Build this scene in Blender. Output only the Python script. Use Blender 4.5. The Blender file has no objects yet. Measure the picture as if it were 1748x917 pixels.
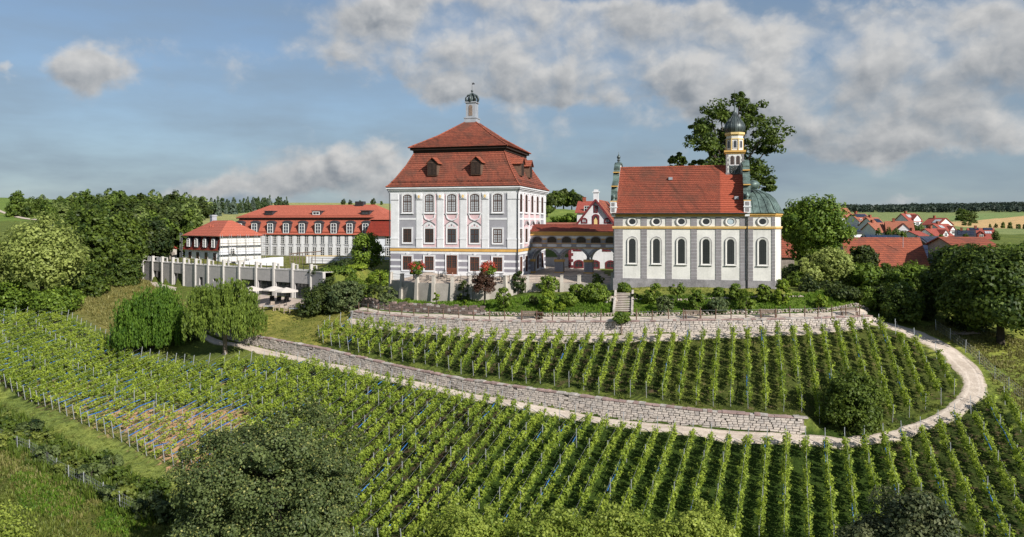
import bpy, math, random
import numpy as np
from mathutils import Vector
R = math.radians
random.seed(7); RNG = np.random.default_rng(7)
scene = bpy.context.scene
COL = scene.collection
# ------------------------------------------------------------------ camera, sky, sun
F, CX, CY, CZ = 1260.0, 874.0, 380.0, 7.6        # focal length in photo pixels, horizon row; castle ground is z = 0
cam_d = bpy.data.cameras.new('camera'); cam = bpy.data.objects.new('camera', cam_d); COL.objects.link(cam)
cam.location = (0, 0, CZ); cam.rotation_euler = (R(90), 0, 0)
cam_d.sensor_width = 36; cam_d.lens = 36*F/1748; cam_d.shift_y = -(458.5-CY)/1748
cam_d.clip_start = 1; cam_d.clip_end = 12000
scene.camera = cam
SUN_AZ, SUN_EL = 40.0, 31.0                       # degrees right of straight behind the camera, height
sd = Vector((math.sin(R(SUN_AZ))*math.cos(R(SUN_EL)), -math.cos(R(SUN_AZ))*math.cos(R(SUN_EL)), math.sin(R(SUN_EL))))
sun_d = bpy.data.lights.new('sun', 'SUN'); sun = bpy.data.objects.new('sun', sun_d); COL.objects.link(sun)
sun_d.energy = 5.0; sun_d.angle = R(0.55); sun_d.color = (1.0, 0.945, 0.87)
sun.rotation_euler = sd.to_track_quat('Z', 'Y').to_euler(); sun.location = (60, -60, 80)
scene.view_settings.view_transform = 'Standard'; scene.view_settings.look = 'None'
scene.view_settings.exposure = 0.43; scene.view_settings.gamma = 1.0
scene.cycles.max_bounces = 6; scene.cycles.diffuse_bounces = 3; scene.cycles.glossy_bounces = 2
scene.cycles.transmission_bounces = 4; scene.cycles.transparent_max_bounces = 4
scene.cycles.use_denoising = True

class NT:
    """small helper to wire shader nodes"""
    def __init__(s, tree): s.t = tree; s.n = tree.nodes; s.l = tree.links
    def node(s, typ, **kw):
        n = s.n.new(typ)
        for k, v in kw.items(): setattr(n, k, v)
        return n
    def put(s, sock, v):
        if isinstance(v, bpy.types.NodeSocket): s.l.new(v, sock)
        elif v is not None: sock.default_value = v
    def math(s, op, a, b=None, c=None, clamp=False):
        n = s.node('ShaderNodeMath', operation=op, use_clamp=clamp)
        s.put(n.inputs[0], a)
        if b is not None: s.put(n.inputs[1], b)
        if c is not None: s.put(n.inputs[2], c)
        return n.outputs[0]
    def mix(s, f, a, b, blend='MIX'):
        n = s.node('ShaderNodeMix', data_type='RGBA', blend_type=blend)
        s.put(n.inputs[0], f)
        s.put(n.inputs[6], a if isinstance(a, bpy.types.NodeSocket) else (*a, 1))
        s.put(n.inputs[7], b if isinstance(b, bpy.types.NodeSocket) else (*b, 1))
        return n.outputs[2]
    def noise(s, vec, scale, detail=4, rough=.55, out=0):
        n = s.node('ShaderNodeTexNoise'); s.put(n.inputs['Vector'], vec)
        n.inputs['Scale'].default_value = scale; n.inputs['Detail'].default_value = detail; n.inputs['Roughness'].default_value = rough
        return n.outputs[out]
    def ramp(s, v, lo, hi):
        n = s.node('ShaderNodeMapRange', interpolation_type='SMOOTHSTEP'); s.put(n.inputs[0], v)
        s.put(n.inputs[1], lo); s.put(n.inputs[2], hi)
        return n.outputs[0]
    def xyz(s, v):
        n = s.node('ShaderNodeSeparateXYZ'); s.put(n.inputs[0], v); return n.outputs
    def comb(s, x, y, z):
        n = s.node('ShaderNodeCombineXYZ'); s.put(n.inputs[0], x); s.put(n.inputs[1], y); s.put(n.inputs[2], z); return n.outputs[0]

world = bpy.data.worlds.new('World'); scene.world = world; world.use_nodes = True
world.cycles.sampling_method = 'MANUAL'; world.cycles.sample_map_resolution = 512
w = NT(world.node_tree); w.n.clear()
wo = w.node('ShaderNodeOutputWorld')
sky = w.node('ShaderNodeTexSky', sky_type='NISHITA'); sky.sun_disc = False
sky.sun_elevation = R(SUN_EL); sky.sun_rotation = R(180-SUN_AZ); sky.altitude = 450
sky.air_density = 1.0; sky.dust_density = 0.1; sky.ozone_density = 3.0
bg = w.node('ShaderNodeBackground'); bg.inputs[1].default_value = 0.080
w.l.new(sky.outputs[0], bg.inputs[0])
tc = w.node('ShaderNodeTexCoord')
dx, dy, dz = w.xyz(tc.outputs['Generated'])
az = w.math('ARCTAN2', dx, dy); el = w.math('ARCSINE', dz)
pv = w.comb(w.math('MULTIPLY', az, 1.0), w.math('MULTIPLY', el, 1.2), 0.0)
wob = w.noise(pv, 6.0, 6, .62, out=1)
wx, wy, wz = w.xyz(wob)
az2 = w.math('ADD', az, w.math('MULTIPLY', w.math('SUBTRACT', wx, .5), .20))
el2 = w.math('ADD', el, w.math('MULTIPLY', w.math('SUBTRACT', wy, .5), .10))
def billow(v):
    n = w.noise(v, 6.5, 8, .56)
    vo = w.node('ShaderNodeTexVoronoi', feature='F1'); w.put(vo.inputs['Vector'], v); vo.inputs['Scale'].default_value = 13; vo.inputs['Detail'].default_value = 2.0; vo.inputs['Roughness'].default_value = .5
    return w.math('ADD', w.math('MULTIPLY', n, .86), w.math('MULTIPLY', w.math('SUBTRACT', .5, vo.outputs['Distance']), .24))
def warp(v, k):
    q = w.noise(v, 14.0, 4, .6, out=1); n = w.node('ShaderNodeVectorMath', operation='MULTIPLY_ADD'); w.l.new(q, n.inputs[0]); n.inputs[1].default_value = (k, k, k); w.l.new(v, n.inputs[2]); return n.outputs[0]
fb = billow(warp(pv, .05))
pv2 = w.comb(w.math('ADD', az, .008), w.math('MULTIPLY', w.math('ADD', el, .013), 1.2), 0.0)
fb2 = billow(warp(pv2, .05))
CLOUDS = [(163,106,80,48,1.3),(4,110,24,18,.9),(640,100,120,48,1.0),(760,20,190,45,1.1),(880,85,230,60,1.15),(1120,130,230,60,1.1),
          (860,150,150,40,.8),(1310,125,120,75,1.0),(1560,110,180,80,1.2),(1720,110,120,70,1.0),(1500,30,70,30,.45),(1150,25,170,35,.8),
          (1610,235,160,28,1.0),(1380,215,180,40,.8),(560,290,150,42,1.0),(680,300,90,50,.8),(400,322,110,22,.8),(900,250,60,25,.4),
          (1130,280,60,25,.6),(1600,335,280,18,.5),(1300,190,120,60,.7)]
mask = None; low = None
for (px, py, rx, ry, st) in CLOUDS:
    a0 = math.atan((px-CX)/F); e0 = math.atan((CY-py)/math.hypot(F, px-CX)); c2 = math.cos(a0)
    ux = w.math('MULTIPLY', w.math('SUBTRACT', az2, a0), F/rx/ c2 * .98)
    uy = w.math('MULTIPLY', w.math('SUBTRACT', el2, e0), F/ry/ c2)
    g = w.math('MULTIPLY', w.math('EXPONENT', w.math('MULTIPLY', w.math('ADD', w.math('MULTIPLY', ux, ux), w.math('MULTIPLY', uy, uy)), -.8)), st)
    t_ = w.math('MULTIPLY', g, uy)
    mask = g if mask is None else w.math('ADD', mask, g)
    low = t_ if low is None else w.math('ADD', low, t_)
# beyond the frame the same broken cloud goes on, placed by a slow noise
gen = w.ramp(w.noise(pv, 2.3, 3, .5), .42, .66)
offf = w.math('MAXIMUM', w.ramp(w.math('ABSOLUTE', az), .62, .8), w.ramp(el, .31, .42), clamp=True)
mask = w.math('ADD', w.math('MINIMUM', mask, 1.05), w.math('MULTIPLY', gen, offf))
dens = w.math('ADD', w.math('MULTIPLY', mask, .74), w.math('MULTIPLY', w.math('SUBTRACT', fb, .44), 1.75))
alpha = w.ramp(dens, .12, .68)
alpha = w.math('MULTIPLY', alpha, w.ramp(el, -.02, .02))
lit = w.math('ADD', w.math('MULTIPLY', w.math('SUBTRACT', fb, fb2), 3.4), w.math('ADD', .47, w.math('MULTIPLY', low, .30)))
edge = w.math('MULTIPLY', w.math('SUBTRACT', 1.0, w.ramp(dens, .25, .85)), .32)
lit = w.math('ADD', lit, edge, clamp=True)
ccol = w.mix(lit, (.20, .222, .25), (.53, .525, .515))
# thin grey veil that thickens towards the horizon
veil = w.math('ADD', w.math('MULTIPLY', w.math('SUBTRACT', 1.0, w.ramp(el, -.02, .30)), .62), w.math('MULTIPLY', w.math('SUBTRACT', w.noise(w.comb(az, w.math('MULTIPLY', el, 3.5), 2.0), 5.0, 5, .55), .45), 1.1), clamp=True)
veil = w.math('ADD', .34, w.math('MULTIPLY', veil, .80), clamp=True)
vbg = w.node('ShaderNodeBackground'); vbg.inputs[0].default_value = (.19, .243, .298, 1); vbg.inputs[1].default_value = 1.0
m0 = w.node('ShaderNodeMixShader'); w.l.new(veil, m0.inputs[0]); w.l.new(bg.outputs[0], m0.inputs[1]); w.l.new(vbg.outputs[0], m0.inputs[2])
cbg = w.node('ShaderNodeBackground'); w.l.new(ccol, cbg.inputs[0]); cbg.inputs[1].default_value = 0.9
mx = w.node('ShaderNodeMixShader'); w.l.new(w.math('MULTIPLY', alpha, .94), mx.inputs[0]); w.l.new(m0.outputs[0], mx.inputs[1]); w.l.new(cbg.outputs[0], mx.inputs[2])
w.l.new(mx.outputs[0], wo.inputs[0])

# ------------------------------------------------------------------ materials
def new_mat(name):
    m = bpy.data.materials.new(name); m.use_nodes = True
    t = NT(m.node_tree); b = t.n['Principled BSDF']
    return m, t, b
def mat(name, col, rough=.8, var=.12, scale=1.5, bump=.0, bscale=20., spec=.3, metal=0., streak=0., tint=None):
    m, t, b = new_mat(name)
    co = t.node('ShaderNodeTexCoord').outputs['Object']
    a = t.noise(co, scale, 5, .6); a2 = t.noise(co, scale*9, 3, .6)
    f = t.math('ADD', t.math('MULTIPLY', a, .65), t.math('MULTIPLY', a2, .35))
    lo = tuple(c*(1-var*1.6) for c in col); hi = tuple(min(1, c*(1+var)) for c in (tint or col))
    c = t.mix(t.ramp(f, .3, .7), lo, hi)
    if streak:
        x, y, z = t.xyz(co)
        sv = t.comb(t.math('MULTIPLY', t.math('ADD', x, y), 2.2), t.math('MULTIPLY', z, .16), t.math('SUBTRACT', x, y))
        s_ = t.ramp(t.noise(sv, 1.6, 5, .6), .52, .78)
        c = t.mix(t.math('MULTIPLY', s_, streak), c, tuple(k*.38 for k in col))
    t.l.new(c, b.inputs['Base Color']); b.inputs['Roughness'].default_value = rough
    b.inputs['Specular IOR Level'].default_value = spec; b.inputs['Metallic'].default_value = metal
    if bump:
        bn = t.node('ShaderNodeBump'); bn.inputs['Strength'].default_value = bump; bn.inputs['Distance'].default_value = .05
        t.l.new(t.noise(co, bscale, 4, .6), bn.inputs['Height']); t.l.new(bn.outputs[0], b.inputs['Normal'])
    return m
def tile_mat(name, c1, c2, dark, age=.5, course=.30, wid=.22, rough=.75, newer=None):
    m, t, b = new_mat(name)
    co = t.node('ShaderNodeTexCoord').outputs['Object']
    x, y, z = t.xyz(co)
    v = t.comb(t.math('ADD', x, t.math('MULTIPLY', y, .97)), z, 0.0)
    br = t.node('ShaderNodeTexBrick'); t.put(br.inputs['Vector'], v)
    br.inputs['Color1'].default_value = (*c1, 1); br.inputs['Color2'].default_value = (*c2, 1)
    br.inputs['Mortar'].default_value = (*[k*.45 for k in c2], 1)
    br.inputs['Scale'].default_value = 1; br.inputs['Mortar Size'].default_value = .022
    br.inputs['Brick Width'].default_value = wid; br.inputs['Row Height'].default_value = course; br.inputs['Bias'].default_value = -.15
    bl = t.noise(co, .42, 6, .62); fine = t.noise(co, 6., 3, .6)
    sv = t.comb(t.math('MULTIPLY', t.math('ADD', x, y), 1.3), t.math('MULTIPLY', z, .12), t.math('MULTIPLY', y, .5))
    st = t.ramp(t.noise(sv, .9, 5, .6), .50, .74)
    c = br.outputs['Color']
    c = t.mix(t.math('MULTIPLY', t.ramp(bl, .42, .72), age), c, dark)
    c = t.mix(t.math('MULTIPLY', st, age*.75), c, tuple(k*.62 for k in dark))
    if newer:
        k = t.ramp(t.math('ADD', x, t.math('MULTIPLY', bl, .5)), newer[0], newer[0]+.25); c = t.mix(t.math('MULTIPLY', k, .8), c, t.mix(fine, newer[1], newer[2]))
    c = t.mix(.5, c, t.mix(t.ramp(fine, .25, .75), (.35, .35, .35), (.68, .66, .64)), 'OVERLAY')
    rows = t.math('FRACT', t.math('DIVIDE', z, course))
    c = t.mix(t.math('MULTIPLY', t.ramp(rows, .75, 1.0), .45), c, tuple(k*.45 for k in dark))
    t.l.new(c, b.inputs['Base Color']); b.inputs['Roughness'].default_value = rough; b.inputs['Specular IOR Level'].default_value = .25
    bn = t.node('ShaderNodeBump'); bn.inputs['Strength'].default_value = .6; bn.inputs['Distance'].default_value = .06
    t.l.new(t.math('ADD', t.math('MULTIPLY', rows, -.8), t.math('MULTIPLY', fine, .5)), bn.inputs['Height']); t.l.new(bn.outputs[0], b.inputs['Normal'])
    return m
def leaf_mat(name, dark, light, trans=.34, rough=.55):
    m, t, b = new_mat(name)
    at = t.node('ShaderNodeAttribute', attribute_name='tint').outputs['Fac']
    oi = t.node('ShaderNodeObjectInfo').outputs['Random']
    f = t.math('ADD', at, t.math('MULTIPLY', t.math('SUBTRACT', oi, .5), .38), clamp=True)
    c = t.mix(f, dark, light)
    t.l.new(c, b.inputs['Base Color']); b.inputs['Roughness'].default_value = rough; b.inputs['Specular IOR Level'].default_value = .28
    tr = t.node('ShaderNodeBsdfTranslucent'); t.l.new(t.mix(.5, c, light), tr.inputs[0])
    ms = t.node('ShaderNodeMixShader'); ms.inputs[0].default_value = trans
    t.l.new(b.outputs[0], ms.inputs[1]); t.l.new(tr.outputs[0], ms.inputs[2])
    t.l.new(ms.outputs[0], t.n['Material Output'].inputs[0])
    return m
def glass_mat(name, col, rough=.08, spec=.6, var=.5):
    m, t, b = new_mat(name)
    oi = t.node('ShaderNodeObjectInfo').outputs['Random']
    co = t.node('ShaderNodeTexCoord').outputs['Object']
    f = t.math('ADD', t.math('MULTIPLY', oi, .6), t.math('MULTIPLY', t.noise(co, .9, 2), .5), clamp=True)
    t.l.new(t.mix(f, tuple(c*(1-var) for c in col), tuple(c*(1+var) for c in col)), b.inputs['Base Color'])
    b.inputs['Roughness'].default_value = rough; b.inputs['Specular IOR Level'].default_value = spec
    bn = t.node('ShaderNodeBump'); bn.inputs['Strength'].default_value = .05; t.l.new(t.noise(co, 1.2, 2), bn.inputs['Height']); t.l.new(bn.outputs[0], b.inputs['Normal'])
    return m
M = {}
M['white'] = mat('white_plaster', (.635, .64, .655), .85, .09, .6, .15, 30, streak=.22)
M['cream'] = mat('cream_plaster', (.65, .64, .605), .85, .10, .5, .2, 25, streak=.24)
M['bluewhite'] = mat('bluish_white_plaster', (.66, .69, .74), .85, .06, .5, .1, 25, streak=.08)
M['grey'] = mat('grey_paint', (.285, .283, .31), .85, .09, .6, .12, 30, streak=.12)
M['greydark'] = mat('dark_grey_paint', (.245, .23, .24), .85, .14, .9, .2, 22, streak=.2)
M['purplegrey'] = mat('mauve_grey_paint', (.25, .24, .275), .85, .1, .7, .15, 26, streak=.15)
M['pink'] = mat('pink_paint', (.59, .42, .435), .85, .07, .6, .1, 30, streak=.08)
M['ochre'] = mat('ochre_paint', (.58, .345, .10), .7, .12, .8, .1, 20, streak=.12)
M['ochrepale'] = mat('pale_ochre_paint', (.68, .50, .22), .75, .12, .8, .1, 20, streak=.1)
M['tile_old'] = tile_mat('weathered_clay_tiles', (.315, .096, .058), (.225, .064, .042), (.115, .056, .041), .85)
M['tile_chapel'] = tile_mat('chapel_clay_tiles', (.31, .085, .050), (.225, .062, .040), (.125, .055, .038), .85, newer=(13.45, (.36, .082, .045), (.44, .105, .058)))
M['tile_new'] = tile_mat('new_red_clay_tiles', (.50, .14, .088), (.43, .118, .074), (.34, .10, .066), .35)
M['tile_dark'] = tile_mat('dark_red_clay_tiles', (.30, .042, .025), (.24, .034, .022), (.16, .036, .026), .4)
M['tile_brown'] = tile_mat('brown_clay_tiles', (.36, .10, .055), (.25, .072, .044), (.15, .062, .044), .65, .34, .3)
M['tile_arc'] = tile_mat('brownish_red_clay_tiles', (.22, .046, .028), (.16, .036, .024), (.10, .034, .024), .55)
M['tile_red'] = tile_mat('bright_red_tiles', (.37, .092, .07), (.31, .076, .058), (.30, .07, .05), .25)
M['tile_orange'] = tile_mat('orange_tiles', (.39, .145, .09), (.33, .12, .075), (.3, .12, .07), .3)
M['eave'] = mat('dark_eave_wood', (.035, .022, .018), .8, .2)
M['brown'] = mat('brown_window_wood', (.075, .036, .026), .6, .2, 3)
M['brownred'] = mat('red_brown_door_wood', (.135, .05, .03), .55, .25, 3)
M['maroon'] = mat('maroon_paint', (.15, .028, .034), .6, .15, 3)
M['whitewood'] = mat('white_window_wood', (.70, .70, .69), .6, .06, 3)
M['darkmetal'] = mat('dark_metal', (.035, .036, .04), .45, .2, 3, metal=.3, spec=.5)
M['steel'] = mat('galvanised_steel', (.42, .44, .46), .45, .15, 3, metal=.35, spec=.5)
M['lead'] = mat('grey_sheet_metal', (.40, .42, .46), .45, .15, 1.2, metal=.3, spec=.5)
M['copper'] = mat('green_copper', (.085, .125, .115), .5, .35, 1.1, .1, 12, spec=.5, metal=.25, streak=.8, tint=(.145, .205, .185))
M['copperdark'] = mat('dark_copper', (.052, .064, .066), .42, .3, 1.2, .1, 12, spec=.5, metal=.35, streak=.4, tint=(.078, .10, .10))
M['glass'] = glass_mat('window_glass', (.035, .038, .042))
M['glasscurtain'] = glass_mat('curtained_window_glass', (.36, .38, .40), .12, .5, .22)
M['glassblue'] = glass_mat('bluish_window_glass', (.05, .065, .085), .05, .9, .4)
M['glasspale'] = glass_mat('pale_round_glass', (.42, .50, .54), .15, .6, .1)
M['concrete'] = mat('concrete', (.35, .32, .285), .9, .14, .45, .25, 14, streak=.45)
M['concretelight'] = mat('light_concrete', (.43, .395, .35), .9, .14, .6, .2, 16, streak=.3)
M['stonedark'] = mat('dark_old_stone', (.17, .13, .11), .95, .35, 1.4, .5, 9)
M['poolgrey'] = mat('grey_pool_concrete', (.40, .38, .37), .9, .1, .45, .25, 14, streak=.3)
M['poolpale'] = mat('pale_pool_pillar', (.46, .44, .415), .9, .1, .6, .2, 16, streak=.22)
M['plinth'] = mat('weathered_plinth_plaster', (.25, .24, .25), .9, .25, .7, .3, 14, streak=.35)
M['stone'] = mat('limestone', (.50, .445, .40), .95, .26, 1.1, .5, 9)
M['stone2'] = mat('grey_limestone', (.42, .38, .35), .95, .26, 1.3, .5, 9)
M['stonered'] = mat('reddish_capstone', (.33, .235, .215), .95, .25, 1.2, .5, 9)
M['joint'] = mat('dark_stone_joint', (.26, .225, .195), 1, .3, 2)
M['rubble'] = mat('pale_rubble_stone', (.37, .31, .26), .95, .3, 1.5, .5, 9)
M['gravel'] = mat('gravel_path', (.50, .43, .36), .95, .22, .22, .6, 11, tint=(.61, .53, .455))
M['terrace'] = mat('terrace_gravel', (.46, .385, .33), .95, .12, .5, .3, 14)
M['wood'] = mat('weathered_wood', (.20, .15, .12), .8, .25, 4, .3, 20)
M['wooddark'] = mat('brown_post_wood', (.14, .085, .06), .85, .25, 4)
M['woodpale'] = mat('pale_teak_wood', (.36, .29, .235), .8, .2, 4)
M['bark'] = mat('tree_bark', (.05, .04, .03), .95, .35, 2.5, .8, 9)
M['barkpale'] = mat('pale_tree_bark', (.22, .17, .135), .95, .3, 2.5, .8, 9)
M['net'] = mat('blue_netting', (.035, .15, .42), .6, .2, 2)
M['cloth'] = mat('beige_parasol_cloth', (.58, .53, .48), .85, .06, 1)
M['aqua'] = mat('turquoise_towel', (.05, .33, .38), .85, .1, 2)
M['solar'] = mat('solar_panel_face', (.022, .03, .058), .18, .25, .8, spec=.7)
M['solarpale'] = mat('pale_collector_face', (.42, .44, .46), .2, .1, .8, spec=.6)
M['slate'] = mat('dark_slate_roof', (.04, .042, .05), .5, .2, 1, spec=.5)
M['flowerred'] = leaf_mat('red_geranium_petals', (.34, .03, .022), (.55, .10, .06), .2)
M['skin'] = mat('skin', (.45, .27, .2), .6, .05)
M['shirt'] = mat('pink_shirt', (.52, .30, .29), .8, .08)
M['trouser'] = mat('dark_trousers', (.05, .05, .07), .85, .1)
M['hair'] = mat('brown_hair', (.07, .04, .028), .7, .2)
M['clockface'] = mat('dark_clock_face', (.04, .045, .042), .5, .2)
M['gold'] = mat('gilded_metal', (.62, .42, .12), .35, .1, spec=.6, metal=.6)
M['carpaint'] = mat('white_car_paint', (.7, .7, .71), .25, .03, spec=.6)
# leaves
L = {}
def LM(k, d, l, tr=.34): L[k] = leaf_mat('leaves_'+k, d, l, tr)
LM('vine', (0.081, 0.146, 0.018), (0.290, 0.384, 0.048), .42)
LM('vineyoung', (0.127, 0.205, 0.020), (0.392, 0.464, 0.055), .42)
LM('oak', (0.025, 0.049, 0.010), (0.115, 0.152, 0.022))
#LM('bigtree_', (0.048, 0.067, 0.026), (0.182, 0.201, 0.068), .26)
#LM('bigfruit_', (0.230, 0.205, 0.050), (0.459, 0.378, 0.100), .3)
LM('walnut', (0.034, 0.052, 0.022), (0.162, 0.177, 0.075), .26)
#LM('ash_', (0.115, 0.146, 0.022), (0.365, 0.366, 0.072), .4)
#LM('yellowgreen', (0.149, 0.167, 0.030), (0.486, 0.439, 0.095), .36)
LM('maple', (0.048, 0.092, 0.014), (0.203, 0.275, 0.030))
#LM('weeping', (0.048, 0.113, 0.012), (0.196, 0.305, 0.024), .36)
LM('darkgreen', (0.017, 0.037, 0.010), (0.081, 0.107, 0.020), .28)
LM('conifer', (0.021, 0.049, 0.020), (0.088, 0.128, 0.042), .2)
LM('conifersilver', (0.069, 0.108, 0.085), (0.189, 0.232, 0.160), .2)
LM('shrub', (0.046, 0.092, 0.012), (0.203, 0.281, 0.032))
LM('shrubbright', (0.086, 0.151, 0.014), (0.317, 0.403, 0.038))
LM('shrubblue', (0.052, 0.086, 0.035), (0.169, 0.207, 0.075))
LM('redleaf', (0.063, 0.019, 0.016), (0.216, 0.073, 0.045))
LM('farwood', (.014, .026, .020), (.042, .062, .042), .15)
LM('grass', (.060, .092, .014), (.22, .255, .050), .3)
LM('grassdry', (.12, .12, .03), (.33, .31, .11), .3)
LM('herb', (.05, .115, .012), (.19, .31, .03), .36)

LM('ash', (.105, .165, .020), (.34, .40, .075), .4)
LM('bigtree', (.040, .070, .020), (.155, .205, .060), .26)
LM('bigfruit', (.22, .24, .06), (.38, .38, .13), .3)
LM('yellowgreen', (.125, .165, .032), (.40, .46, .13), .36)
#LM('vine', (.085, .150, .018), (.33, .42, .055), .44)
LM('vineyoung', (.15, .23, .02), (.42, .48, .07), .44)
LM('oak', (.022, .048, .010), (.135, .190, .026))
LM('maple', (.045, .092, .012), (.21, .30, .034))
#LM('elm', (.05, .082, .014), (.24, .29, .05), .36)
LM('midgreen', (.035, .07, .012), (.165, .235, .035), .34)
LM('palegreen', (.07, .11, .03), (.26, .33, .09), .34)
#LM('weeping', (.030, .082, .010), (.135, .26, .024), .34)
#LM('bigtree', (.024, .046, .012), (.165, .215, .060), .24)
LM('ash', (.10, .16, .018), (.40, .46, .085), .4)
LM('weeping', (.028, .074, .010), (.125, .225, .024), .34)
LM('elm', (.035, .068, .012), (.18, .245, .038), .34)
#LM('vine', (.080, .150, .016), (.37, .455, .055), .46)
LM('vine', (.062, .128, .016), (.31, .40, .055), .44)
#LM('bigtree', (.030, .055, .014), (.185, .24, .070), .24)
LM('vine', (.064, .132, .016), (.345, .435, .058), .45)
def path_material():
    m, t, b = new_mat('gravel_path_surface')
    co = t.node('ShaderNodeTexCoord').outputs['Object']; u = t.node('ShaderNodeAttribute', attribute_name='across').outputs['Fac']
    n1 = t.noise(co, .35, 5, .6); n2 = t.noise(co, 2.2, 5, .65); n3 = t.noise(co, 12., 3, .6)
    c = t.mix(t.ramp(t.math('ADD', t.math('MULTIPLY', n1, .5), t.math('MULTIPLY', n2, .5)), .34, .66), (.40, .335, .275), (.60, .52, .445))
    e = t.math('ABSOLUTE', t.math('SUBTRACT', u, .5))
    rut = t.math('MULTIPLY', t.math('SUBTRACT', 1.0, t.ramp(t.math('ABSOLUTE', t.math('SUBTRACT', t.math('ADD', e, t.math('MULTIPLY', t.math('SUBTRACT', n1, .5), .10)), .20)), .0, .07)), .45)
    c = t.mix(rut, c, (.66, .58, .50))
    mid = t.math('MULTIPLY', t.ramp(t.math('ADD', t.math('MULTIPLY', e, -2.4), n2), .46, .70), .40); c = t.mix(mid, c, (.33, .28, .20))
    weeds = t.ramp(t.math('ADD', t.math('MULTIPLY', e, 1.25), t.math('MULTIPLY', t.math('ADD', n2, n1), .5)), .98, 1.10); c = t.mix(t.math('MULTIPLY', weeds, .85), c, (.16, .165, .05))
    c = t.mix(.35, c, t.mix(n3, (.3, .3, .3), (.75, .74, .72)), 'OVERLAY')
    t.l.new(c, b.inputs['Base Color']); b.inputs['Roughness'].default_value = .95; b.inputs['Specular IOR Level'].default_value = .15
    bn = t.node('ShaderNodeBump'); bn.inputs['Strength'].default_value = .6; bn.inputs['Distance'].default_value = .05
    t.l.new(t.math('ADD', n3, t.math('MULTIPLY', n2, 1.5)), bn.inputs['Height']); t.l.new(bn.outputs[0], b.inputs['Normal'])
    return m
M['gravel'] = path_material()
LM('bigtree', (.018, .036, .010), (.135, .175, .055), .22)
LM('elm', (.034, .070, .012), (.20, .275, .042), .36)
LM('weeping', (.028, .078, .010), (.15, .26, .028), .36)
LM('vine', (.062, .130, .015), (.365, .46, .058), .46)
LM('redleaf', (.045, .022, .016), (.16, .085, .05))
LM('vine', (.064, .132, .015), (.39, .475, .06), .46)
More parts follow.
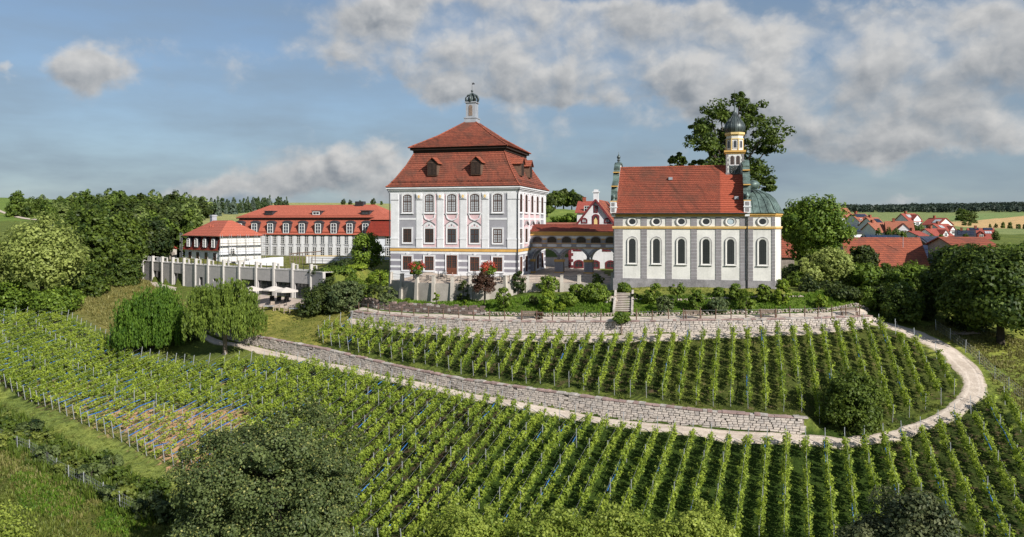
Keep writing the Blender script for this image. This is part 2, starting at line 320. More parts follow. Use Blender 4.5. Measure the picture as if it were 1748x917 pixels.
# ------------------------------------------------------------------ mesh helpers
class MB:
    def __init__(s): s.v = []; s.f = []; s.m = []; s.sm = []
    def face(s, pts, m=0, smooth=False):
        i = len(s.v); s.v += [tuple(p) for p in pts]; s.f.append(tuple(range(i, i+len(pts)))); s.m.append(m); s.sm.append(smooth)
    def idx(s, vs, fs, m=0, smooth=False):
        i = len(s.v); s.v += [tuple(p) for p in vs]
        for f in fs: s.f.append(tuple(i+k for k in f)); s.m.append(m); s.sm.append(smooth)
        return s
    def box(s, x0, y0, z0, x1, y1, z1, m=0, taper=0):
        t = taper
        return s.idx([(x0,y0,z0),(x1,y0,z0),(x1,y1,z0),(x0,y1,z0),(x0+t,y0+t,z1),(x1-t,y0+t,z1),(x1-t,y1-t,z1),(x0+t,y1-t,z1)],
              [(0,3,2,1),(4,5,6,7),(0,1,5,4),(1,2,6,5),(2,3,7,6),(3,0,4,7)], m)
    def bar(s, a, b, w, h, m=0):
        a = Vector(a); b = Vector(b); d = (b-a).normalized()
        up = Vector((0,0,1)) if abs(d.z) < .95 else Vector((0,1,0))
        sx = d.cross(up).normalized()*w/2; sz = sx.cross(d).normalized()*h/2
        vs = [a-sx-sz, a+sx-sz, a+sx+sz, a-sx+sz, b-sx-sz, b+sx-sz, b+sx+sz, b-sx+sz]
        return s.idx(vs, [(0,3,2,1),(4,5,6,7),(0,1,5,4),(1,2,6,5),(2,3,7,6),(3,0,4,7)], m)
    def tube(s, pts, radii, n=6, m=0, smooth=True, cap=True):
        pts = [Vector(p) for p in pts]
        if not hasattr(radii, '__len__'): radii = [radii]*len(pts)
        vs = []; fs = []
        ref = Vector((.31, .17, .93))
        for i, p in enumerate(pts):
            d = (pts[min(i+1, len(pts)-1)]-pts[max(i-1, 0)]).normalized()
            a = d.cross(ref if abs(d.dot(ref)) < .97 else Vector((1,0,0))).normalized(); b = d.cross(a)
            for k in range(n):
                t = 2*math.pi*k/n; vs.append(p+(a*math.cos(t)+b*math.sin(t))*radii[i])
        for i in range(len(pts)-1):
            for k in range(n): fs.append((i*n+k, i*n+(k+1)%n, (i+1)*n+(k+1)%n, (i+1)*n+k))
        s.idx(vs, fs, m, smooth)
        if cap:
            s.face([vs[k] for k in range(n)][::-1], m); s.face([vs[(len(pts)-1)*n+k] for k in range(n)], m)
        return s
    def lathe(s, prof, n=16, c=(0,0,0), m=0, smooth=True, sx=1, sy=1, rot=0, a0=0, a1=2*math.pi):
        full = abs(a1-a0-2*math.pi) < 1e-6; cols = n if full else n+1
        vs = []; fs = []
        for (r, z) in prof:
            for k in range(cols):
                t = a0+(a1-a0)*k/n+rot; vs.append((c[0]+r*sx*math.cos(t), c[1]+r*sy*math.sin(t), c[2]+z))
        for i in range(len(prof)-1):
            for k in range(n):
                k2 = (k+1) % cols; fs.append((i*cols+k, i*cols+k2, (i+1)*cols+k2, (i+1)*cols+k))
        return s.idx(vs, fs, m, smooth)
    def prism(s, poly, z0, z1, m=0):                       # plan polygon, counter-clockwise, extruded upward
        n = len(poly); vs = [(x, y, z0) for x, y in poly]+[(x, y, z1) for x, y in poly]
        return s.idx(vs, [tuple(range(n))[::-1], tuple(range(n, 2*n))]+[(i, (i+1) % n, n+(i+1) % n, n+i) for i in range(n)], m)
    def slab(s, poly, y0, y1, m=0):                        # polygon in x-z extruded along y
        n = len(poly); vs = [(x, y0, z) for x, z in poly]+[(x, y1, z) for x, z in poly]
        return s.idx(vs, [tuple(range(n)), tuple(range(n, 2*n))[::-1]]+[((i+1) % n, i, n+i, n+(i+1) % n) for i in range(n)], m)
    def ring(s, o, i_, y0, y1, m=0, bevel=0):              # frame between two outlines in x-z, from y0 (front) to y1 (back)
        n = len(o); vs = [(x, y0, z) for x, z in o]+[(x, y0+bevel, z) for x, z in i_]+[(x, y1, z) for x, z in o]+[(x, y1, z) for x, z in i_]
        fs = []
        for k in range(n):
            j = (k+1) % n
            fs += [(k, j, n+j, n+k), (k, 2*n+k, 2*n+j, j), (n+k, n+j, 3*n+j, 3*n+k)]
        return s.idx(vs, fs, m)
    def mesh(s, name, mats, smooth=False):
        me = bpy.data.meshes.new(name); me.from_pydata(s.v, [], s.f)
        for m_ in (mats if isinstance(mats, (list, tuple)) else [mats]): me.materials.append(m_)
        if len(me.materials) > 1: me.polygons.foreach_set('material_index', s.m)
        if any(s.sm): me.polygons.foreach_set('use_smooth', s.sm)
        me.update(); return me
    def build(s, name, mats, parent=None, loc=None, rot=0):
        return put(name, s.mesh(name, mats), parent, loc, rot)
def put(name, me, parent=None, loc=None, rot=0, scale=None):
    o = bpy.data.objects.new(name, me); COL.objects.link(o)
    if parent is not None: o.parent = parent
    if loc is not None: o.location = loc
    if rot: o.rotation_euler = (0, 0, rot) if not hasattr(rot, '__len__') else rot
    if scale is not None: o.scale = scale if hasattr(scale, '__len__') else (scale,)*3
    return o
def tag(o, label=None, cat=None, group=None, kind=None):
    if label: o['label'] = label
    if cat: o['category'] = cat
    if group: o['group'] = group
    if kind: o['kind'] = kind
    return o
def thing(name, label, cat, loc=(0,0,0), rot=0, group=None):
    o = bpy.data.objects.new(name, None); COL.objects.link(o); o.empty_display_size = .2
    o.location = loc; o.rotation_euler = (0, 0, rot)
    return tag(o, label, cat, group)
KIDS = {}
def copy_thing(o, loc, rot=0, label=None, group=None, scale=None):
    c = o.copy(); COL.objects.link(c); c.location = loc; c.rotation_euler = (0, 0, rot)
    if scale is not None: c.scale = scale if hasattr(scale, '__len__') else (scale,)*3
    if label: c['label'] = label
    if group: c['group'] = group
    for ch in KIDS.setdefault(o.name, list(o.children)):
        k = ch.copy(); COL.objects.link(k); k.parent = c
        for g in KIDS.setdefault(ch.name, list(ch.children)):
            d = g.copy(); COL.objects.link(d); d.parent = k
    return c
def quads_mesh(name, co, mat_, tint=None, nv=4):
    """co: (N*nv,3) array of faces of nv corners each"""
    n = len(co)//nv
    me = bpy.data.meshes.new(name)
    me.vertices.add(n*nv); me.vertices.foreach_set('co', np.ascontiguousarray(co, dtype=np.float32).ravel())
    me.loops.add(n*nv); me.loops.foreach_set('vertex_index', np.arange(n*nv, dtype=np.int32))
    me.polygons.add(n); me.polygons.foreach_set('loop_start', np.arange(0, n*nv, nv, dtype=np.int32))
    me.materials.append(mat_)
    if tint is not None:
        a = me.attributes.new('tint', 'FLOAT', 'POINT'); a.data.foreach_set('value', np.repeat(tint, nv).astype(np.float32))
    me.update(calc_edges=True)
    return me
def grid_mesh(name, P, mat_):
    """P: (ny,nx,3)"""
    ny, nx = P.shape[:2]
    me = bpy.data.meshes.new(name)
    me.vertices.add(nx*ny); me.vertices.foreach_set('co', P.astype(np.float32).ravel())
    i = np.arange((ny-1)*(nx-1)); r = i//(nx-1); c = i % (nx-1); a = r*nx+c
    q = np.stack([a, a+1, a+nx+1, a+nx], 1).astype(np.int32)
    me.loops.add(q.size); me.loops.foreach_set('vertex_index', q.ravel())
    me.polygons.add(len(q)); me.polygons.foreach_set('loop_start', np.arange(0, q.size, 4, dtype=np.int32))
    me.polygons.foreach_set('use_smooth', np.ones(len(q), dtype=bool))
    me.materials.append(mat_); me.update(calc_edges=True)
    return me
def P(px, py, Y): return np.array([(px-CX)/F*Y, Y, CZ-(py-CY)/F*Y])
ORD = ('first second third fourth fifth sixth seventh eighth ninth tenth eleventh twelfth thirteenth fourteenth fifteenth sixteenth seventeenth '
       'eighteenth nineteenth').split()
TENS = {20: 'twent', 30: 'thirt', 40: 'fort', 50: 'fift', 60: 'sixt', 70: 'sevent', 80: 'eight', 90: 'ninet'}
def ordinal(n):
    if n < 20: return ORD[n-1]
    t = n//10*10
    if n == t: return TENS[t]+'ieth'
    return TENS[t]+'y-'+ORD[n-t-1]

# ------------------------------------------------------------------ terrain
def smooth(x): x = np.clip(x, 0, 1); return x*x*(3-2*x)
class Step:
    """a retaining wall's line in plan: the ground above it stands h higher than below"""
    def __init__(s, rows, e0=3., e1=3., t0=-.1, t1=.25):
        s.tr = (t0, t1)
        s.px = [r[0] for r in rows]
        s.p = np.array([P(r[0], r[1], r[3])[:2] for r in rows])
        s.zt = np.array([P(r[0], r[1], r[3])[2] for r in rows]); s.zb = np.array([P(r[0], r[2], r[3])[2] for r in rows])
        s.h = s.zt-s.zb; s.e = (e0, e1)
        d = np.diff(s.p, axis=0); s.len = np.hypot(*d.T); s.t = d/s.len[:, None]; s.n = np.stack([-s.t[:, 1], s.t[:, 0]], 1)
        s.cum = np.concatenate([[0], np.cumsum(s.len)])
    def dist(s, X, Y):
        best = np.full(X.shape, 1e9); D = np.zeros(X.shape); S = np.zeros(X.shape); E = np.zeros(X.shape)
        k = len(s.len)
        for i in range(k):
            rx = X-s.p[i, 0]; ry = Y-s.p[i, 1]
            u = rx*s.t[i, 0]+ry*s.t[i, 1]; v = rx*s.n[i, 0]+ry*s.n[i, 1]
            uc = np.clip(u, 0, s.len[i]); dd = np.hypot(u-uc, v)
            ext = np.zeros(X.shape)
            if i == 0: ext = np.maximum(ext, -u/s.e[0])
            if i == k-1: ext = np.maximum(ext, (u-s.len[i])/s.e[1])
            b = dd < best
            best = np.where(b, dd, best); D = np.where(b, np.sign(v)*np.where(ext > 0, np.abs(v), dd), D); S = np.where(b, s.cum[i]+uc, S); E = np.where(b, ext, E)
        return D, S, E
    def __call__(s, X, Y):
        D, S, E = s.dist(X, Y)
        h = np.interp(S, s.cum, s.h)
        return h*smooth((D-s.tr[0])/(s.tr[1]-s.tr[0]))*(1-smooth(E))*(1-smooth((D-4)/9))
    def at(s, q):                                           # point and wall heights at arc length q
        return (np.array([np.interp(q, s.cum, s.p[:, 0]), np.interp(q, s.cum, s.p[:, 1])]), np.interp(q, s.cum, s.zt), np.interp(q, s.cum, s.zb))
    def normal(s, q):
        i = min(int(np.searchsorted(s.cum, q, side='right'))-1, len(s.len)-1); return s.n[max(i, 0)], s.t[max(i, 0)]
UW = Step([(597,531,541,95.5),(625,534,549,94),(700,541,560,91),(800,546,566,88),(900,549,570,86),(1000,549,571,84.5),(1100,548,569,83.3),(1200,546,567,82.4),
           (1300,545,565,82),(1400,542.5,560,82.3),(1483,539,553,83.5)], 2.5, 2.5)
LW = Step([(330,547,557,101),(420,571,587,95),(543,593,616,88),(667,622,643,82),(790,647,667,77),(876,659,682,74),(1031,681,712,70),(1195,700,727,67),(1319,710,734,65.4),(1373,713,740,65)], 4, 2.0)
TW = Step([(669,478,510,105.5),(687.5,481,512,103),(713,483.5,515.5,100.8),(741,484.5,516,99.4),(772.6,485,515.5,98.6),(803,485,513,98.2),(861,485,509,98),
           (872,484,502,99.2),(901,484,498,99.6),(959,484,498,99.2),(989,484,498,98.9),(1046,486,497,97.6)], 1.5, 1.5, .3, .8)
PX_PIL = [247,263,279,297,316,336,357.5,383.7,410.6,439.4,469.5,501.5,533]
PW_Y = [140-30*(i/12)**.95 for i in range(13)]
def pool_rows():
    out = []
    for i, px in enumerate(PX_PIL):
        Y = PW_Y[i]; zt = -7.45; zb = -10.9-.6*i/12
        out.append((px, CY-zt*F/Y, CY-zb*F/Y, Y))
    Y = 107.6; out.append((553, CY+7.45*F/Y, CY+11.5*F/Y, Y))
    return out
PW = Step(pool_rows(), 1.5, 2.0, .8, 1.6)
STEPS = [UW, LW, TW, PW]
CTRL = []
def c(px, py, Y): CTRL.append(P(px, py, Y))
for st in STEPS:
    for i in range(len(st.p)):
        n = st.n[min(i, len(st.n)-1)]
        for sgn, z in ((1, st.zt[i]), (-1, st.zb[i])):
            q = st.p[i]+n*1.7*sgn; CTRL.append(np.array([q[0], q[1], z]))
# flat castle court, terrace, chapel lawn
for q in ((-22,112),(-10,108),(0,104),(-12,102.4),(-4,101),(4,104),(8,112),(16,112),(24,112),(34,108),(-14,125),(6,128),(20,125),(-24,125)): CTRL.append(np.array([q[0], q[1], 0.0]))
for q in ((13.5,95),(18,93.6),(24,92),(30,90.4),(33,91)): CTRL.append(np.array([q[0], q[1], -.62]))
c(1075,497,93.6); c(1200,499,90.5); c(1320,502,88.6); c(1390,505,88); c(1450,508,88)
# garden bank down to the bench path
for px, py, Y in ((640,520,98),(700,519,97.5),(760,519,96.4),(830,517,95.6),(900,507,95),(980,506,94),(1040,506,92.6),(1075,508,91.6),(1150,512,89.6),(1250,514,87.8),(1350,513,87)): c(px, py, Y)
for px, py, Y in ((640,530,95.6),(720,534,93.5),(800,538,90.9),(900,540,88.9),(1000,540,87.3),(1100,539.5,86.1),(1200,538,85.2),(1300,536.5,84.9),(1400,534,85.2),(1480,531,86)): c(px, py, Y)
# path below the upper wall, upper vineyard
for px, py, Y in ((700,569,87.9),(800,578,85.3),(900,583,83.3),(1000,585,82),(1100,583,80.9),(1200,579,80.2),(1300,575,79.8),(1400,570,80),(1480,562,81)): c(px, py, Y)
for px, py, Y in ((700,595,84.5),(850,625,78.5),(1000,640,74.8),(1150,645,73),(1300,645,72.2),(1450,640,72.2),(1560,640,72.8)): c(px, py, Y)
for px, py, Y in ((600,575,90),(560,570,92),(560,590,88.6)): c(px, py, Y)
# loop path on the right and land beyond
for px, py, Y in ((1430,735,64.9),(1440,760,62.9),(1540,745,63.6),(1640,705,66.2),(1685,668,69.8),(1660,630,73.3),(1600,590,78),(1545,565,81.8),(1500,552,83.8),(1500,700,67.5),(1600,660,70.5)): c(px, py, Y)
for px, py, Y in ((1748,600,77),(1700,580,80),(1620,565,84),(1600,545,88),(1550,540,88),(1748,700,65),(1700,640,72),(1748,540,88),(1850,600,76),(1850,750,60),(1748,800,57),(1748,917,49.5),(1900,917,49)): c(px, py, Y)
# lower path front edge and lower vineyard
for px, py, Y in ((480,612,88.8),(560,630,84.6),(640,648,81),(720,667,77.2),(800,684,74.3),(900,704,70.9),(1000,722,68.3),(1100,738,66.2),(1200,751,64.6),(1300,759,63.4),(1373,762,63)): c(px, py, Y)
for px, py, Y in ((1373,850,55),(1200,860,54.4),(1000,850,55.6),(1200,930,50.2),(900,917,51.6),(700,917,52.5),(800,800,60.6),(600,760,66.5),(600,880,55.8),(480,700,74),(400,760,66.5),(1600,850,54.2),(1500,917,50)): c(px, py, Y)
# left vineyard, meadow
for px, py, Y in ((0,657,84),(100,705,76.3),(200,752,69.4),(319,809,61.5),(420,855,57),(0,600,95),(60,528,112),(0,535,112),(120,530,111.5),(120,620,91),(250,650,85),(200,575,101),(330,600,95),(380,600,91.3),(270,585,96),(420,640,85.5)): c(px, py, Y)
for px, py, Y in ((180,515,121),(230,495,131),(150,500,126),(260,530,117),(330,530,113),(400,535,109),(460,525,106.5),(520,535,103),(480,560,98),(570,560,94.5),(540,540,100.5),(600,520,102),(620,500,106)): c(px, py, Y)
for px, py, Y in ((0,690,80),(200,790,65.4),(300,850,58.6),(13,759,70),(95,807,63.5),(175,851,58.3),(0,830,62),(0,917,54.5),(150,917,53.5),(300,917,52.4),(450,930,50.5),(-200,700,78),(-200,600,97),(-300,917,54)): c(px, py, Y)
for X, Y, Z in ((0,40,-23.2+CZ),(25,40,-22.6+CZ),(-30,40,-24+CZ),(0,20,-25.5+CZ),(40,20,-25+CZ),(-40,20,-26+CZ),(0,-100,-30+CZ),(0,-600,-32+CZ),(-600,-300,-30+CZ),(600,-300,-30+CZ),(0,-3000,-30+CZ),(-90,40,-25+CZ),(90,40,-22+CZ)): CTRL.append(np.array([X, Y, Z]))
# hotel plateau, woods, hills
for X, Y, Z in ((-64,150,.1),(-55,140,.1),(-45,128,.1),(-35,118,.1),(-62,168,.1),(-45,165,.1),(-30,158,.1),(-28,135,.1),(-26,120,0),(-30,175,.1),(-60,180,.2),(-27,112,-.6),(-30,112.5,-.3)): CTRL.append(np.array([X, Y, Z]))
for px, py, Y in ((50,515,124),(130,468,140),(240,446,152),(-100,500,130),(100,405,215),(0,377,300),(200,372,280),(-300,400,250),(320,395,215),(350,380,255),(430,364,320),(520,356,380),(600,352,400),(660,351,410)): c(px, py, Y)
for px, py, Y in ((-300,335,480),(0,337,470),(80,341,480),(150,345,500),(240,345,520),(330,349,520),(420,347,520),(500,346,520),(600,346.5,520),(680,348,520),(760,352,560)): c(px, py, Y)
for px, py, Y in ((-400,352,1200),(0,355,1200),(400,356,1200),(800,364,1200),(0,368,3500),(800,372,3500),(1500,372,4500),(2400,372,3500),(-900,365,3500)): c(px, py, Y)
for px, py, Y in ((945,388,165),(960,356,230),(1000,366,210),(900,372,200),(1060,372,240),(1150,378,260),(1020,440,135)): c(px, py, Y)
for px, py, Y in ((1390,470,108),(1500,455,130),(1560,440,150),(1450,420,190),(1650,440,150),(1748,450,140),(1480,402,235),(1600,401,260),(1700,410,250),(1748,412,280),(1620,388,400),(1748,390,440),(1660,381,560),(1700,373,750),(1748,369,850),(1600,372,760),
                  (1460,364,900),(1560,363,1000),(1460,357,1500),(1600,355.5,1500),(1748,352,1500),(1900,352,1500),(1900,395,500),(1900,450,150),(2200,420,200)): c(px, py, Y)
CT = np.array(CTRL)
def all_steps(X, Y):
    z = np.zeros(X.shape)
    for st in STEPS: z = z+st(X, Y)
    return z
RC2 = 2.0**2
def _phi(d2): return np.sqrt(d2+RC2)
_res = CT[:, 2]-all_steps(CT[:, 0], CT[:, 1])
_d2 = (CT[:, None, 0]-CT[None, :, 0])**2+(CT[:, None, 1]-CT[None, :, 1])**2
_A = np.zeros((len(CT)+3,)*2); _A[:-3, :-3] = _phi(_d2)-np.eye(len(CT))*.6      # slight smoothing
_Pm = np.stack([np.ones(len(CT)), CT[:, 0], CT[:, 1]], 1); _A[:-3, -3:] = _Pm; _A[-3:, :-3] = _Pm.T
_w = np.linalg.solve(_A, np.concatenate([_res, np.zeros(3)]))
def H(X, Y):
    X = np.asarray(X, float); Y = np.asarray(Y, float); sh = np.broadcast(X, Y).shape
    X = np.broadcast_to(X, sh).ravel(); Y = np.broadcast_to(Y, sh).ravel(); out = np.empty(X.shape)
    for i in range(0, len(X), 6000):
        x = X[i:i+6000]; y = Y[i:i+6000]
        out[i:i+6000] = _phi((x[:, None]-CT[:, 0])**2+(y[:, None]-CT[:, 1])**2) @ _w[:-3]+_w[-3]+_w[-2]*x+_w[-1]*y+all_steps(x, y)
    return out.reshape(sh)
def h1(x, y): return float(H(np.array([x]), np.array([y]))[0])
_YS = np.concatenate([np.arange(34, 160, .25), np.geomspace(160, 3000, 300)])
def G(px, py):
    """where the sight line through a photo pixel meets the ground"""
    X = (px-CX)/F*_YS; Z = CZ-(py-CY)/F*_YS; g = Z-H(X, _YS)
    k = np.argmax(g < 0) if (g < 0).any() else len(g)-1
    if k > 0:
        a, b = g[k-1], g[k]; t = a/(a-b) if a != b else 0; Y = _YS[k-1]+t*(_YS[k]-_YS[k-1])
    else: Y = _YS[0]
    x = (px-CX)/F*Y
    return np.array([x, Y, h1(x, Y)])
def Gpoly(pts): return np.array([G(*p)[:2] for p in pts])
def inside(X, Y, poly):
    r = np.zeros(X.shape, bool); n = len(poly)
    for i in range(n):
        x0, y0 = poly[i]; x1, y1 = poly[(i+1) % n]
        if y0 == y1: continue
        r ^= ((y0 > Y) != (y1 > Y)) & (X < (x1-x0)*(Y-y0)/(y1-y0)+x0)
    return r
def pxpy(X, Y, Z): return CX+F*X/Y, CY-F*(Z-CZ)/Y
# ------------------------------------------------------------------ ground sheet
def ground_material():
    m, t, b = new_mat('ground_earth_and_grass')
    co = t.node('ShaderNodeTexCoord').outputs['Object']
    gc = t.node('ShaderNodeAttribute', attribute_name='grasscol').outputs['Color']
    sc_ = t.node('ShaderNodeAttribute', attribute_name='soilcol').outputs['Color']
    sw = t.node('ShaderNodeAttribute', attribute_name='soil').outputs['Fac']
    n1 = t.noise(co, .16, 5, .6); n2 = t.noise(co, 1.1, 5, .65); n3 = t.noise(co, 5., 4, .65)
    nn = t.math('ADD', t.math('MULTIPLY', n2, .55), t.math('MULTIPLY', n3, .45))
    k = t.ramp(t.math('ADD', sw, t.math('MULTIPLY', t.math('SUBTRACT', nn, .5), 1.5)), .40, .60)
    gv = t.mix(t.ramp(n3, .25, .75), (.55, .55, .55), (1.3, 1.3, 1.25)); gv = t.mix(1., gv, t.mix(t.ramp(n1, .3, .7), (.74, .8, .75), (1.22, 1.14, 1.05)), 'MULTIPLY')
    gv = t.mix(1., gv, t.mix(t.ramp(n2, .3, .7), (.78, .82, .8), (1.2, 1.16, 1.05)), 'MULTIPLY')
    g_ = t.mix(1., gc, gv, 'MULTIPLY'); s_ = t.mix(1., sc_, t.mix(t.ramp(nn, .3, .7), (.72, .72, .72), (1.22, 1.2, 1.16)), 'MULTIPLY')
    t.l.new(t.mix(k, g_, s_), b.inputs['Base Color']); b.inputs['Roughness'].default_value = .95; b.inputs['Specular IOR Level'].default_value = .1
    bn = t.node('ShaderNodeBump'); bn.inputs['Strength'].default_value = .7; bn.inputs['Distance'].default_value = .18
    t.l.new(nn, bn.inputs['Height']); t.l.new(bn.outputs[0], b.inputs['Normal'])
    return m
M['ground'] = ground_material()
UPV = [(555,562),(597,553),(640,556),(700,566),(800,574),(900,579),(1000,581),(1100,579),(1200,575),(1300,571),(1400,566),(1482,558),(1540,574),(1585,600),(1632,640),(1645,664),(1610,692),(1530,722),(1430,722),(1373,706),(1319,703),(1195,693),(1031,674),(876,652),(790,640),(667,615),(600,600),(540,584)]
LOV = [(0,546),(110,544),(188,586),(212,606),(330,630),(400,622),(480,622),(560,632),(640,650),(720,669),(800,686),(900,706),(1000,724),(1100,740),(1200,753),(1300,761),(1400,764),(1470,760),(1560,748),(1640,716),(1685,692),(1722,690),(1760,740),(1850,860),(1900,935),(560,935),(319,809),(200,752),(100,705),(0,657),(-60,628),(-60,548)]
PUPV = Gpoly(UPV); PLOV = Gpoly(LOV)
def ground_grid():
    a = np.concatenate([np.arange(-180, -48, 6.), np.arange(-48, 46, .25), np.arange(46, 181, 6.)]); a[-1] = 180
    r = np.concatenate([[.5, 12, 24], np.arange(34, 142, .4), 142*1.03**np.arange(0, 122)])
    A, RR = np.meshgrid(np.radians(a), r)
    X = RR*np.sin(A); Y = RR*np.cos(A); Z = H(X, Y)
    far = smooth((Y-150)/200)
    # gentle unevenness
    Z += .05*np.sin(X*1.7+1.3*np.sin(Y*.9))*np.cos(Y*1.3+X*.4)*np.clip(1-far, 0, 1)
    me = grid_mesh('ground', np.stack([X, Y, Z], -1), M['ground'])
    x = X.ravel(); y = Y.ravel(); z = Z.ravel(); ys = np.maximum(y, 1.)
    jr = np.random.default_rng(17); xj = x+jr.normal(0, .55, len(x))*(y < 150); yj = y+jr.normal(0, .55, len(x))*(y < 150)
    px, py = pxpy(xj, np.maximum(yj, 1.), z); vis = y > 20
    g = np.tile(np.array([.115, .145, .035]), (len(x), 1)); s = np.tile(np.array([.15, .10, .065]), (len(x), 1)); sw = np.full(len(x), .08)
    def zone(poly, gcol=None, scol=None, soil=None, plan=None, ymin=0, ymax=1e9):
        q = (inside(xj, yj, plan) if plan is not None else inside(px, py, poly) & vis) & (y > ymin) & (y < ymax)
        if gcol: g[q] = gcol
        if scol: s[q] = scol
        if soil is not None: sw[q] = soil
    zone(None, (.038, .058, .013), (.078, .052, .035), .42, PUPV)
    zone([(1130,570),(1500,560),(1650,660),(1500,730),(1130,690)], (.07, .088, .022), (.12, .08, .052), .36, ymin=60, ymax=84)
    zone(None, (.036, .056, .012), (.062, .041, .028), .46, PLOV)
    zone([(880,700),(1500,740),(1540,935),(700,935)], (.034, .060, .011), None, .20, ymax=75)
    zone([(1540,720),(1760,690),(1900,935),(1560,935)], (.042, .064, .015), (.10, .066, .044), .40, ymax=75)
    zone([(40,650),(230,640),(430,660),(420,870),(319,812),(100,705)], (.14, .15, .045), (.33, .225, .13), .42, ymax=90)
    zone([(180,700),(420,700),(420,870),(319,812)], (.14, .15, .045), (.46, .28, .15), .66, ymax=80)
    zone([(430,520),(600,520),(640,560),(545,590),(420,570),(300,540)], (.235, .225, .062), None, .03, ymin=86, ymax=112)
    zone([(60,525),(180,470),(250,455),(262,490),(330,520),(300,560),(215,590),(190,570),(110,527)], (.215, .19, .07), (.26, .2, .1), .16, ymin=96, ymax=150)
    zone([(-300,560),(0,662),(100,710),(200,757),(319,814),(330,870),(300,858),(200,800),(100,745),(0,690),(-300,600)], (.185, .225, .062), (.44, .29, .18), .14, ymax=110)
    zone([(-300,600),(0,690),(100,745),(200,800),(300,858),(480,940),(-300,940)], (.105, .115, .032), (.12, .10, .05), .12, ymax=95)
    zone([(1540,560),(1600,545),(1748,560),(2300,620),(2400,860),(1900,800),(1760,740),(1690,670)], (.20, .235, .055), None, .05, ymax=92)
    zone([(600,500),(1490,500),(1490,540),(600,540)], (.08, .125, .022), None, .05, ymin=83, ymax=99)
    zone([(1055,485),(1345,485),(1345,503),(1055,503)], (.20, .215, .055), None, .05, ymin=86, ymax=96)
    q = (y > TWb(x)) & (x > -17) & (x < 14) & (y < 135); s[q] = (.44, .37, .31); sw[q] = 1
    zone(None, (.15, .16, .04), (.40, .36, .32), .35, np.array([(-70,141),(-30,111),(-22,112),(-22,180),(-75,180)]))
    # land far off
    q = y > 180; g[q] = (.13, .165, .045); sw[q] = 0
    zone([(320,372),(420,352),(500,345),(690,345),(690,400),(320,400)], (.33, .335, .155), None, 0, ymin=180)
    zone([(-50,330),(300,330),(260,350),(100,375),(-50,380)], (.15, .22, .055), None, 0, ymin=250)
    zone([(930,340),(1060,340),(1060,400),(930,400)], (.185, .245, .065), None, 0, ymin=140)
    zone([(1400,350),(1900,350),(1900,420),(1400,420)], (.215, .26, .115), None, 0, ymin=330)
    zone([(1600,380),(1660,377),(1748,369),(1900,362),(1900,388),(1748,390),(1690,390),(1628,386)], (.56, .385, .215), None, 0, ymin=330)
    zone([(1580,374),(1650,366),(1748,361),(1900,355),(1900,362),(1748,369),(1650,378)], (.20, .27, .115), None, 0, ymin=330)
    for n_, d_ in (('grasscol', g), ('soilcol', s)):
        at = me.attributes.new(n_, 'FLOAT_COLOR', 'POINT'); at.data.foreach_set('color', np.concatenate([d_, np.ones((len(x), 1))], 1).astype(np.float32).ravel())
    at = me.attributes.new('soil', 'FLOAT', 'POINT'); at.data.foreach_set('value', sw.astype(np.float32))
    return tag(put('ground', me), kind='structure')
def TWb(x): return np.interp(x, TW.p[:, 0], TW.p[:, 1])
ground_grid()

# ------------------------------------------------------------------ paths
def resample(p, n):
    p = np.array(p, float); d = np.concatenate([[0], np.cumsum(np.hypot(*np.diff(p, axis=0).T))]); q = np.linspace(0, d[-1], n)
    return np.stack([np.interp(q, d, p[:, 0]), np.interp(q, d, p[:, 1])], 1)
def soften(p, k=3):
    p = np.array(p, float)
    for _ in range(k):
        q = p.copy(); q[1:-1] = (p[:-2]+2*p[1:-1]+p[2:])/4; p = q
    return p
def ribbon(name, A, B, n, m, dz, rough=.18, cross=9, jit=(1, 1)):
    A = soften(resample(A, n), 14); B = soften(resample(B, n), 14)
    rg = np.random.default_rng(len(name)+n)
    for E, O, j in ((A, B, jit[0]), (B, A, jit[1])):
        k = np.convolve(rg.normal(0, 1, n+8), np.ones(5)/5, 'same')[4:-4]
        d = E-O; E += d/np.hypot(*d.T)[:, None]*(k*rough*j)[:, None]
    u = np.linspace(0, 1, cross)[None, :, None]
    Q = A[:, None]*(1-u)+B[:, None]*u
    Z = H(Q[..., 0], Q[..., 1])+dz
    Z[:, 0] -= .10; Z[:, -1] -= .10
    Z[:, 1:-1] += rg.normal(0, .012, Z[:, 1:-1].shape)
    me = grid_mesh(name, np.concatenate([Q, Z[..., None]], -1), m); at = me.attributes.new('across', 'FLOAT', 'POINT')
    at.data.foreach_set('value', np.broadcast_to(np.linspace(0, 1, cross), (n, cross)).astype(np.float32).ravel().copy())
    return tag(put(name, me), kind='structure')
lwf = LW.p-LW.n[np.minimum(np.arange(len(LW.p)), len(LW.n)-1)]*.22
ribbon('gravel_path', lwf, Gpoly([(338,572),(420,599),(480,611),(560,629),(640,647),(720,666),(800,683),(900,703),(1000,721),(1100,737),(1200,750),(1300,758),(1378,762)]), 170, M['gravel'], .085, jit=(0, 1))
ribbon('gravel_path', Gpoly([(1365,741),(1400,744),(1440,749),(1530,734),(1600,706),(1640,672),(1644,648),(1600,602),(1548,574),(1500,558),(1470,553)]),
       Gpoly([(1365,763),(1400,765),(1445,768),(1545,752),(1640,715),(1690,673),(1678,634),(1625,590),(1565,563),(1510,549),(1478,547)]), 150, M['gravel'], .10)
uwf = UW.p-UW.n[np.minimum(np.arange(len(UW.p)), len(UW.n)-1)]*.22
ribbon('gravel_path', uwf, Gpoly([(590,553),(640,562),(700,570),(800,579),(900,584),(1000,586),(1100,584),(1200,580),(1300,576),(1400,571),(1484,562)]), 120, M['gravel'], .075, jit=(0, 1))
uwb = UW.p+UW.n[np.minimum(np.arange(len(UW.p)), len(UW.n)-1)]*.3
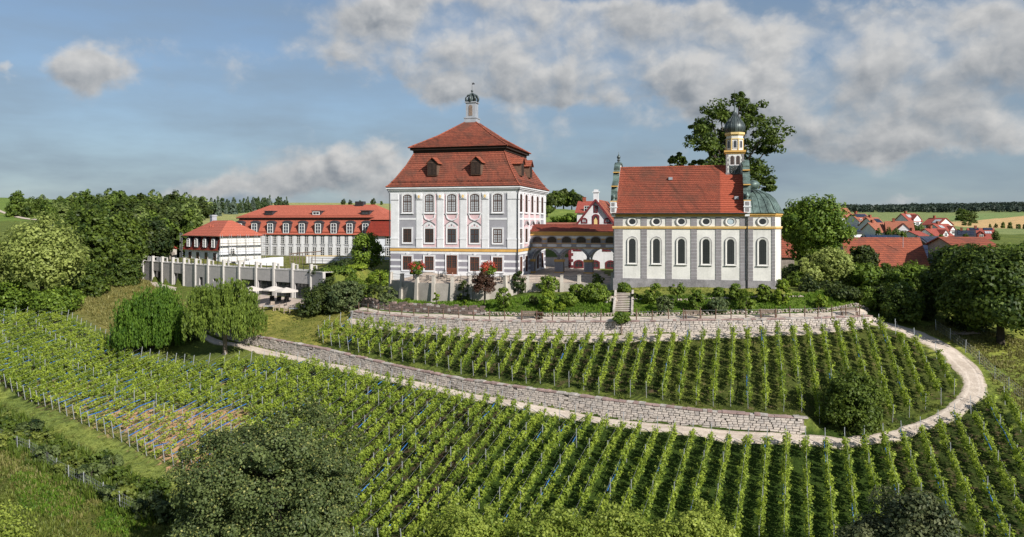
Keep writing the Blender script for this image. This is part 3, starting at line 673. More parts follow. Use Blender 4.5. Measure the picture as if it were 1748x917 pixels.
ribbon('bench_path', Gpoly([(610,528),(640,530.5),(720,535),(800,539),(900,541),(1000,541),(1100,540.5),(1200,539),(1300,537.5),(1400,535),(1482,532)]), uwb, 120, M['gravel'], .05, jit=(1, 0))
ribbon('garden_path', Gpoly([(236,447),(243,462),(250,478),(262,490),(300,498)]), Gpoly([(247,447),(252,462),(260,476),(272,484),(302,491)]), 40, M['gravel'], .07)
pwf = PW.p-PW.n[np.minimum(np.arange(len(PW.p)), len(PW.n)-1)]*.2
ribbon('pool_terrace', pwf[8:], Gpoly([(405,520),(440,524),(480,528),(520,527),(548,522)]), 40, M['terrace'], .08)
ribbon('farm_track', [P(-30,338,420)[:2], P(20,350,330)[:2], P(60,364,300)[:2], P(95,376,285)[:2]], [P(-30,341,400)[:2], P(14,353,325)[:2], P(52,367,296)[:2], P(86,379,280)[:2]], 30, M['gravel'], .25, 0)

# ------------------------------------------------------------------ leaves, crowns, trees
def norm(a): return a/np.maximum(np.linalg.norm(a, axis=-1, keepdims=True), 1e-9)
def cards(C, N, S, rg, asp=.62, fold=.18, droop=0):
    T = norm(np.cross(N, norm(rg.normal(size=N.shape))))
    if droop: T = norm(T*(1-droop)+np.array([0, 0, -1.])*droop)
    B = norm(np.cross(N, T)); S = np.broadcast_to(np.asarray(S, float), (len(C),))[:, None]
    f = N*S*fold
    return np.stack([C+T*S, C+B*S*asp+f, C-T*S, C-B*S*asp+f], 1).reshape(-1, 3)
def sph(rg, n): return norm(rg.normal(size=(n, 3)))
def crown(seed, r, h, z0, style='round', ncl=90, lpc=60, leaf=.2, cr=None, flat=.75, up=.35):
    ncl = int(ncl*1.3) if style in ('round', 'dome') else ncl
    """leaf cards gathered in clumps through a crown: returns card corners, tints and the clumps' centres"""
    rg = np.random.default_rng(seed)
    if z0 < .35 and style in ('round', 'dome', 'ball'): z0 = -(.34 if style != 'ball' else .16)*h
    hc = (h-z0)/2; zc = z0+hc; cr = cr or r*.25
    ph = rg.uniform(0, 6.28, (5,)); 
    def lobe(d):
        a = np.arctan2(d[:, 1], d[:, 0])
        return np.clip(1+.13*np.sin(2*a+ph[0])+.13*np.sin(3*a+ph[1]+2.5*d[:, 2])+.10*np.sin(5*a+ph[2]-4*d[:, 2])+.10*np.sin(5*d[:, 2]+ph[3]), .72, 1.13)
    d = sph(rg, ncl*3)
    if style in ('round', 'dome', 'ball', 'open'):
        d = d[d[:, 2] > (-.9 if style != 'open' else -.6)][:ncl]; n = len(d)
        u = rg.uniform(0, 1, n)**(.45 if style != 'open' else .6)
        k = (.35+.6*u) if style != 'ball' else (.7+.2*u)
        k = k*lobe(d) if style != 'ball' else k*(1+.4*(lobe(d)-1))
        c_ = d*k[:, None]*np.array([r-cr*.55, r-cr*.55, hc-cr*.45]); c_[:, 2] += zc
        if style == 'dome':
            t = (c_[:, 2]-z0)/(h-z0); c_[:, :2] *= (1.12-.30*np.clip(t, 0, 1))[:, None]
    elif style == 'cone':
        t = rg.uniform(0, 1, ncl)**1.25; a = rg.uniform(0, 6.28, ncl); rr = r*(1-t)**.85*(.35+.6*rg.uniform(0, 1, ncl)**.5)
        c_ = np.stack([rr*np.cos(a), rr*np.sin(a), z0+t*(h-z0)*.96], 1); d = norm(np.stack([np.cos(a), np.sin(a), .25+0*a], 1)); cr_ = cr*(1.1-.75*t)
    elif style == 'column':
        t = rg.uniform(0, 1, ncl); a = rg.uniform(0, 6.28, ncl); rr = (r-cr*.5)*np.sin(np.clip(.22+.78*t, 0, 1)*math.pi*.93)**.6*(.45+.5*rg.uniform(0, 1, ncl)**.5)
        c_ = np.stack([rr*np.cos(a), rr*np.sin(a), z0+t*(h-z0-cr*.6)+cr*.3], 1); d = norm(np.stack([np.cos(a), np.sin(a), .2+0*a], 1))
    elif style == 'weeping':
        d = d[d[:, 2] > -.1][:ncl]; n = len(d); k = (.6+.4*rg.uniform(0, 1, n)**.5)*lobe(d)
        c_ = d*k[:, None]*np.array([r, r, hc*1.0]); c_[:, 2] = z0+.25*(h-z0)+np.abs(c_[:, 2])*1.5*.98
    n = len(c_)
    rr = cr*rg.uniform(.5, 1.35, n) if style != 'cone' else cr_*rg.uniform(.7, 1.2, n)
    ci = np.repeat(np.arange(n), lpc); m = len(ci); q = sph(rg, m)
    rad = rg.uniform(.35, 1.05, m)**.6
    off = q*rad[:, None]*rr[ci][:, None]; off[:, 2] *= flat
    if style == 'weeping':
        so = rg.normal(0, .55, (n, 7, 2)); si = rg.integers(0, 7, m); off[:, :2] = so[ci, si]*rr[ci][:, None]+rg.normal(0, .07, (m, 2)); off[:, 2] = -np.abs(rg.uniform(0, 1, m))*np.minimum(rr[ci]*5.5, np.maximum(c_[ci][:, 2]-max(.4, z0*.55), .3))*rg.uniform(.55, 1, n)[ci]
    C = c_[ci]+off
    if style == 'cone': C[:, 2] -= .5*np.hypot(off[:, 0], off[:, 1])
    N = norm(q*.75+d[ci]*.35+np.array([0, 0, up])+rg.normal(size=(m, 3))*.45)
    tint = np.clip(.5+rg.normal(0, .16, n)[ci]+rg.normal(0, .2, m), 0, 1)
    S = leaf*rg.uniform(.5, 1.5, m)
    K = C[:, 2] > .05
    return cards(C[K], N[K], S[K]*(1.35 if style == 'weeping' else 1), rg, .34 if style == 'weeping' else .62, droop=.8 if style == 'weeping' else 0), tint[K], c_
def trunk_mb(seed, h, rad, cents, nl=7, lean=0, z_split=.3):
    rg = np.random.default_rng(seed+5); mb = MB()
    top = np.array([lean, rg.normal(0, .15), h*.8])
    pts = [np.array([0, 0, -.5]), np.array([0, 0, .15]), np.array([lean*.1, 0, h*z_split]), top*.6, top]
    mb.tube(pts, [rad*1.35, rad*1.05, rad*.8, rad*.5, rad*.15], 8)
    if len(cents):
        for k in rg.choice(len(cents), min(nl, len(cents)), replace=False):
            e = cents[k]; t = rg.uniform(z_split*.85, .62); b = np.array([0, 0, h*t]); b[0] = lean*t
            if e[2] < b[2]: b[2] = max(h*.15, e[2]*.8)
            mid = (b+e)/2+np.array([0, 0, -.06*h*rg.uniform(-.4, 1)])
            mb.tube([b, mid, e], [rad*.42, rad*.28, rad*.08], 5, cap=False)
    return mb
def make_tree(name, label, cat, loc, r, h, style, leafm, z0=None, ncl=90, lpc=60, leaf=.2, cr=None, seed=1, trunk=None, bark='bark', group=None, nl=7, lean=0, flat=.75, extra=None, up=.35):
    z0 = h*.25 if z0 is None else z0
    t = thing(name, label, cat, loc, 0, group)
    co, ti, ce = crown(seed, r, h, z0, style, ncl, lpc, leaf, cr, flat, up)
    put('crown', quads_mesh('crown', co, L[leafm], ti), t)
    if extra:
        rg = np.random.default_rng(seed+77); k = rg.choice(len(co)//4, int(len(co)//4*extra[1]), replace=False); cc = co.reshape(-1, 4, 3)[k].mean(1)+np.array([0, 0, .05])
        put('fruit_bunches', quads_mesh('fruit_bunches', cards(cc, sph(rg, len(cc)), leaf*1.0, rg), L[extra[0]], rg.uniform(0, 1, len(cc))), t)
    trunk_mb(seed, h, trunk or max(.06, r*.075), ce, nl, lean).build('trunk', M[bark], t)
    return t
def tree_at(name, label, cat, px, base, top, wid, style, leafm, Y=None, zg=None, **kw):
    """a tree whose foot, top and width are read from the photograph; Y set where the foot is hidden"""
    if Y is None: g = G(px, base)
    else:
        x = (px-CX)/F*Y; g = np.array([x, Y, h1(x, Y)])
    zt = CZ-(top-CY)/F*g[1]; h = max(.5, zt-g[2]); r = wid/2/F*g[1]
    return make_tree(name, label, cat, tuple(g), r, h, style, leafm, **kw)

# ------------------------------------------------------------------ dry-stone walls
STONES = []
def stone_mesh(seed, m):
    rg = np.random.default_rng(seed); mb = MB(); mb.box(-.5, -.5, -.5, .5, .5, .5)
    v = np.array(mb.v); v *= rg.uniform(.86, 1.0, v.shape); v += rg.normal(0, .02, v.shape); mb.v = [tuple(q) for q in v]
    return mb.mesh('stone', m)
for k in range(10): STONES.append(stone_mesh(k, M['stone'] if k < 6 else M['stone2'] if k < 9 else M['stonered']))
def stone_wall(name, label, st, course, wmin, wmax, q0, q1, thick=.5, cap=True, limit=300, group=None):
    rg = np.random.default_rng(int(st.cum[-1]*10))
    mid = st.at((q0+q1)/2)[0]; t = thing(name, label, 'stone wall', (mid[0], mid[1], float(st.at((q0+q1)/2)[2])), 0, group)
    o0 = np.array(t.location)
    def w2(p, z): return (p[0]-o0[0], p[1]-o0[1], z-o0[2])
    core = MB(); n = int((q1-q0)/1.0); prev = None
    for i in range(n+1):
        q = q0+(q1-q0)*i/n; p, zt, zb = st.at(q); nn, tt = st.normal(q)
        cur = [w2(p-nn*.12, zb-.3), w2(p-nn*.12, zt-.05), w2(p+nn*(thick-.12), zt-.05), w2(p+nn*(thick-.12), zb-.3)]
        if prev:
            for a in range(4): core.face([prev[a], cur[a], cur[(a+1) % 4], prev[(a+1) % 4]])
        else: core.face(cur)
        prev = cur
    core.face(prev[::-1]); core.build('wall_core', M['joint'], t)
    items = []
    ncourse = int(max(st.h)/course)+2
    for cidx in range(ncourse):
        q = q0+rg.uniform(0, .3)
        while q < q1:
            wd = rg.uniform(wmin, wmax)*(1.25 if cidx == 0 else 1); p, zt, zb = st.at(min(q+wd/2, q1)); nn, tt = st.normal(min(q+wd/2, q1))
            hh = (zt-zb)/max(1, round((zt-zb)/course)); z = zb-.08+(cidx+.5)*hh
            if z < zt-hh*.2 and q+wd < q1+.2:
                px, py = pxpy(p[0], p[1], z)
                # slope of the course along the wall
                pa, za, ba = st.at(max(q, q0)); pb, zb2, bb = st.at(min(q+wd, q1))
                f = (z-zb)/max(zt-zb, .1); dz = ((ba+(za-ba)*f)-(bb+(zb2-bb)*f))
                items.append((w2(p-nn*(.13+rg.uniform(-.03, .05)), z+rg.normal(0, .01)), math.atan2(tt[1], tt[0])+rg.normal(0, .02), (wd*.97, .22, hh*rg.uniform(.84, .97)), math.atan2(dz, wd), (wd*hh)/p[1]**2 if 0 <= px <= 1748 else 0, int(rg.integers(0, 9))))
            q += wd
    items.sort(key=lambda a: -a[4])
    for it in items[:limit]:
        o = put('stone', STONES[it[5]], t, it[0], (0, it[3], it[1]), it[2])
    if len(items) > limit:
        mb = MB()
        from mathutils import Matrix, Euler
        for it in items[limit:]:
            mtx = Matrix.LocRotScale(Vector(it[0]), Euler((0, it[3], it[1])), Vector(it[2])); me = STONES[it[5]]
            mb.idx([mtx @ v.co for v in me.vertices], [tuple(p_.vertices) for p_ in me.polygons], 1 if 6 <= it[5] < 9 else 0)
        tag(mb.build('stones', [M['stone'], M['stone2']], t), kind='stuff')
    if cap:
        mb = MB(); q = q0
        while q < q1:
            wd = rg.uniform(.35, .8); p, zt, zb = st.at(min(q+wd/2, q1)); nn, tt = st.normal(min(q+wd/2, q1))
            a = p-tt*wd*.49-nn*(.26+rg.uniform(-.03, .06)); b = p+tt*wd*.49-nn*(.26+rg.uniform(-.03, .06)); c2 = p+tt*wd*.49+nn*(thick*.75+rg.uniform(-.1, .1)); d2 = p-tt*wd*.49+nn*(thick*.75+rg.uniform(-.1, .1))
            z0 = zt-.06+rg.uniform(0, .03); z1 = z0+rg.uniform(.08, .16)
            zz = st.at(max(q, q0))[1]-zt
            vs = [w2(a, z0+zz), w2(b, z0-zz), w2(c2, z0-zz), w2(d2, z0+zz), w2(a, z1+zz), w2(b, z1-zz), w2(c2, z1-zz), w2(d2, z1+zz)]
            mb.idx(vs, [(0,3,2,1),(4,5,6,7),(0,1,5,4),(1,2,6,5),(2,3,7,6),(3,0,4,7)], int(rg.integers(0, 3) > 1))
            q += wd
        tag(mb.build('capstones', [M['stonered'], M['stone2']], t), kind='stuff')
    return t
stone_wall('stone_wall', 'long pale dry-stone wall running along the lower gravel path under the upper vineyard', LW, .21, .32, .68, 2.0, LW.cum[-1]-.05)
stone_wall('stone_wall', 'pale dry-stone wall under the row of wooden posts and benches', UW, .20, .28, .62, .2, UW.cum[-1]-.05)

# ------------------------------------------------------------------ vines
def vine_mesh(seed, young=False, n=105):
    rg = np.random.default_rng(seed)
    if young: n = int(n*.42)
    # shoots climbing the wires
    k = 9 if not young else 5
    sx = rg.uniform(-.62, .62, k); top = rg.uniform(.95, 1.6, k) if not young else rg.uniform(.8, 1.35, k); yo = rg.normal(0, .07, k)
    i = rg.integers(0, k, n); u = rg.uniform(0, 1, n)**.85
    z = .42+u*(top[i]-.42) if not young else .45+u*(top[i]-.45)
    lean = rg.normal(0, .12, k); side = rg.normal(0, .11, k)
    X = sx[i]+lean[i]*u+rg.normal(0, .10, n); Yy = yo[i]+side[i]*u*u*1.6+rg.normal(0, .088, n)
    C = np.stack([X, Yy, z], 1); N = norm(np.stack([rg.normal(0, .5, n), np.sign(Yy+rg.normal(0, .05, n))*.6+rg.normal(0, .4, n), .45+rg.normal(0, .4, n)], 1))
    co = cards(C, N, rg.uniform(.055, .115, n)*(1.0 if not young else 1.1), rg, .8)
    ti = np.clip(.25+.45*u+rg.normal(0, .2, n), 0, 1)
    return quads_mesh('vine', co, L['vineyoung' if young else 'vine'], ti)
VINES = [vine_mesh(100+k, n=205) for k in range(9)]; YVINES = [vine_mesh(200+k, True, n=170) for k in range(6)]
def stem_mesh(seed):
    rg = np.random.default_rng(seed); mb = MB(); mb.tube([(0,0,-.1),(rg.normal(0,.05),0,.4),(rg.normal(0,.1),0,.85)], [.035,.028,.02], 5); mb.tube([(0,0,.8),(.5,0,.85)], .014, 4); return mb.mesh('stem', M['bark'])
STEMS = [stem_mesh(k) for k in range(3)]
def post_mesh(): mb = MB(); mb.box(-.028,-.022,-.4,.028,.022,1.66); mb.box(-.05,-.03,1.0,.05,.03,1.03); return mb.mesh('post', M['steel'])
POST = post_mesh()
YOUNG = Gpoly([(60,692),(170,684),(290,700),(420,700),(420,870),(319,815),(200,757)])
def vine_row(d, A, B, label, group, seed, net=.6):
    rg = np.random.default_rng(seed); A = np.array(A); B = np.array(B); ln = np.hypot(*(B-A)); ang = math.atan2(d[1], d[0])
    o0 = np.array([A[0], A[1], h1(*A)]); t = thing('vine_row', label, 'vine row', tuple(o0), 0, group)
    n = max(2, int(ln/1.15)); s = (np.arange(n)+.5)/n*ln
    X = A[0]+d[0]*s; Y = A[1]+d[1]*s; Z = H(X, Y); yg = inside(X, Y, YOUNG)
    pit = -np.arctan2(H(X+d[0]*.5, Y+d[1]*.5)-H(X-d[0]*.5, Y-d[1]*.5), 1.0)
    for i in range(n):
        if rg.random() < (.12 if yg[i] else .035): continue
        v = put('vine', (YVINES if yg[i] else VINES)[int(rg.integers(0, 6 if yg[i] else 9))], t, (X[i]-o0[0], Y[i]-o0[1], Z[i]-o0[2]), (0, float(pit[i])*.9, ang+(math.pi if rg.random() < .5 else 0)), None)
        if abs(v.rotation_euler.z-ang) > 1: v.rotation_euler.y *= -1
        k = rg.uniform(.72, 1.16); v.scale = (rg.uniform(.9, 1.15), rg.uniform(.75, 1.3), k)
    # bare stems joined per row
    m = max(2, int(ln/4.6)); q = np.linspace(0, ln, m+1); px_ = A[0]+d[0]*q; py_ = A[1]+d[1]*q; pz_ = H(px_, py_)
    for i in range(m+1):
        e = 0. if 0 < i < m else (.16 if i == 0 else -.16)
        put('post', POST, t, (px_[i]-o0[0], py_[i]-o0[1], pz_[i]-o0[2]), (rg.normal(0, .02), -e if i == 0 else -e, ang))
    w_ = MB(); run = []
    k = max(4, int(ln/1.3)); q = np.linspace(0, ln, k+1); xx = A[0]+d[0]*q; yy = A[1]+d[1]*q; zz = H(xx, yy); yq = inside(xx, yy, YOUNG)
    nx, ny = -d[1], d[0]
    for zo in (.75, 1.45): w_.tube([(xx[i]-o0[0], yy[i]-o0[1], zz[i]-o0[2]+zo) for i in range(k+1)], .006, 3, cap=False)
    w_.build('wire', M['steel'], t)
    def flush(run):
        if len(run) > 1: nm = MB(); nm.tube([q[:3] for q in run], [(.042 if q[3] else .036)*rg.uniform(.6, 1.3) for q in run], 5); nm.build('rolled_net', M['net'], t)
    state = rg.random() < net
    for i in range(k+1):
        if rg.random() < .5: state = rg.random() < net
        on = state or yq[i]
        if on: of = .24 if yq[i] else .13; run.append((xx[i]-o0[0]+nx*of+rg.normal(0, .03), yy[i]-o0[1]+ny*of, zz[i]-o0[2]+.9+rg.normal(0, .07), bool(yq[i])))
        if not on or i == k: flush(run); run = []
    return t
def clip_line(o, d, poly):
    ts = []; n = len(poly)
    for i in range(n):
        a = poly[i]; e = poly[(i+1) % n]-a; den = d[0]*e[1]-d[1]*e[0]
        if abs(den) < 1e-9: continue
        w_ = a-o; u = (w_[0]*d[1]-w_[1]*d[0])/den
        if 0 <= u < 1: ts.append((w_[0]*e[1]-w_[1]*e[0])/den)
    return sorted(ts)
def vineyard(poly, heading, spacing, jit, mk):
    d = np.array([math.sin(R(heading)), math.cos(R(heading))]); nn = np.array([d[1], -d[0]])
    k = poly @ nn; rows = []
    for s in np.arange(k.min()+spacing*.4, k.max(), spacing):
        ts = clip_line(nn*s, d, poly)
        for a, b in zip(ts[::2], ts[1::2]):
            if b-a > 2.2: rows.append((nn*s+d*(a+jit), nn*s+d*(b-jit)))
    for i, (a, b) in enumerate(rows): mk(i, len(rows), d, a, b)
def mk_upper(i, n, d, a, b):
    vine_row(d, a, b, f'{ordinal(i+1)} vine row from the left in the upper vineyard between the two stone walls', 'vine rows of the upper vineyard', 1000+i, .34)
def mk_lower(i, n, d, a, b):
    vine_row(d, a, b, f'{ordinal(i+1)} vine row from the left in the lower vineyard below the long gravel path', 'vine rows of the lower vineyard', 2000+i, .62 if i < n*.45 else .34)
vineyard(PUPV, 17.6, 1.53, .1, mk_upper)
vineyard(PLOV, 21.0, 1.53, .1, mk_lower)
# ------------------------------------------------------------------ building helpers
YAW = R(-15.1); UX, UY = math.cos(YAW), math.sin(YAW)     # every historic front runs along (UX, UY)
def outline(w, h, rise=0, n=8, x0=0, z0=0, round_=False):
    pts = [(x0-w/2, z0), (x0+w/2, z0), (x0+w/2, z0+h-rise)]
    if rise > 0:
        r = (w*w/4+rise*rise)/(2*rise); a = math.asin(min(1, w/2/r)); zc = z0+h-r
        if rise >= w/2-1e-6: a = math.pi/2; zc = z0+h-w/2; r = w/2
        for k in range(1, n): t = a-2*a*k/n; pts.append((x0+r*math.sin(t), zc+r*math.cos(t)))
    pts.append((x0-w/2, z0+h-rise)); return pts
def oval(rx, rz, n=20, x0=0, z0=0): return [(x0+rx*math.cos(2*math.pi*k/n), z0+rz*math.sin(2*math.pi*k/n)) for k in range(n)]
def grow(o, d, cx=None, cz=None):
    xs = [p[0] for p in o]; zs = [p[1] for p in o]; cx = (min(xs)+max(xs))/2; cz = (min(zs)+max(zs))/2
    kx = ((max(xs)-min(xs))/2+d)/((max(xs)-min(xs))/2); kz = ((max(zs)-min(zs))/2+d)/((max(zs)-min(zs))/2)
    return [(cx+(x-cx)*kx, cz+(z-cz)*kz) for x, z in o]
WCACHE = {}
def window(parent, pos, ang, w, h, rise=0, nx=2, nz=2, frame=.09, bar=.05, mats=('brown', 'glass'), sur=None, surw=.18, surm='white', fine=None, name='window', oval_=False, depth=.10, sill=None, casement=.0):
    """frame with bars (part) > pane, stucco surround; pos is the middle of the sill in the parent's frame"""
    key = (w, h, rise, nx, nz, frame, bar, mats, sur, surw, surm, fine, oval_, depth, sill)
    if key not in WCACHE:
        o = oval(w/2, h/2, 20, 0, h/2) if oval_ else outline(w, h, rise)
        mb = MB(); mb.ring(o, grow(o, -frame), -depth, .02)
        ztop = h-frame
        if nx and nz:
            for i in range(1, nx): mb.box(-w/2+w*i/nx-bar/2, -depth*.8, frame, -w/2+w*i/nx+bar/2, 0, ztop-(rise*.12 if rise else 0))
            for k in range(1, nz):
                z = (h*.62 if nz == 2 else h*k/nz); mb.box(-w/2+frame, -depth*.75, z-bar/2, w/2-frame, -.001, z+bar/2)
        fr = mb.mesh(name, M[mats[0]])
        pm = MB(); pm.face([(x, -.03, z) for x, z in grow(o, -frame*.6)])
        pa = pm.mesh('pane', M[mats[1]]); gl = None
        if fine:
            fb_ = MB(); b2 = .018
            for i in range(1, fine[0]):
                x = -w/2+frame+(w-2*frame)*i/fine[0]; fb_.box(x-b2, -.05, frame, x+b2, -.031, ztop-rise*.3)
            for k in range(1, fine[1]): z = frame+(ztop-frame)*k/fine[1]; fb_.box(-w/2+frame, -.049, z-b2, w/2-frame, -.032, z+b2)
            gl = fb_.mesh('glazing_bars', M[mats[0]])
        su = None
        if sur is not None:
            sb = MB(); sb.ring(grow(o, surw), grow(o, .005), -sur, 0, 0, sur*.35)
            if sill: sb.box(-w/2-surw-.08, -sur-.07, -surw-.02, w/2+surw+.08, -.001, -surw+.09)
            su = sb.mesh('surround', M[surm])
        WCACHE[key] = (fr, pa, gl, su)
    fr, pa, gl, su = WCACHE[key]
    wo_ = put(name, fr, parent, pos, ang)
    put('pane', pa, wo_)
    if gl: put('glazing_bars', gl, wo_)
    if su: put('surround', su, wo_)
    return wo_
def hip(mb, x0, x1, y0, y1, z0, z1, ix, iy, m=0):
    """roof skirt from the rectangle at z0 to the inset rectangle at z1"""
    a = [(x0,y0,z0),(x1,y0,z0),(x1,y1,z0),(x0,y1,z0)]; b = [(x0+ix,y0+iy,z1),(x1-ix,y0+iy,z1),(x1-ix,y1-iy,z1),(x0+ix,y1-iy,z1)]
    return mb.idx(a+b, [(0,1,5,4),(1,2,6,5),(2,3,7,6),(3,0,4,7),(4,5,6,7),(3,2,1,0)], m)

def courses(prof, course=.36, step=.055):
    """a roof profile (offset, height) cut into overlapping tile courses, each butting a little proud of the one below"""
    out = []
    for (o0, z0), (o1, z1) in zip(prof, prof[1:]):
        L_ = math.hypot(o1-o0, z1-z0); n = max(1, round(L_/course)); no, nz = (z1-z0)/L_, -(o1-o0)/L_
        for k in range(n):
            a, b = k/n, (k+1)/n
            out += [(o0+(o1-o0)*a+no*step, z0+(z1-z0)*a+nz*step), (o0+(o1-o0)*b, z0+(z1-z0)*b)]
    return out
# ------------------------------------------------------------------ the palace
CW, CD = 19.7, 18.4
castle = thing('palace', 'tall white and grey baroque palace with red mansard roof and pink window bays', 'palace', (0.76, 106, 0), YAW)
def fx(px):                                              # local x on the palace front (0 at the right corner, negative to the left)
    r = (px-CX)/F; return -(0.76-106*r)/(UX+(-UY)*r)
b_ = MB(); b_.box(-CW, 0, -1.2, 0, CD, 12.75); b_.build('wall', M['grey'], castle)
b_ = MB(); b_.box(-CW-.06, -.06, -1.2, .06, CD+.06, .42); b_.build('base_course', M['white'], castle)
# ground floor: raised white stripes on mauve-grey
b_ = MB(); b_.box(-CW-.02, -.022, .40, .022, CD+.02, 3.36); b_.build('ground_floor_render', M['purplegrey'], castle)
for z0, z1 in ((2.93, 3.34), (1.82, 2.14), (.86, 1.16)):
    b_ = MB(); b_.box(-CW-.045, -.045, z0, .045, CD+.04, z1); b_.build('white_stripe', M['white'], castle)
b_ = MB()
for z in (2.52, 1.49): b_.box(-CW-.034, -.034, z-.012, .034, CD+.03, z+.012)
b_.build('render_joint', M['grey'], castle)
b_ = MB(); b_.box(-CW-.14, -.14, 3.36, .14, CD+.14, 3.76); b_.build('ochre_band', M['ochre'], castle)
b_ = MB(); b_.box(-CW-.18, -.18, 3.762, .18, CD+.18, 3.86); b_.build('string_course', M['grey'], castle)
# cornice
b_ = MB()
for z0, z1, o in ((11.95, 12.22, .10), (12.222, 12.42, .22), (12.422, 12.62, .40), (12.622, 12.80, .55)): b_.box(-CW-o, -o, z0, o, CD+o, z1)
b_.build('cornice', M['white'], castle)
# pilasters on the front and the right side
fp = [(667.6, 680.2), (711.3, 720.8), (747, 757), (786, 796.2), (823.4, 833.6), (866.8, 883.4)]
fpx = [(max(-CW, fx(a)), min(0, fx(b))) for a, b in fp]
def pil(x0, x1, front=True, y0=0, y1=0):
    mb = MB()
    for z0, z1, o in ((3.86, 5.1, .16), (5.1, 5.3, .20), (5.3, 10.9, .13), (11.0, 11.95, .17)):
        if front: mb.box(x0-(o-.13)*.8, -o, z0, x1+(o-.13)*.8, .05, z1)
        else: mb.box(-.05, y0-(o-.13)*.8, z0, o, y1+(o-.13)*.8, z1)
    return mb.build('pilaster', M['white'], castle)
for i, (a, b) in enumerate(fpx):
    p_ = pil(a, b)
    if 0 < i < 5:
        mb = MB(); xc = (a+b)/2; mb.slab([(xc-.28, 11.15), (xc+.28, 11.15), (xc+.40, 11.75), (xc-.40, 11.75)], -.27, -.171); mb.slab(oval(.17, .24, 12, xc, 11.45), -.31, -.271, 1); mb.build('capital', [M['white'], M['ochrepale']], p_)
sp = [(0, .95), (2.75, 3.35), (6.6, 7.2), (10.3, 10.9), (13.9, 14.5), (17.0, 18.4)]
for a, b in sp: pil(0, 0, False, a, b)
def panel(x0, x1, z0, z1, m): b_ = MB(); b_.box(x0+.06, -.03, z0, x1-.06, .01, z1); b_.build('bay_panel', M[m], castle)
for i in range(5):
    x0, x1 = fpx[i][1], fpx[i+1][0]
    panel(x0, x1, 3.95, 11.85, 'pink' if 0 < i < 4 else 'grey')
    if i in (0, 4): b_ = MB(); b_.box(x0, -.08, 8.0, x1, .01, 8.28); b_.build('white_stripe', M['white'], castle)
    fr_ = MB(); fr_.ring([(x0, 3.87), (x1, 3.87), (x1, 11.94), (x0, 11.94)], [(x0+.13, 4.0), (x1-.13, 4.0), (x1-.13, 11.8), (x0+.13, 11.8)], -.07, 0); fr_.build('bay_border', M['white'], castle)
for i in range(5):
    y0, y1 = sp[i][1], sp[i+1][0]
    b_ = MB(); b_.box(-.01, y0+.06, 3.95, .03, y1-.06, 11.85); b_.build('bay_panel', M['pink' if 0 < i < 4 else 'grey'], castle)
    b_ = MB(); b_.box(-.01, y0, 8.0, .08, y1, 8.28); b_.build('white_stripe', M['white'], castle)
# windows of the front
def ear(mb, x, z): mb.box(x-.08, -.115, z-.1, x+.08, 0, z+.1)
for i, px in enumerate((695.8, 733.2, 771.6, 810.7, 849.8)):
    x = fx(px); mid = 0 < i < 4
    window(castle, (x, -.04, 9.16), 0, 1.36, 2.62, .26, 2, 2, .09, .09, ('brown', 'glasscurtain'), .11, .24, 'white', (4, 7), sill=True)
    window(castle, (x, -.04, 4.66), 0, 1.30, 2.0, 0, 2, 2, .09, .09, ('brown', 'glasscurtain' if i == 4 else 'glassblue' if i in (2, 3) else 'glass'), .11, .24, 'white', (4, 5))
    if i == 2:
        d_ = window(castle, (x, -.06, .0), 0, 1.62, 2.78, 0, 2, 1, .12, .12, ('brownred', 'glass'), .11, .20, 'white', (4, 8), name='door')
        mb = MB(); mb.box(-.72, -.075, .1, -.05, -.035, .95); mb.box(.05, -.075, .1, .72, -.035, .95); mb.build('door_panel', M['brownred'], d_)
    else:
        window(castle, (x, -.06, .55), 0, 1.38, 2.02, 0, 2, 2, .09, .09, ('brownred', 'glass'), .11, .26, 'white', (4, 4))
    mb = MB(); mb.slab([(x-.13, 2.82), (x+.13, 2.82), (x+.19, 3.10), (x-.19, 3.10)], -.18, -.05); mb.build('keystone', M['white'], castle)
    if mid:
        # ornate apron under the upper window, curved pediment over the middle one
        mb = MB()
        pts = [(-.98, 8.92), (-.80, 8.60), (-.78, 8.32), (-.5, 8.06), (-.2, 8.0), (0, 7.9), (.2, 8.0), (.5, 8.06), (.78, 8.32), (.80, 8.60), (.98, 8.92)]
        for a, b in zip(pts, pts[1:]): mb.bar((x+a[0], -.09, a[1]), (x+b[0], -.09, b[1]), .12, .14)
        mb.box(x-1.05, -.17, 8.86, x+1.05, 0, 9.0); mb.build('window_apron', M['white'], castle)
        pb = [(-.92, 6.85), (.92, 6.85), (.90, 7.25), (.5, 7.55), (.2, 7.72), (0, 7.76), (-.2, 7.72), (-.5, 7.55), (-.90, 7.25)]
        mb = MB(); mb.slab([(x+a, z) for a, z in pb], -.10, 0); pd = mb.build('pediment', M['white'], castle)
        mb = MB(); arc = [(-1.0, 7.22), (-.8, 7.42), (-.5, 7.64), (-.2, 7.79), (0, 7.82), (.2, 7.79), (.5, 7.64), (.8, 7.42), (1.0, 7.22)]
        for a, b in zip(arc, arc[1:]): mb.bar((x+a[0], -.10, a[1]), (x+b[0], -.10, b[1]), .20, .07)
        mb.build('pediment_moulding', M['greydark'], pd)
        mb = MB(); mb.slab([(x-.62, 6.98), (x-.2, 7.0), (x-.34, 7.3)], -.125, -.101, 0); mb.slab([(x+.2, 7.0), (x+.62, 6.98), (x+.34, 7.3)], -.125, -.101, 0); mb.slab(oval(.12, .17, 10, x, 7.25), -.15, -.101, 1); mb.build('pediment_ornament', [M['pink'], M['greydark']], pd)
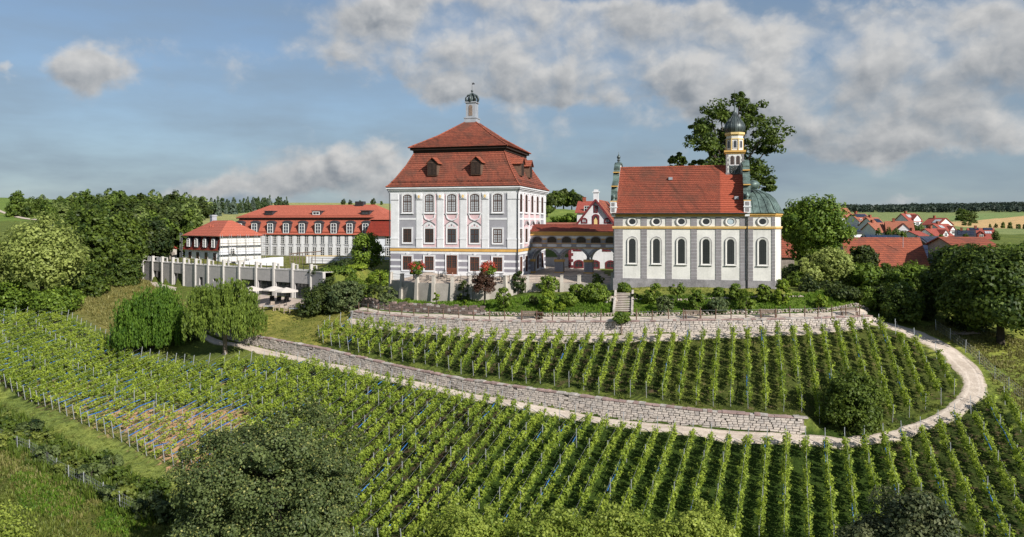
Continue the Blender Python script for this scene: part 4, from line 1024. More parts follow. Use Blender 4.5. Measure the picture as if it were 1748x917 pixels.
for i, d in enumerate((1.75, 5.0, 8.75, 12.4, 15.75)):
    window(castle, (.04, d, 9.16), R(90), 1.30, 2.62, .26, 2, 2, .09, .09, ('brown', 'glass'), .11, .22, 'white', (4, 7), sill=True)
    window(castle, (.04, d, 4.66), R(90), 1.25, 2.0, 0, 2, 2, .09, .09, ('brown', 'glasscurtain' if i == 0 else 'glass'), .11, .22, 'white', (4, 5))
    window(castle, (.06, d, .25), R(90), 1.3, 2.35, 0, 2, 2, .09, .09, ('brownred', 'glass'), .11, .2, 'white', (4, 4))
    if 0 < i < 4:
        mb = MB()
        for a, b in zip(arc, arc[1:]): mb.bar((.18, d+a[0], a[1]), (.18, d+b[0], b[1]), .3, .09)
        mb.build('pediment_moulding', M['greydark'], castle)
# mansard roof with a slight kick at the eave
b_ = MB(); hip(b_, -CW-.55, .55, -.55, CD+.55, 12.80, 12.93, .05, .05); b_.build('eave', M['eave'], castle)
b_ = MB(); prof = [(.58, 12.90), (.15, 13.28), (-.55, 14.25), (-1.75, 16.2), (-2.75, 18.3)]
cprof = courses(prof)
for (o0, z0), (o1, z1) in zip(cprof, cprof[1:]):
    a = [(-CW-o0, -o0, z0), (o0, -o0, z0), (o0, CD+o0, z0), (-CW-o0, CD+o0, z0)]; e = [(-CW-o1, -o1, z1), (o1, -o1, z1), (o1, CD+o1, z1), (-CW-o1, CD+o1, z1)]
    b_.idx(a+e, [(0,1,5,4), (1,2,6,5), (2,3,7,6), (3,0,4,7)])
lower_roof = b_.build('mansard_roof', M['tile_old'], castle)
b_ = MB()
for z0, z1, o in ((18.25, 18.62, -2.55), (18.622, 18.95, -2.2)): b_.box(-CW-o, -o, z0, o, CD+o, z1)
b_.build('roof_break', M['eave'], castle)
b_ = MB(); o = -1.95; xm, ym = -CW/2, CD/2
o2 = [(-CW-o, -o), (o, -o), (o, CD+o), (-CW-o, CD+o)]; k = .55
mid_ = [(xm+(x-xm)*k, ym+(y-ym)*k) for x, y in o2]; tp = [(xm-.95, ym-.95), (xm+.95, ym-.95), (xm+.95, ym+.95), (xm-.95, ym+.95)]
b_.face([(x, y, 18.952) for x, y in o2][::-1]); b_.face([(x, y, 23.45) for x, y in tp])
def up_ring(f):                                          # plan square and height at a fraction of the slope
    if f < .5: t = f*2; return [tuple(np.array(p)*(1-t)+np.array(q)*t) for p, q in zip(o2, mid_)], 18.952+2.048*t
    t = f*2-1; return [tuple(np.array(p)*(1-t)+np.array(q)*t) for p, q in zip(mid_, tp)], 21.0+2.45*t
pr0 = None; NU = 26
for k in range(NU):
    for f, up in ((k/NU, .05), ((k+1)/NU, 0)):
        q, z = up_ring(f); q = [(xm+(x-xm)*(1+up*.1), ym+(y-ym)*(1+up*.1), z+up) for x, y in q]
        if pr0: b_.idx(pr0+q, [(0,1,5,4),(1,2,6,5),(2,3,7,6),(3,0,4,7)])
        pr0 = q
upper_roof = b_.build('upper_roof', M['tile_old'], castle)
# ridge tiles and snow guard
b_ = MB()
for sx, sy in ((0, 0), (1, 0), (1, 1), (0, 1)):
    q = [((o if sx else -CW-o), (CD+o if sy else -o), z) for o, z in prof]; b_.tube([Vector(p)+Vector((0, 0, .04)) for p in q], .10, 5)
b_.build('hip_tiles', M['tile_brown'], lower_roof)
b_ = MB()
for k in range(4): a = o2[k]; m_ = mid_[k]; e = tp[k]; b_.tube([(a[0], a[1], 19.0), (m_[0], m_[1], 21.04), (e[0], e[1], 23.45)], .11, 5)
b_.build('hip_tiles', M['tile_brown'], upper_roof)
b_ = MB(); b_.tube([(-CW+.1, -.12, 13.75), (-.1, -.12, 13.75)], .035, 4); b_.tube([(.12, .1, 13.75), (.12, CD-.1, 13.75)], .035, 4)
for k in range(20): b_.bar((-CW+.3+k*1.0, -.12, 13.75), (-CW+.3+k*1.0, .22, 13.55), .05, .05)
b_.build('snow_guard', M['eave'], lower_roof)
def dormer(px, front=True, d=0):
    # small gabled dormer with dark louvred shutters
    mb = MB(); w_, z0, z1 = .78, 14.6, 16.55
    mb.box(-w_, -.15, z0, w_, 2.4, z1)
    x, y = (fx(px), .55) if front else (-.55, d)
    dm = mb.build('dormer', M['wooddark'], castle, (x, y, 0), 0 if front else R(90))
    mb = MB(); mb.face([(-w_, -.152, z1), (w_, -.152, z1), (0, -.152, z1+.72)]); mb.build('gable', M['eave'], dm)
    mb = MB()
    for s in (-1, 1):
        a = [(s*(w_+.28), -.4, z1-.12), (0, -.4, z1+.84), (0, 3.2, z1+.84), (s*(w_+.28), 2.6, z1-.12)]
        mb.idx(a+[(p[0], p[1], p[2]-.12) for p in a], [(0,1,2,3), (7,6,5,4), (0,4,5,1), (0,3,7,4)])
    mb.build('dormer_roof', M['tile_brown'], dm)
    for s in (-1, 1):
        mb = MB(); xa, xb = (.04, .66) if s > 0 else (-.66, -.04)
        mb.ring([(xa, z0+.1), (xb, z0+.1), (xb, z1-.06), (xa, z1-.06)], [(xa+.07, z0+.17), (xb-.07, z0+.17), (xb-.07, z1-.13), (xa+.07, z1-.13)], -.21, -.15)
        for k in range(11): mb.box(xa+.07, -.19, z0+.2+k*.15, xb-.07, -.152, z0+.29+k*.15)
        mb.build('shutter', M['eave'], dm)
dormer(736.5); dormer(811.2); dormer(0, False, 4.6); dormer(0, False, 9.9)
# lantern with its copper crown
b_ = MB(); b_.box(xm-.98, ym-.98, 23.2, xm+.98, ym+.98, 24.05); b_.box(xm-1.06, ym-1.06, 24.05, xm+1.06, ym+1.06, 24.22); lan = b_.build('lantern', M['lead'], castle)
b_ = MB(); b_.box(xm-.78, ym-.78, 24.22, xm+.78, ym+.78, 26.55); b_.build('lantern_shaft', M['lead'], lan)
b_ = MB()
b_.slab(outline(.62, 1.7, .3, 6, xm, 24.5), ym-.82, ym-.781); b_.build('lantern_louvre', M['wood'], lan)
b_ = MB(); b_.box(xm-.94, ym-.94, 26.55, xm+.94, ym+.94, 26.72); b_.build('lantern_cap', M['lead'], lan)
b_ = MB()
for k in range(8):
    a = k*math.pi/4; ca, sa = math.cos(a), math.sin(a)
    b_.tube([(xm+ca*r_, ym+sa*r_, z) for r_, z in ((.85, 26.7), (1.05, 27.05), (1.02, 27.4), (.78, 27.75), (.4, 27.95), (.14, 28.15))], [.17, .17, .16, .14, .12, .07], 6)
b_.lathe([(.62, 26.7), (.74, 27.1), (.66, 27.5), (.3, 27.85), (.1, 28.1), (.07, 28.3), (.05, 28.35)], 10, (xm, ym, 0)); b_.lathe([(.02, 28.28), (.15, 28.38), (.2, 28.5), (.15, 28.64), (.02, 28.72)], 10, (xm, ym, 0))
b_.build('lantern_crown', M['copperdark'], lan)
b_ = MB(); b_.tube([(xm, ym, 28.6), (xm, ym, 29.9)], .022, 5); b_.box(xm, ym-.02, 29.55, xm+.42, ym+.02, 29.75); b_.box(xm+.1, ym-.021, 29.78, xm+.3, ym+.02, 29.85); b_.build('weather_vane', M['darkmetal'], lan)
b_ = MB(); b_.tube([(.45, -.45, 12.75), (.32, -.32, 12.2), (.12, -.2, 11.7), (.1, -.2, -1)], .07, 6); b_.tube([(-CW-.5, -.5, 12.75), (-CW-.12, -.2, 12.0), (-CW-.1, -.2, -1)], .06, 6); b_.build('downpipe', M['darkmetal'], castle)

# ------------------------------------------------------------------ the arcade wing
AX, AY, AZ = 2.8, 113.6, 0.0
arcade = thing('arcade', 'white and ochre arcaded corridor wing with three round arches linking palace and chapel', 'arcade', (AX, AY, AZ), YAW)
def ax_(px): r = (px-CX)/F; return (r*AY-AX)/(UX-r*UY)
AL = ax_(1052); arches = [(ax_(904+4), ax_(953)), (ax_(955.5), ax_(1003)), (ax_(1005.5), ax_(1054))]
TH = 3.4
def arch_wall(y0, y1, m):
    mb = MB(); zb, zt = 0, 3.66
    xs = [(-.6, 0)]
    edges = [-.1]
    for a, b in arches: edges += [a, b]
    edges.append(AL+.6)
    for k in range(0, len(edges), 2): mb.box(edges[k], y0, -.4, edges[k+1], y1, 1.85)
    for a, b in arches:
        c_ = (a+b)/2; r = (b-a)/2; n = 14
        ar = [(c_-r*math.cos(math.pi*k/n), 1.85+r*.84*math.sin(math.pi*k/n)) for k in range(n+1)]
        for p, q in zip(ar, ar[1:]):
            mb.face([(p[0], y0, p[1]), (q[0], y0, q[1]), (q[0], y0, zt), (p[0], y0, zt)]); mb.face([(q[0], y1, q[1]), (p[0], y1, p[1]), (p[0], y1, zt), (q[0], y1, zt)])
            mb.face([(p[0], y0, p[1]), (p[0], y1, p[1]), (q[0], y1, q[1]), (q[0], y0, q[1])])
    for k in range(0, len(edges), 2): mb.box(edges[k], y0, 1.85, edges[k+1], y1, zt)
    return mb.build('arch_wall', M[m], arcade)
arch_wall(0, .5, 'white'); arch_wall(TH-.5, TH, 'white')
b_ = MB(); b_.box(-.1, 0, 3.66, AL+.6, TH, 6.2); b_.build('upper_wall', M['white'], arcade)
b_ = MB(); b_.box(0, .52, 3.58, AL+.5, TH-.52, 3.64); b_.build('vault_soffit', M['grey'], arcade)
for a, b in arches:
    c_ = (a+b)/2; r = (b-a)/2; n = 13
    for k in range(n):
        t0, t1 = math.pi*k/n+.012, math.pi*(k+1)/n-.012; mb = MB()
        q = [(c_-rr*math.cos(t), 1.85+rr*.84*math.sin(t)) for rr, t in ((r+.02, t0), (r+.42, t0), (r+.42, t1), (r+.02, t1))]
        mb.slab([q[0], q[3], q[2], q[1]], -.06, .0); mb.build('arch_stone', M['grey'], arcade)
ped = [(-.1, arches[0][0]), (arches[0][1], arches[1][0]), (arches[1][1], arches[2][0])]
for a, b in ped:
    a2, b2 = (a-.0, b+.55) if a < 0 else (a-.55, b+.55)
    if a < 0: a2, b2 = a-.1, b+.35
    pr_ = MB(); pr_.box(a2, -.03, .1, b2, .9, 1.62); p_ = pr_.build('pier', M['joint'], arcade)
    n = 5
    for k in range(n):
        z0 = .12+k*(1.5/n); hb = 1.5/n-.03
        w2_ = (b2-a2); off = (k % 2)*.5
        cuts = [a2, a2+w2_*(.5 if k % 2 == 0 else .35), b2]
        for u, v_ in zip(cuts, cuts[1:]): mb = MB(); mb.box(u+.015, -.07, z0, v_-.015, .94, z0+hb); mb.build('pier_stone', M['grey'], p_)
    mb = MB(); mb.box(a2-.08, -.13, 1.62, b2+.08, 1.0, 1.98); mb.box(a2-.05, -.10, -.3, b2+.05, .97, .1); mb.build('pier_capital', M['ochre'], p_)
for z0, z1, o, m_ in ((3.68, 3.82, .10, 'ochre'), (3.82, 4.36, .03, 'grey'), (4.362, 4.50, .10, 'ochre'), (5.56, 5.62, .06, 'grey'), (5.622, 6.08, .16, 'ochre'), (6.082, 6.24, .28, 'ochrepale')):
    b_ = MB(); b_.box(-.15, -o, z0, AL+.6, .1, z1); b_.build('band', M[m_], arcade)
for k in range(6):
    xc = ax_(880+(180+k*120.5)/4.825+ .0)
    window(arcade, (xc, -.02, 4.54), 0, 1.42, .90, .40, 4, 1, .06, .05, ('brown', 'glass'), .09, .14, 'grey', (8, 3), depth=.08)
    mb = MB(); o = []
    for t in range(10): a = math.pi*(.5+t/9); o.append((xc-.55+.20*math.cos(a), 4.09+.20*math.sin(a)))
    for t in range(10): a = math.pi*(-.5+t/9); o.append((xc+.55+.20*math.cos(a), 4.09+.20*math.sin(a)))
    mb.slab(o, -.07, -.031); mb.build('white_medallion', M['white'], arcade)
    xd = ax_(880+(180+k*120.5+60)/4.825)
    if k < 5: mb = MB(); mb.box(xd-.32, -.055, 4.51, xd+.32, 0, 4.95); mb.build('window_pier', M['grey'], arcade); mb = MB(); mb.box(xd-.36, -.085, 4.95, xd+.36, 0, 5.18); mb.build('ochre_impost', M['ochre'], arcade)
b_ = MB(); y0, y1, z0, z1 = -.55, TH+.55, 6.22, 7.35; ym_ = TH/2
b_.idx([(-.45, y0, z0), (AL+.9, y0, z0), (AL+.9, ym_, z1), (.35, ym_, z1), (-.45, y1, z0), (AL+.9, y1, z0)], [(0,1,2,3), (4,3,2,5), (0,3,4), (1,5,2), (0,4,5,1)]); b_.build('roof', M['tile_arc'], arcade)

# ------------------------------------------------------------------ the chapel
HX, HY, HZ = 13.26, 96.0, -.62
chapel = thing('chapel', 'white chapel with grey stone pilasters, steep red roof, onion tower and copper apse dome', 'chapel', (HX, HY, HZ), YAW)
def hx(px): r = (px-CX)/F; return (r*HY-HX)/(UX-r*UY)
NL, ND = 16.6, 10.6; EH = 9.35
b_ = MB(); b_.box(0, 0, -.8, NL, ND, EH); b_.build('wall', M['cream'], chapel)
ap = [(NL-.4, .12), (19.75, .12), (20.75, 3.3), (20.75, 7.3), (19.75, ND-.12), (NL-.4, ND-.12)]
b_ = MB(); b_.prism(ap, -.8, EH); b_.build('apse_wall', M['cream'], chapel)
def around(o, z0, z1, m_, nm):                            # a moulding round nave front/left and apse
    mb = MB(); mb.box(-o, -o, z0, NL+o*.3, ND+o, z1); mb.prism([(NL-.3, .12-o), (19.75+o*.7, .12-o), (20.75+o, 3.3-o*.3), (20.75+o, 7.3+o*.3), (19.75+o*.7, ND-.12+o), (NL-.3, ND-.12+o)], z0+.004, z1-.004); return mb.build(nm, M[m_], chapel)
around(.10, -.8, 1.02, 'plinth', 'plinth')
around(.16, 7.45, 7.58, 'ochre', 'ochre_band'); around(.20, 7.58, 7.74, 'ochrepale', 'ochre_moulding')
around(.14, 8.98, 9.16, 'ochre', 'ochre_band'); around(.26, 9.16, 9.40, 'ochre', 'ochre_cornice')
hp = [(1048.8, 1063.2), (1093, 1104.4), (1135.2, 1147), (1178, 1189.8), (1220.2, 1231.4), (1262, 1273.5), (1277.5, 1285.6), (1316, 1323.3)]
for i, (pa_, pb_) in enumerate(hp):
    x0, x1 = max(-.06, hx(pa_)), hx(pb_); apse_ = i > 5
    yf = .12 if apse_ else 0
    pl = MB(); x0 += .10*(i not in (0, 6)); pl.box(x0+.02, yf-.035, 1.02, x1-.02, yf+.05, 8.98); p_ = pl.build('pilaster', M['white'], chapel)
    for (za, zb_, n) in ((1.04, 7.42, 15), (7.77, 8.96, 2)):
        for k in range(n):
            z0 = za+(zb_-za)*k/n; z1 = za+(zb_-za)*(k+1)/n-.05; mb = MB()
            sh = .0
            mb.box(x0-(sh if not apse_ else 0), yf-.065, z0, x1+(sh if not apse_ else 0), yf-.02, z1); mb.build('stone_block', M['greydark'], p_)
b_ = MB()
for k in range(14): z0 = 1.04+k*.456; b_.box(-.10, .05, z0, -.02, 1.1, z0+.40); b_.box(20.77, 3.4, z0, 20.83, 4.0, z0+.40)
b_.build('side_quoin', M['greydark'], chapel)
for i, px in enumerate((1079.3, 1120.5, 1163.1, 1205.3, 1247.1, 1301.8)):
    x = hx(px); yf = .12 if i == 5 else 0
    window(chapel, (x, yf-.012, 3.02), 0, .86, 3.12, .43, 0, 0, .05, .05, ('darkmetal', 'glass'), .12, .19, 'cream', (3, 9), sill=True, depth=.06)
    mb = MB(); o = outline(1.42, 3.72, .71, 10, x, 2.72); mb.ring(o, grow(o, -.10), yf-.09, yf, 0, .03); mb.build('window_border', M['plinth'], chapel)
    window(chapel, (x, yf-.012, 7.98), 0, .84, .72, 0, 0, 0, .04, .04, ('darkmetal', 'glasspale' if i == 4 else 'glass'), .12, .19, 'cream', (3, 3) if i != 4 else None, oval_=True, depth=.06)
    mb = MB(); o = oval(.72, .62, 20, x, 8.34); mb.ring(o, oval(.63, .535, 20, x, 8.34), yf-.12, yf, 0, .03); mb.build('oculus_border', M['plinth'], chapel)
b_ = MB(); b_.tube([(hx(1275.5), -.28, EH), (hx(1275.5), -.16, EH-.5), (hx(1275.5), -.16, -.6)], .085, 6); b_.build('downpipe', M['darkmetal'], chapel)
RZ = 15.7; RY = ND/2
b_ = MB(); xl, xr = .15, NL-.35; kick = [(-.55, 9.40), (.1, 9.95), (1.2, 11.25), (RY, RZ)]
for s in (0, 1):
    ck_ = [(-o, z) for o, z in courses([(-y, z) for y, z in kick], .34)]
    for (ya, za), (yb, zb_) in zip(ck_, ck_[1:]):
        f_ = (lambda y: y) if s == 0 else (lambda y: ND-y)
        q = [(xl-.35 if za < 10 else xl, f_(ya), za), (xr+.3 if za < 9.5 else xr, f_(ya), za), (xr, f_(yb), zb_), (xl, f_(yb), zb_)]
        b_.face(q if s == 0 else q[::-1])
b_.face([(xl, y, z) for y, z in kick]+[(xl, ND-y, z) for y, z in kick[::-1][1:]]); b_.face(([(xr, y, z) for y, z in kick]+[(xr, ND-y, z) for y, z in kick[::-1][1:]])[::-1])
croof = b_.build('roof', M['tile_chapel'], chapel)
b_ = MB(); b_.tube([(xl, RY, RZ+.02), (xr, RY, RZ+.02)], .11, 6); b_.build('ridge_tiles', M['tile_brown'], croof)
b_ = MB(); b_.box(xl-.3, -.62, 9.30, xr+.25, -.5, 9.44); b_.build('gutter', M['darkmetal'], croof)
for px, z_ in ((1138, 14.1), (1253.5, 11.4)):
    x = hx(px)+.3; y = np.interp(z_, [k[1] for k in kick], [k[0] for k in kick]); b_ = MB(); b_.box(x-.25, y-.42, z_-.25, x+.25, y+.3, z_+.12); b_.build('roof_hatch', M['lead'], croof)
# apse dome, ribbed copper
c0 = Vector((16.7, RY, 0)); apo = [(NL-.2, -.25), (19.95, -.25), (21.1, 3.2), (21.1, 7.4), (19.95, ND+.25), (NL-.2, ND+.25)]
sub = []
for (a, b) in zip(apo, apo[1:]):
    n = 8
    for k in range(n): t = k/n; sub.append((a[0]+(b[0]-a[0])*t, a[1]+(b[1]-a[1])*t))
sub.append(apo[-1])
dp = [(s_, 9.36+(z_-9.36)*.87) for s_, z_ in [(1.0, 9.36), (.985, 9.55), (.93, 9.95), (.87, 10.6), (.78, 11.4), (.63, 12.15), (.45, 12.65), (.24, 12.95), (.02, 13.05)]]
b_ = MB(); vs = [(c0.x+(x-c0.x)*s, c0.y+(y-c0.y)*s, z) for s, z in dp for x, y in sub]; n = len(sub)
b_.idx(vs, [(i*n+k, i*n+k+1, (i+1)*n+k+1, (i+1)*n+k) for i in range(len(dp)-1) for k in range(n-1)]+[tuple(range(n))[::-1]], 0, True)
dome = b_.build('apse_dome', M['copper'], chapel)
b_ = MB()
for k in range(0, n, 2): b_.tube([(c0.x+(sub[k][0]-c0.x)*s, c0.y+(sub[k][1]-c0.y)*s, z+.03) for s, z in dp[:-1]], .05, 4)
b_.build('dome_rib', M['copper'], dome)
# curved gables at both ends of the nave, copper-capped
def gable(x0, x1, side):
    mb = MB(); g_ = [(-.35, 9.0), (-.35, 10.8), (.3, 11.05), (.6, 11.45), (.65, 12.2), (1.1, 13.0), (1.9, 13.5), (2.5, 13.8), (2.6, 14.4), (3.2, 15.1), (3.9, 15.9), (RY-.75, 16.25)]
    poly = g_+[(ND-y, z) for y, z in g_[::-1]]
    n = len(poly); vs = [(x0, y, z) for y, z in poly]+[(x1, y, z) for y, z in poly]
    mb.idx(vs, [tuple(range(n)), tuple(range(n, 2*n))[::-1]]+[((i+1) % n, i, n+i, n+(i+1) % n) for i in range(n)])
    gb = mb.build('gable', M['white'], chapel)
    cp = MB(); e = .16
    for (a, b) in zip(poly[1:-1], poly[2:-1]):
        if abs(a[0]-b[0])+abs(a[1]-b[1]) > .05: cp.bar(((x0+x1)/2, a[0], a[1]+.05), ((x0+x1)/2, b[0], b[1]+.05), x1-x0+2*e, .16)
    # volutes stand out as rolled copper at the shoulders
    for yy, zz, rr in ((.42, 11.6, .34), (2.25, 13.75, .28), (3.45, 15.5, .28)):
        for f_ in (1, -1):
            y = yy if f_ == 1 else ND-yy; cp.tube([((x0+x1)/2-.5*(x1-x0)-.12, y, zz), ((x0+x1)/2+.5*(x1-x0)+.12, y, zz)], rr, 12)
    cp.build('gable_coping', M['copper'], gb)
    mb = MB()
    for zz in (10.9, 12.9, 14.85): mb.box(x0-.16, -.5 if zz < 11 else .4 if zz < 14 else 2.4, zz, x1+.16, .25 if zz < 11 else 1.2 if zz < 14 else 3.2, zz+.13)
    mb.build('gable_cornice', M['ochre'], gb)
    mb = MB(); mb.box(x0-.12, -.52, 9.42, x1+.12, .3, 10.9); mb.box(x0-.2, -.6, 10.15, x1+.2, .36, 10.28); pr_ = mb.build('corner_pier', M['white'], gb)
    mb = MB(); mb.box(x0+.06, -.56, 9.6, x1-.06, -.52, 10.05); mb.box(x0+.06, -.56, 10.35, x1-.06, -.52, 10.8); mb.build('pier_niche', M['greydark'], pr_)
    mb = MB(); mb.lathe([(.42, 10.9), (.30, 11.1), (.12, 11.2), (.2, 11.4), (.26, 11.6), (.12, 11.85), (.02, 12.0)], 8, ((x0+x1)/2, -.1, 0)); mb.build('pier_finial', M['copper'], pr_)
    return gb
gl_ = gable(-.28, .22, 0)
b_ = MB(); b_.lathe([(.42, 16.25), (.34, 16.4), (.16, 16.5), (.14, 16.65), (.26, 16.75), (.12, 16.85), (.22, 17.05), (.25, 17.2), (.12, 17.4), (.05, 17.55), (.015, 17.9)], 8, (-.03, RY, 0)); b_.build('finial', M['copperdark'], gl_)
gr_ = gable(NL-.35, NL+.2, 1)
# bulging copper scroll against the tower side of the right gable
b_ = MB(); b_.lathe([(.05, -.62), (.55, -.52), (.84, -.12), (.8, .22), (.48, .5), (.05, .6)], 14, (NL+.7, 2.2, 13.0), sy=1.3); b_.build('copper_scroll', M['copper'], gr_)
# onion tower
TX, TYy = 15.2, RY
def tw(mb, s, z0, z1, m=0): return mb.box(TX-s, TYy-s, z0, TX+s, TYy+s, z1, m)
def octo(r, z0, z1, mb, m=0): return mb.prism([(TX+r*math.cos(math.pi/8+k*math.pi/4), TYy+r*math.sin(math.pi/8+k*math.pi/4)) for k in range(8)], z0, z1, m)
b_ = MB(); tw(b_, 1.1, 12, 17.2); tower = b_.build('tower', M['cream'], chapel)
b_ = MB(); tw(b_, 1.16, 13.4, 14.75); b_.build('tower_base', M['greydark'], tower)
for s in (-1, 1):
    for k in range(8):
        mb = MB(); z0 = 14.8+k*.29; wd = .30 if k % 2 else .20; x0 = TX+s*1.12; mb.box(min(x0, x0-s*wd), TYy-1.14, z0, max(x0, x0-s*wd), TYy-1.06, z0+.25); mb.build('quoin', M['greydark'], tower)
for s in (-.36, .36): window(tower, (TX+s, TYy-1.11, 15.75), 0, .48, 1.15, .24, 0, 0, .05, .03, ('wooddark', 'glass'), .07, .09, 'white', (2, 6), depth=.05, name='belfry_opening')
mb = MB(); mb.box(TX-.68, TYy-1.16, 14.4, TX+.68, TYy-1.12, 15.62, 0); ck = mb.build('clock', M['copperdark'], tower)
mb = MB(); mb.slab(oval(.58, .56, 24, TX, 15.02), TYy-1.19, TYy-1.161); mb.build('clock_dial', M['clockface'], ck)
mb = MB()
for k in range(12): a = k*math.pi/6; mb.bar((TX+.42*math.sin(a), TYy-1.2, 15.02+.42*math.cos(a)), (TX+.52*math.sin(a), TYy-1.2, 15.02+.52*math.cos(a)), .03, .05)
mb.bar((TX, TYy-1.215, 15.02), (TX+.22, TYy-1.215, 15.25), .03, .05); mb.bar((TX, TYy-1.215, 15.02), (TX-.1, TYy-1.215, 14.62), .03, .04); mb.build('clock_hands', M['steel'], ck)
b_ = MB(); tw(b_, 1.22, 17.2, 17.38); tw(b_, 1.36, 17.382, 17.62); b_.build('tower_cornice', M['ochre'], tower)
b_ = MB(); octo(1.13, 17.62, 19.62, b_); b_.build('octagon', M['cream'], tower)
b_ = MB()
for k in range(8):
    a = math.pi/8+k*math.pi/4; x, y = TX+1.13*math.cos(a), TYy+1.13*math.sin(a); b_.box(x-.07, y-.07, 17.62, x+.07, y+.07, 19.1)
octo(1.22, 19.08, 19.2, b_); octo(1.24, 19.6, 19.72, b_); octo(1.36, 19.722, 19.98, b_); b_.build('octagon_trim', M['ochrepale'], tower)
for k in range(8):
    a = -math.pi/2+k*math.pi/4; x, y = TX+1.05*math.cos(a), TYy+1.05*math.sin(a); an = a+math.pi/2
    window(tower, (x, y, 17.95), an, .40, .95, .2, 0, 0, .04, .03, ('greydark', 'glass'), .06, .08, 'white', None, depth=.05, name='lantern_opening')
b_ = MB(); nr = 16
on = [(1.2, 19.98), (1.33, 20.2), (1.44, 20.45), (1.45, 20.75), (1.34, 21.1), (1.08, 21.5), (.72, 21.9), (.42, 22.3), (.22, 22.7), (.12, 23.1), (.07, 23.6), (.05, 24.15)]; on = [(r_*.9, z) for r_, z in on]
b_.lathe(on, 24, (TX, TYy, 0)); oni = b_.build('onion_dome', M['copperdark'], tower)
b_ = MB()
for k in range(nr): a = 2*math.pi*k/nr; b_.tube([(TX+(r_+.01)*math.cos(a), TYy+(r_+.01)*math.sin(a), z) for r_, z in on[:9]], .035, 4, cap=False)
b_.build('onion_rib', M['copperdark'], oni)
b_ = MB(); b_.lathe([(.02, 24.05), (.14, 24.13), (.19, 24.26), (.14, 24.4), (.02, 24.48)], 10, (TX, TYy, 0)); b_.tube([(TX, TYy, 24.4), (TX, TYy, 25.7)], .018, 5); b_.bar((TX-.2, TYy, 25.2), (TX+.2, TYy, 25.2), .025, .025); b_.build('tower_cross', M['darkmetal'], oni)

# ------------------------------------------------------------------ gabled house behind the arcade
def local_x(px, ox, oy, ux=UX, uy=UY): r = (px-CX)/F; return (r*oy-ox)/(ux-r*uy)
gx, gy = P(1017, 380, 121.5)[:2]
gh = thing('gabled_house', 'white gabled house with maroon window trim and small gable niches behind the arcade', 'house', (gx, gy, 0), YAW)
W2, ez, az_ = 4.5, 5.3, 11.15
b_ = MB(); b_.slab([(-W2, -.5), (W2, -.5), (W2, ez), (0, az_), (-W2, ez)], 0, 15); b_.build('wall', M['white'], gh)
b_ = MB()
for s in (-1, 1):
    q = [(s*(W2+.5), -.35, ez-.5), (0, -.35, az_+.12), (0, 15.3, az_+.12), (s*(W2+.5), 15.3, ez-.5)]
    b_.idx(q+[(p[0], p[1], p[2]+.2) for p in q], [(3,2,1,0), (4,5,6,7), (0,1,5,4), (0,4,7,3)])
b_.build('roof', M['tile_brown'], gh)
b_ = MB()
for s in (-1, 1): b_.bar((s*(W2+.5), -.42, ez-.42), (0, -.42, az_+.2), .1, .3)
b_.build('verge_board', M['maroon'], gh)
b_ = MB(); b_.box(-.4, 0, az_-.3, .4, .8, az_+1.4); b_.box(-.55, -.15, az_+1.4, .55, .95, az_+1.55); b_.box(-.32, .05, az_+1.55, .32, .7, az_+1.9); b_.build('gable_turret', M['white'], gh)
window(gh, (0, -.02, 7.0), 0, 1.0, 1.9, .3, 0, 0, .2, .05, ('maroon', 'glass'), .06, .1, 'maroon', None)
mb = MB(); mb.slab([(-.28, 7.25), (.28, 7.25), (.28, 8.0), (0, 8.4), (-.28, 8.0)], -.12, -.06); mb.build('niche_figure', M['ochrepale'], gh)
for x in (-1.9, 1.9): window(gh, (x, -.02, 7.55), 0, .85, .75, .3, 2, 1, .12, .05, ('maroon', 'glasscurtain'), .05, .1, 'maroon', None)
window(gh, (0, -.02, 9.3), 0, .5, 1.0, 0, 0, 0, .1, .05, ('maroon', 'glass'), .05, .1, 'maroon', None)
for px in (988, 1015.5, 1042): window(gh, (local_x(px, gx, gy), -.02, .15), 0, 1.4, 1.15, .3, 2, 2, .1, .06, ('maroon', 'glass'), .06, .14, 'maroon', None)
for px in (986, 1036): window(gh, (local_x(px, gx, gy), -.02, 3.0), 0, 1.2, 1.2, .1, 2, 2, .1, .06, ('maroon', 'glass'), .06, .14, 'maroon', None)
xl_ = local_x(969.5, gx, gy)
for k in range(9): mb = MB(); z0 = .1+k*.5; wd = .75 if k % 2 == 0 else .45; mb.box(-W2-.05, -.08, z0, -W2+wd, .01, z0+.44); mb.build('quoin', M['maroon'], gh)
b_ = MB(); b_.box(3.4, 3.2, 7.5, 4.1, 3.9, 11.5); b_.box(3.3, 3.1, 11.5, 4.2, 4.0, 11.65); b_.build('chimney', M['white'], gh)
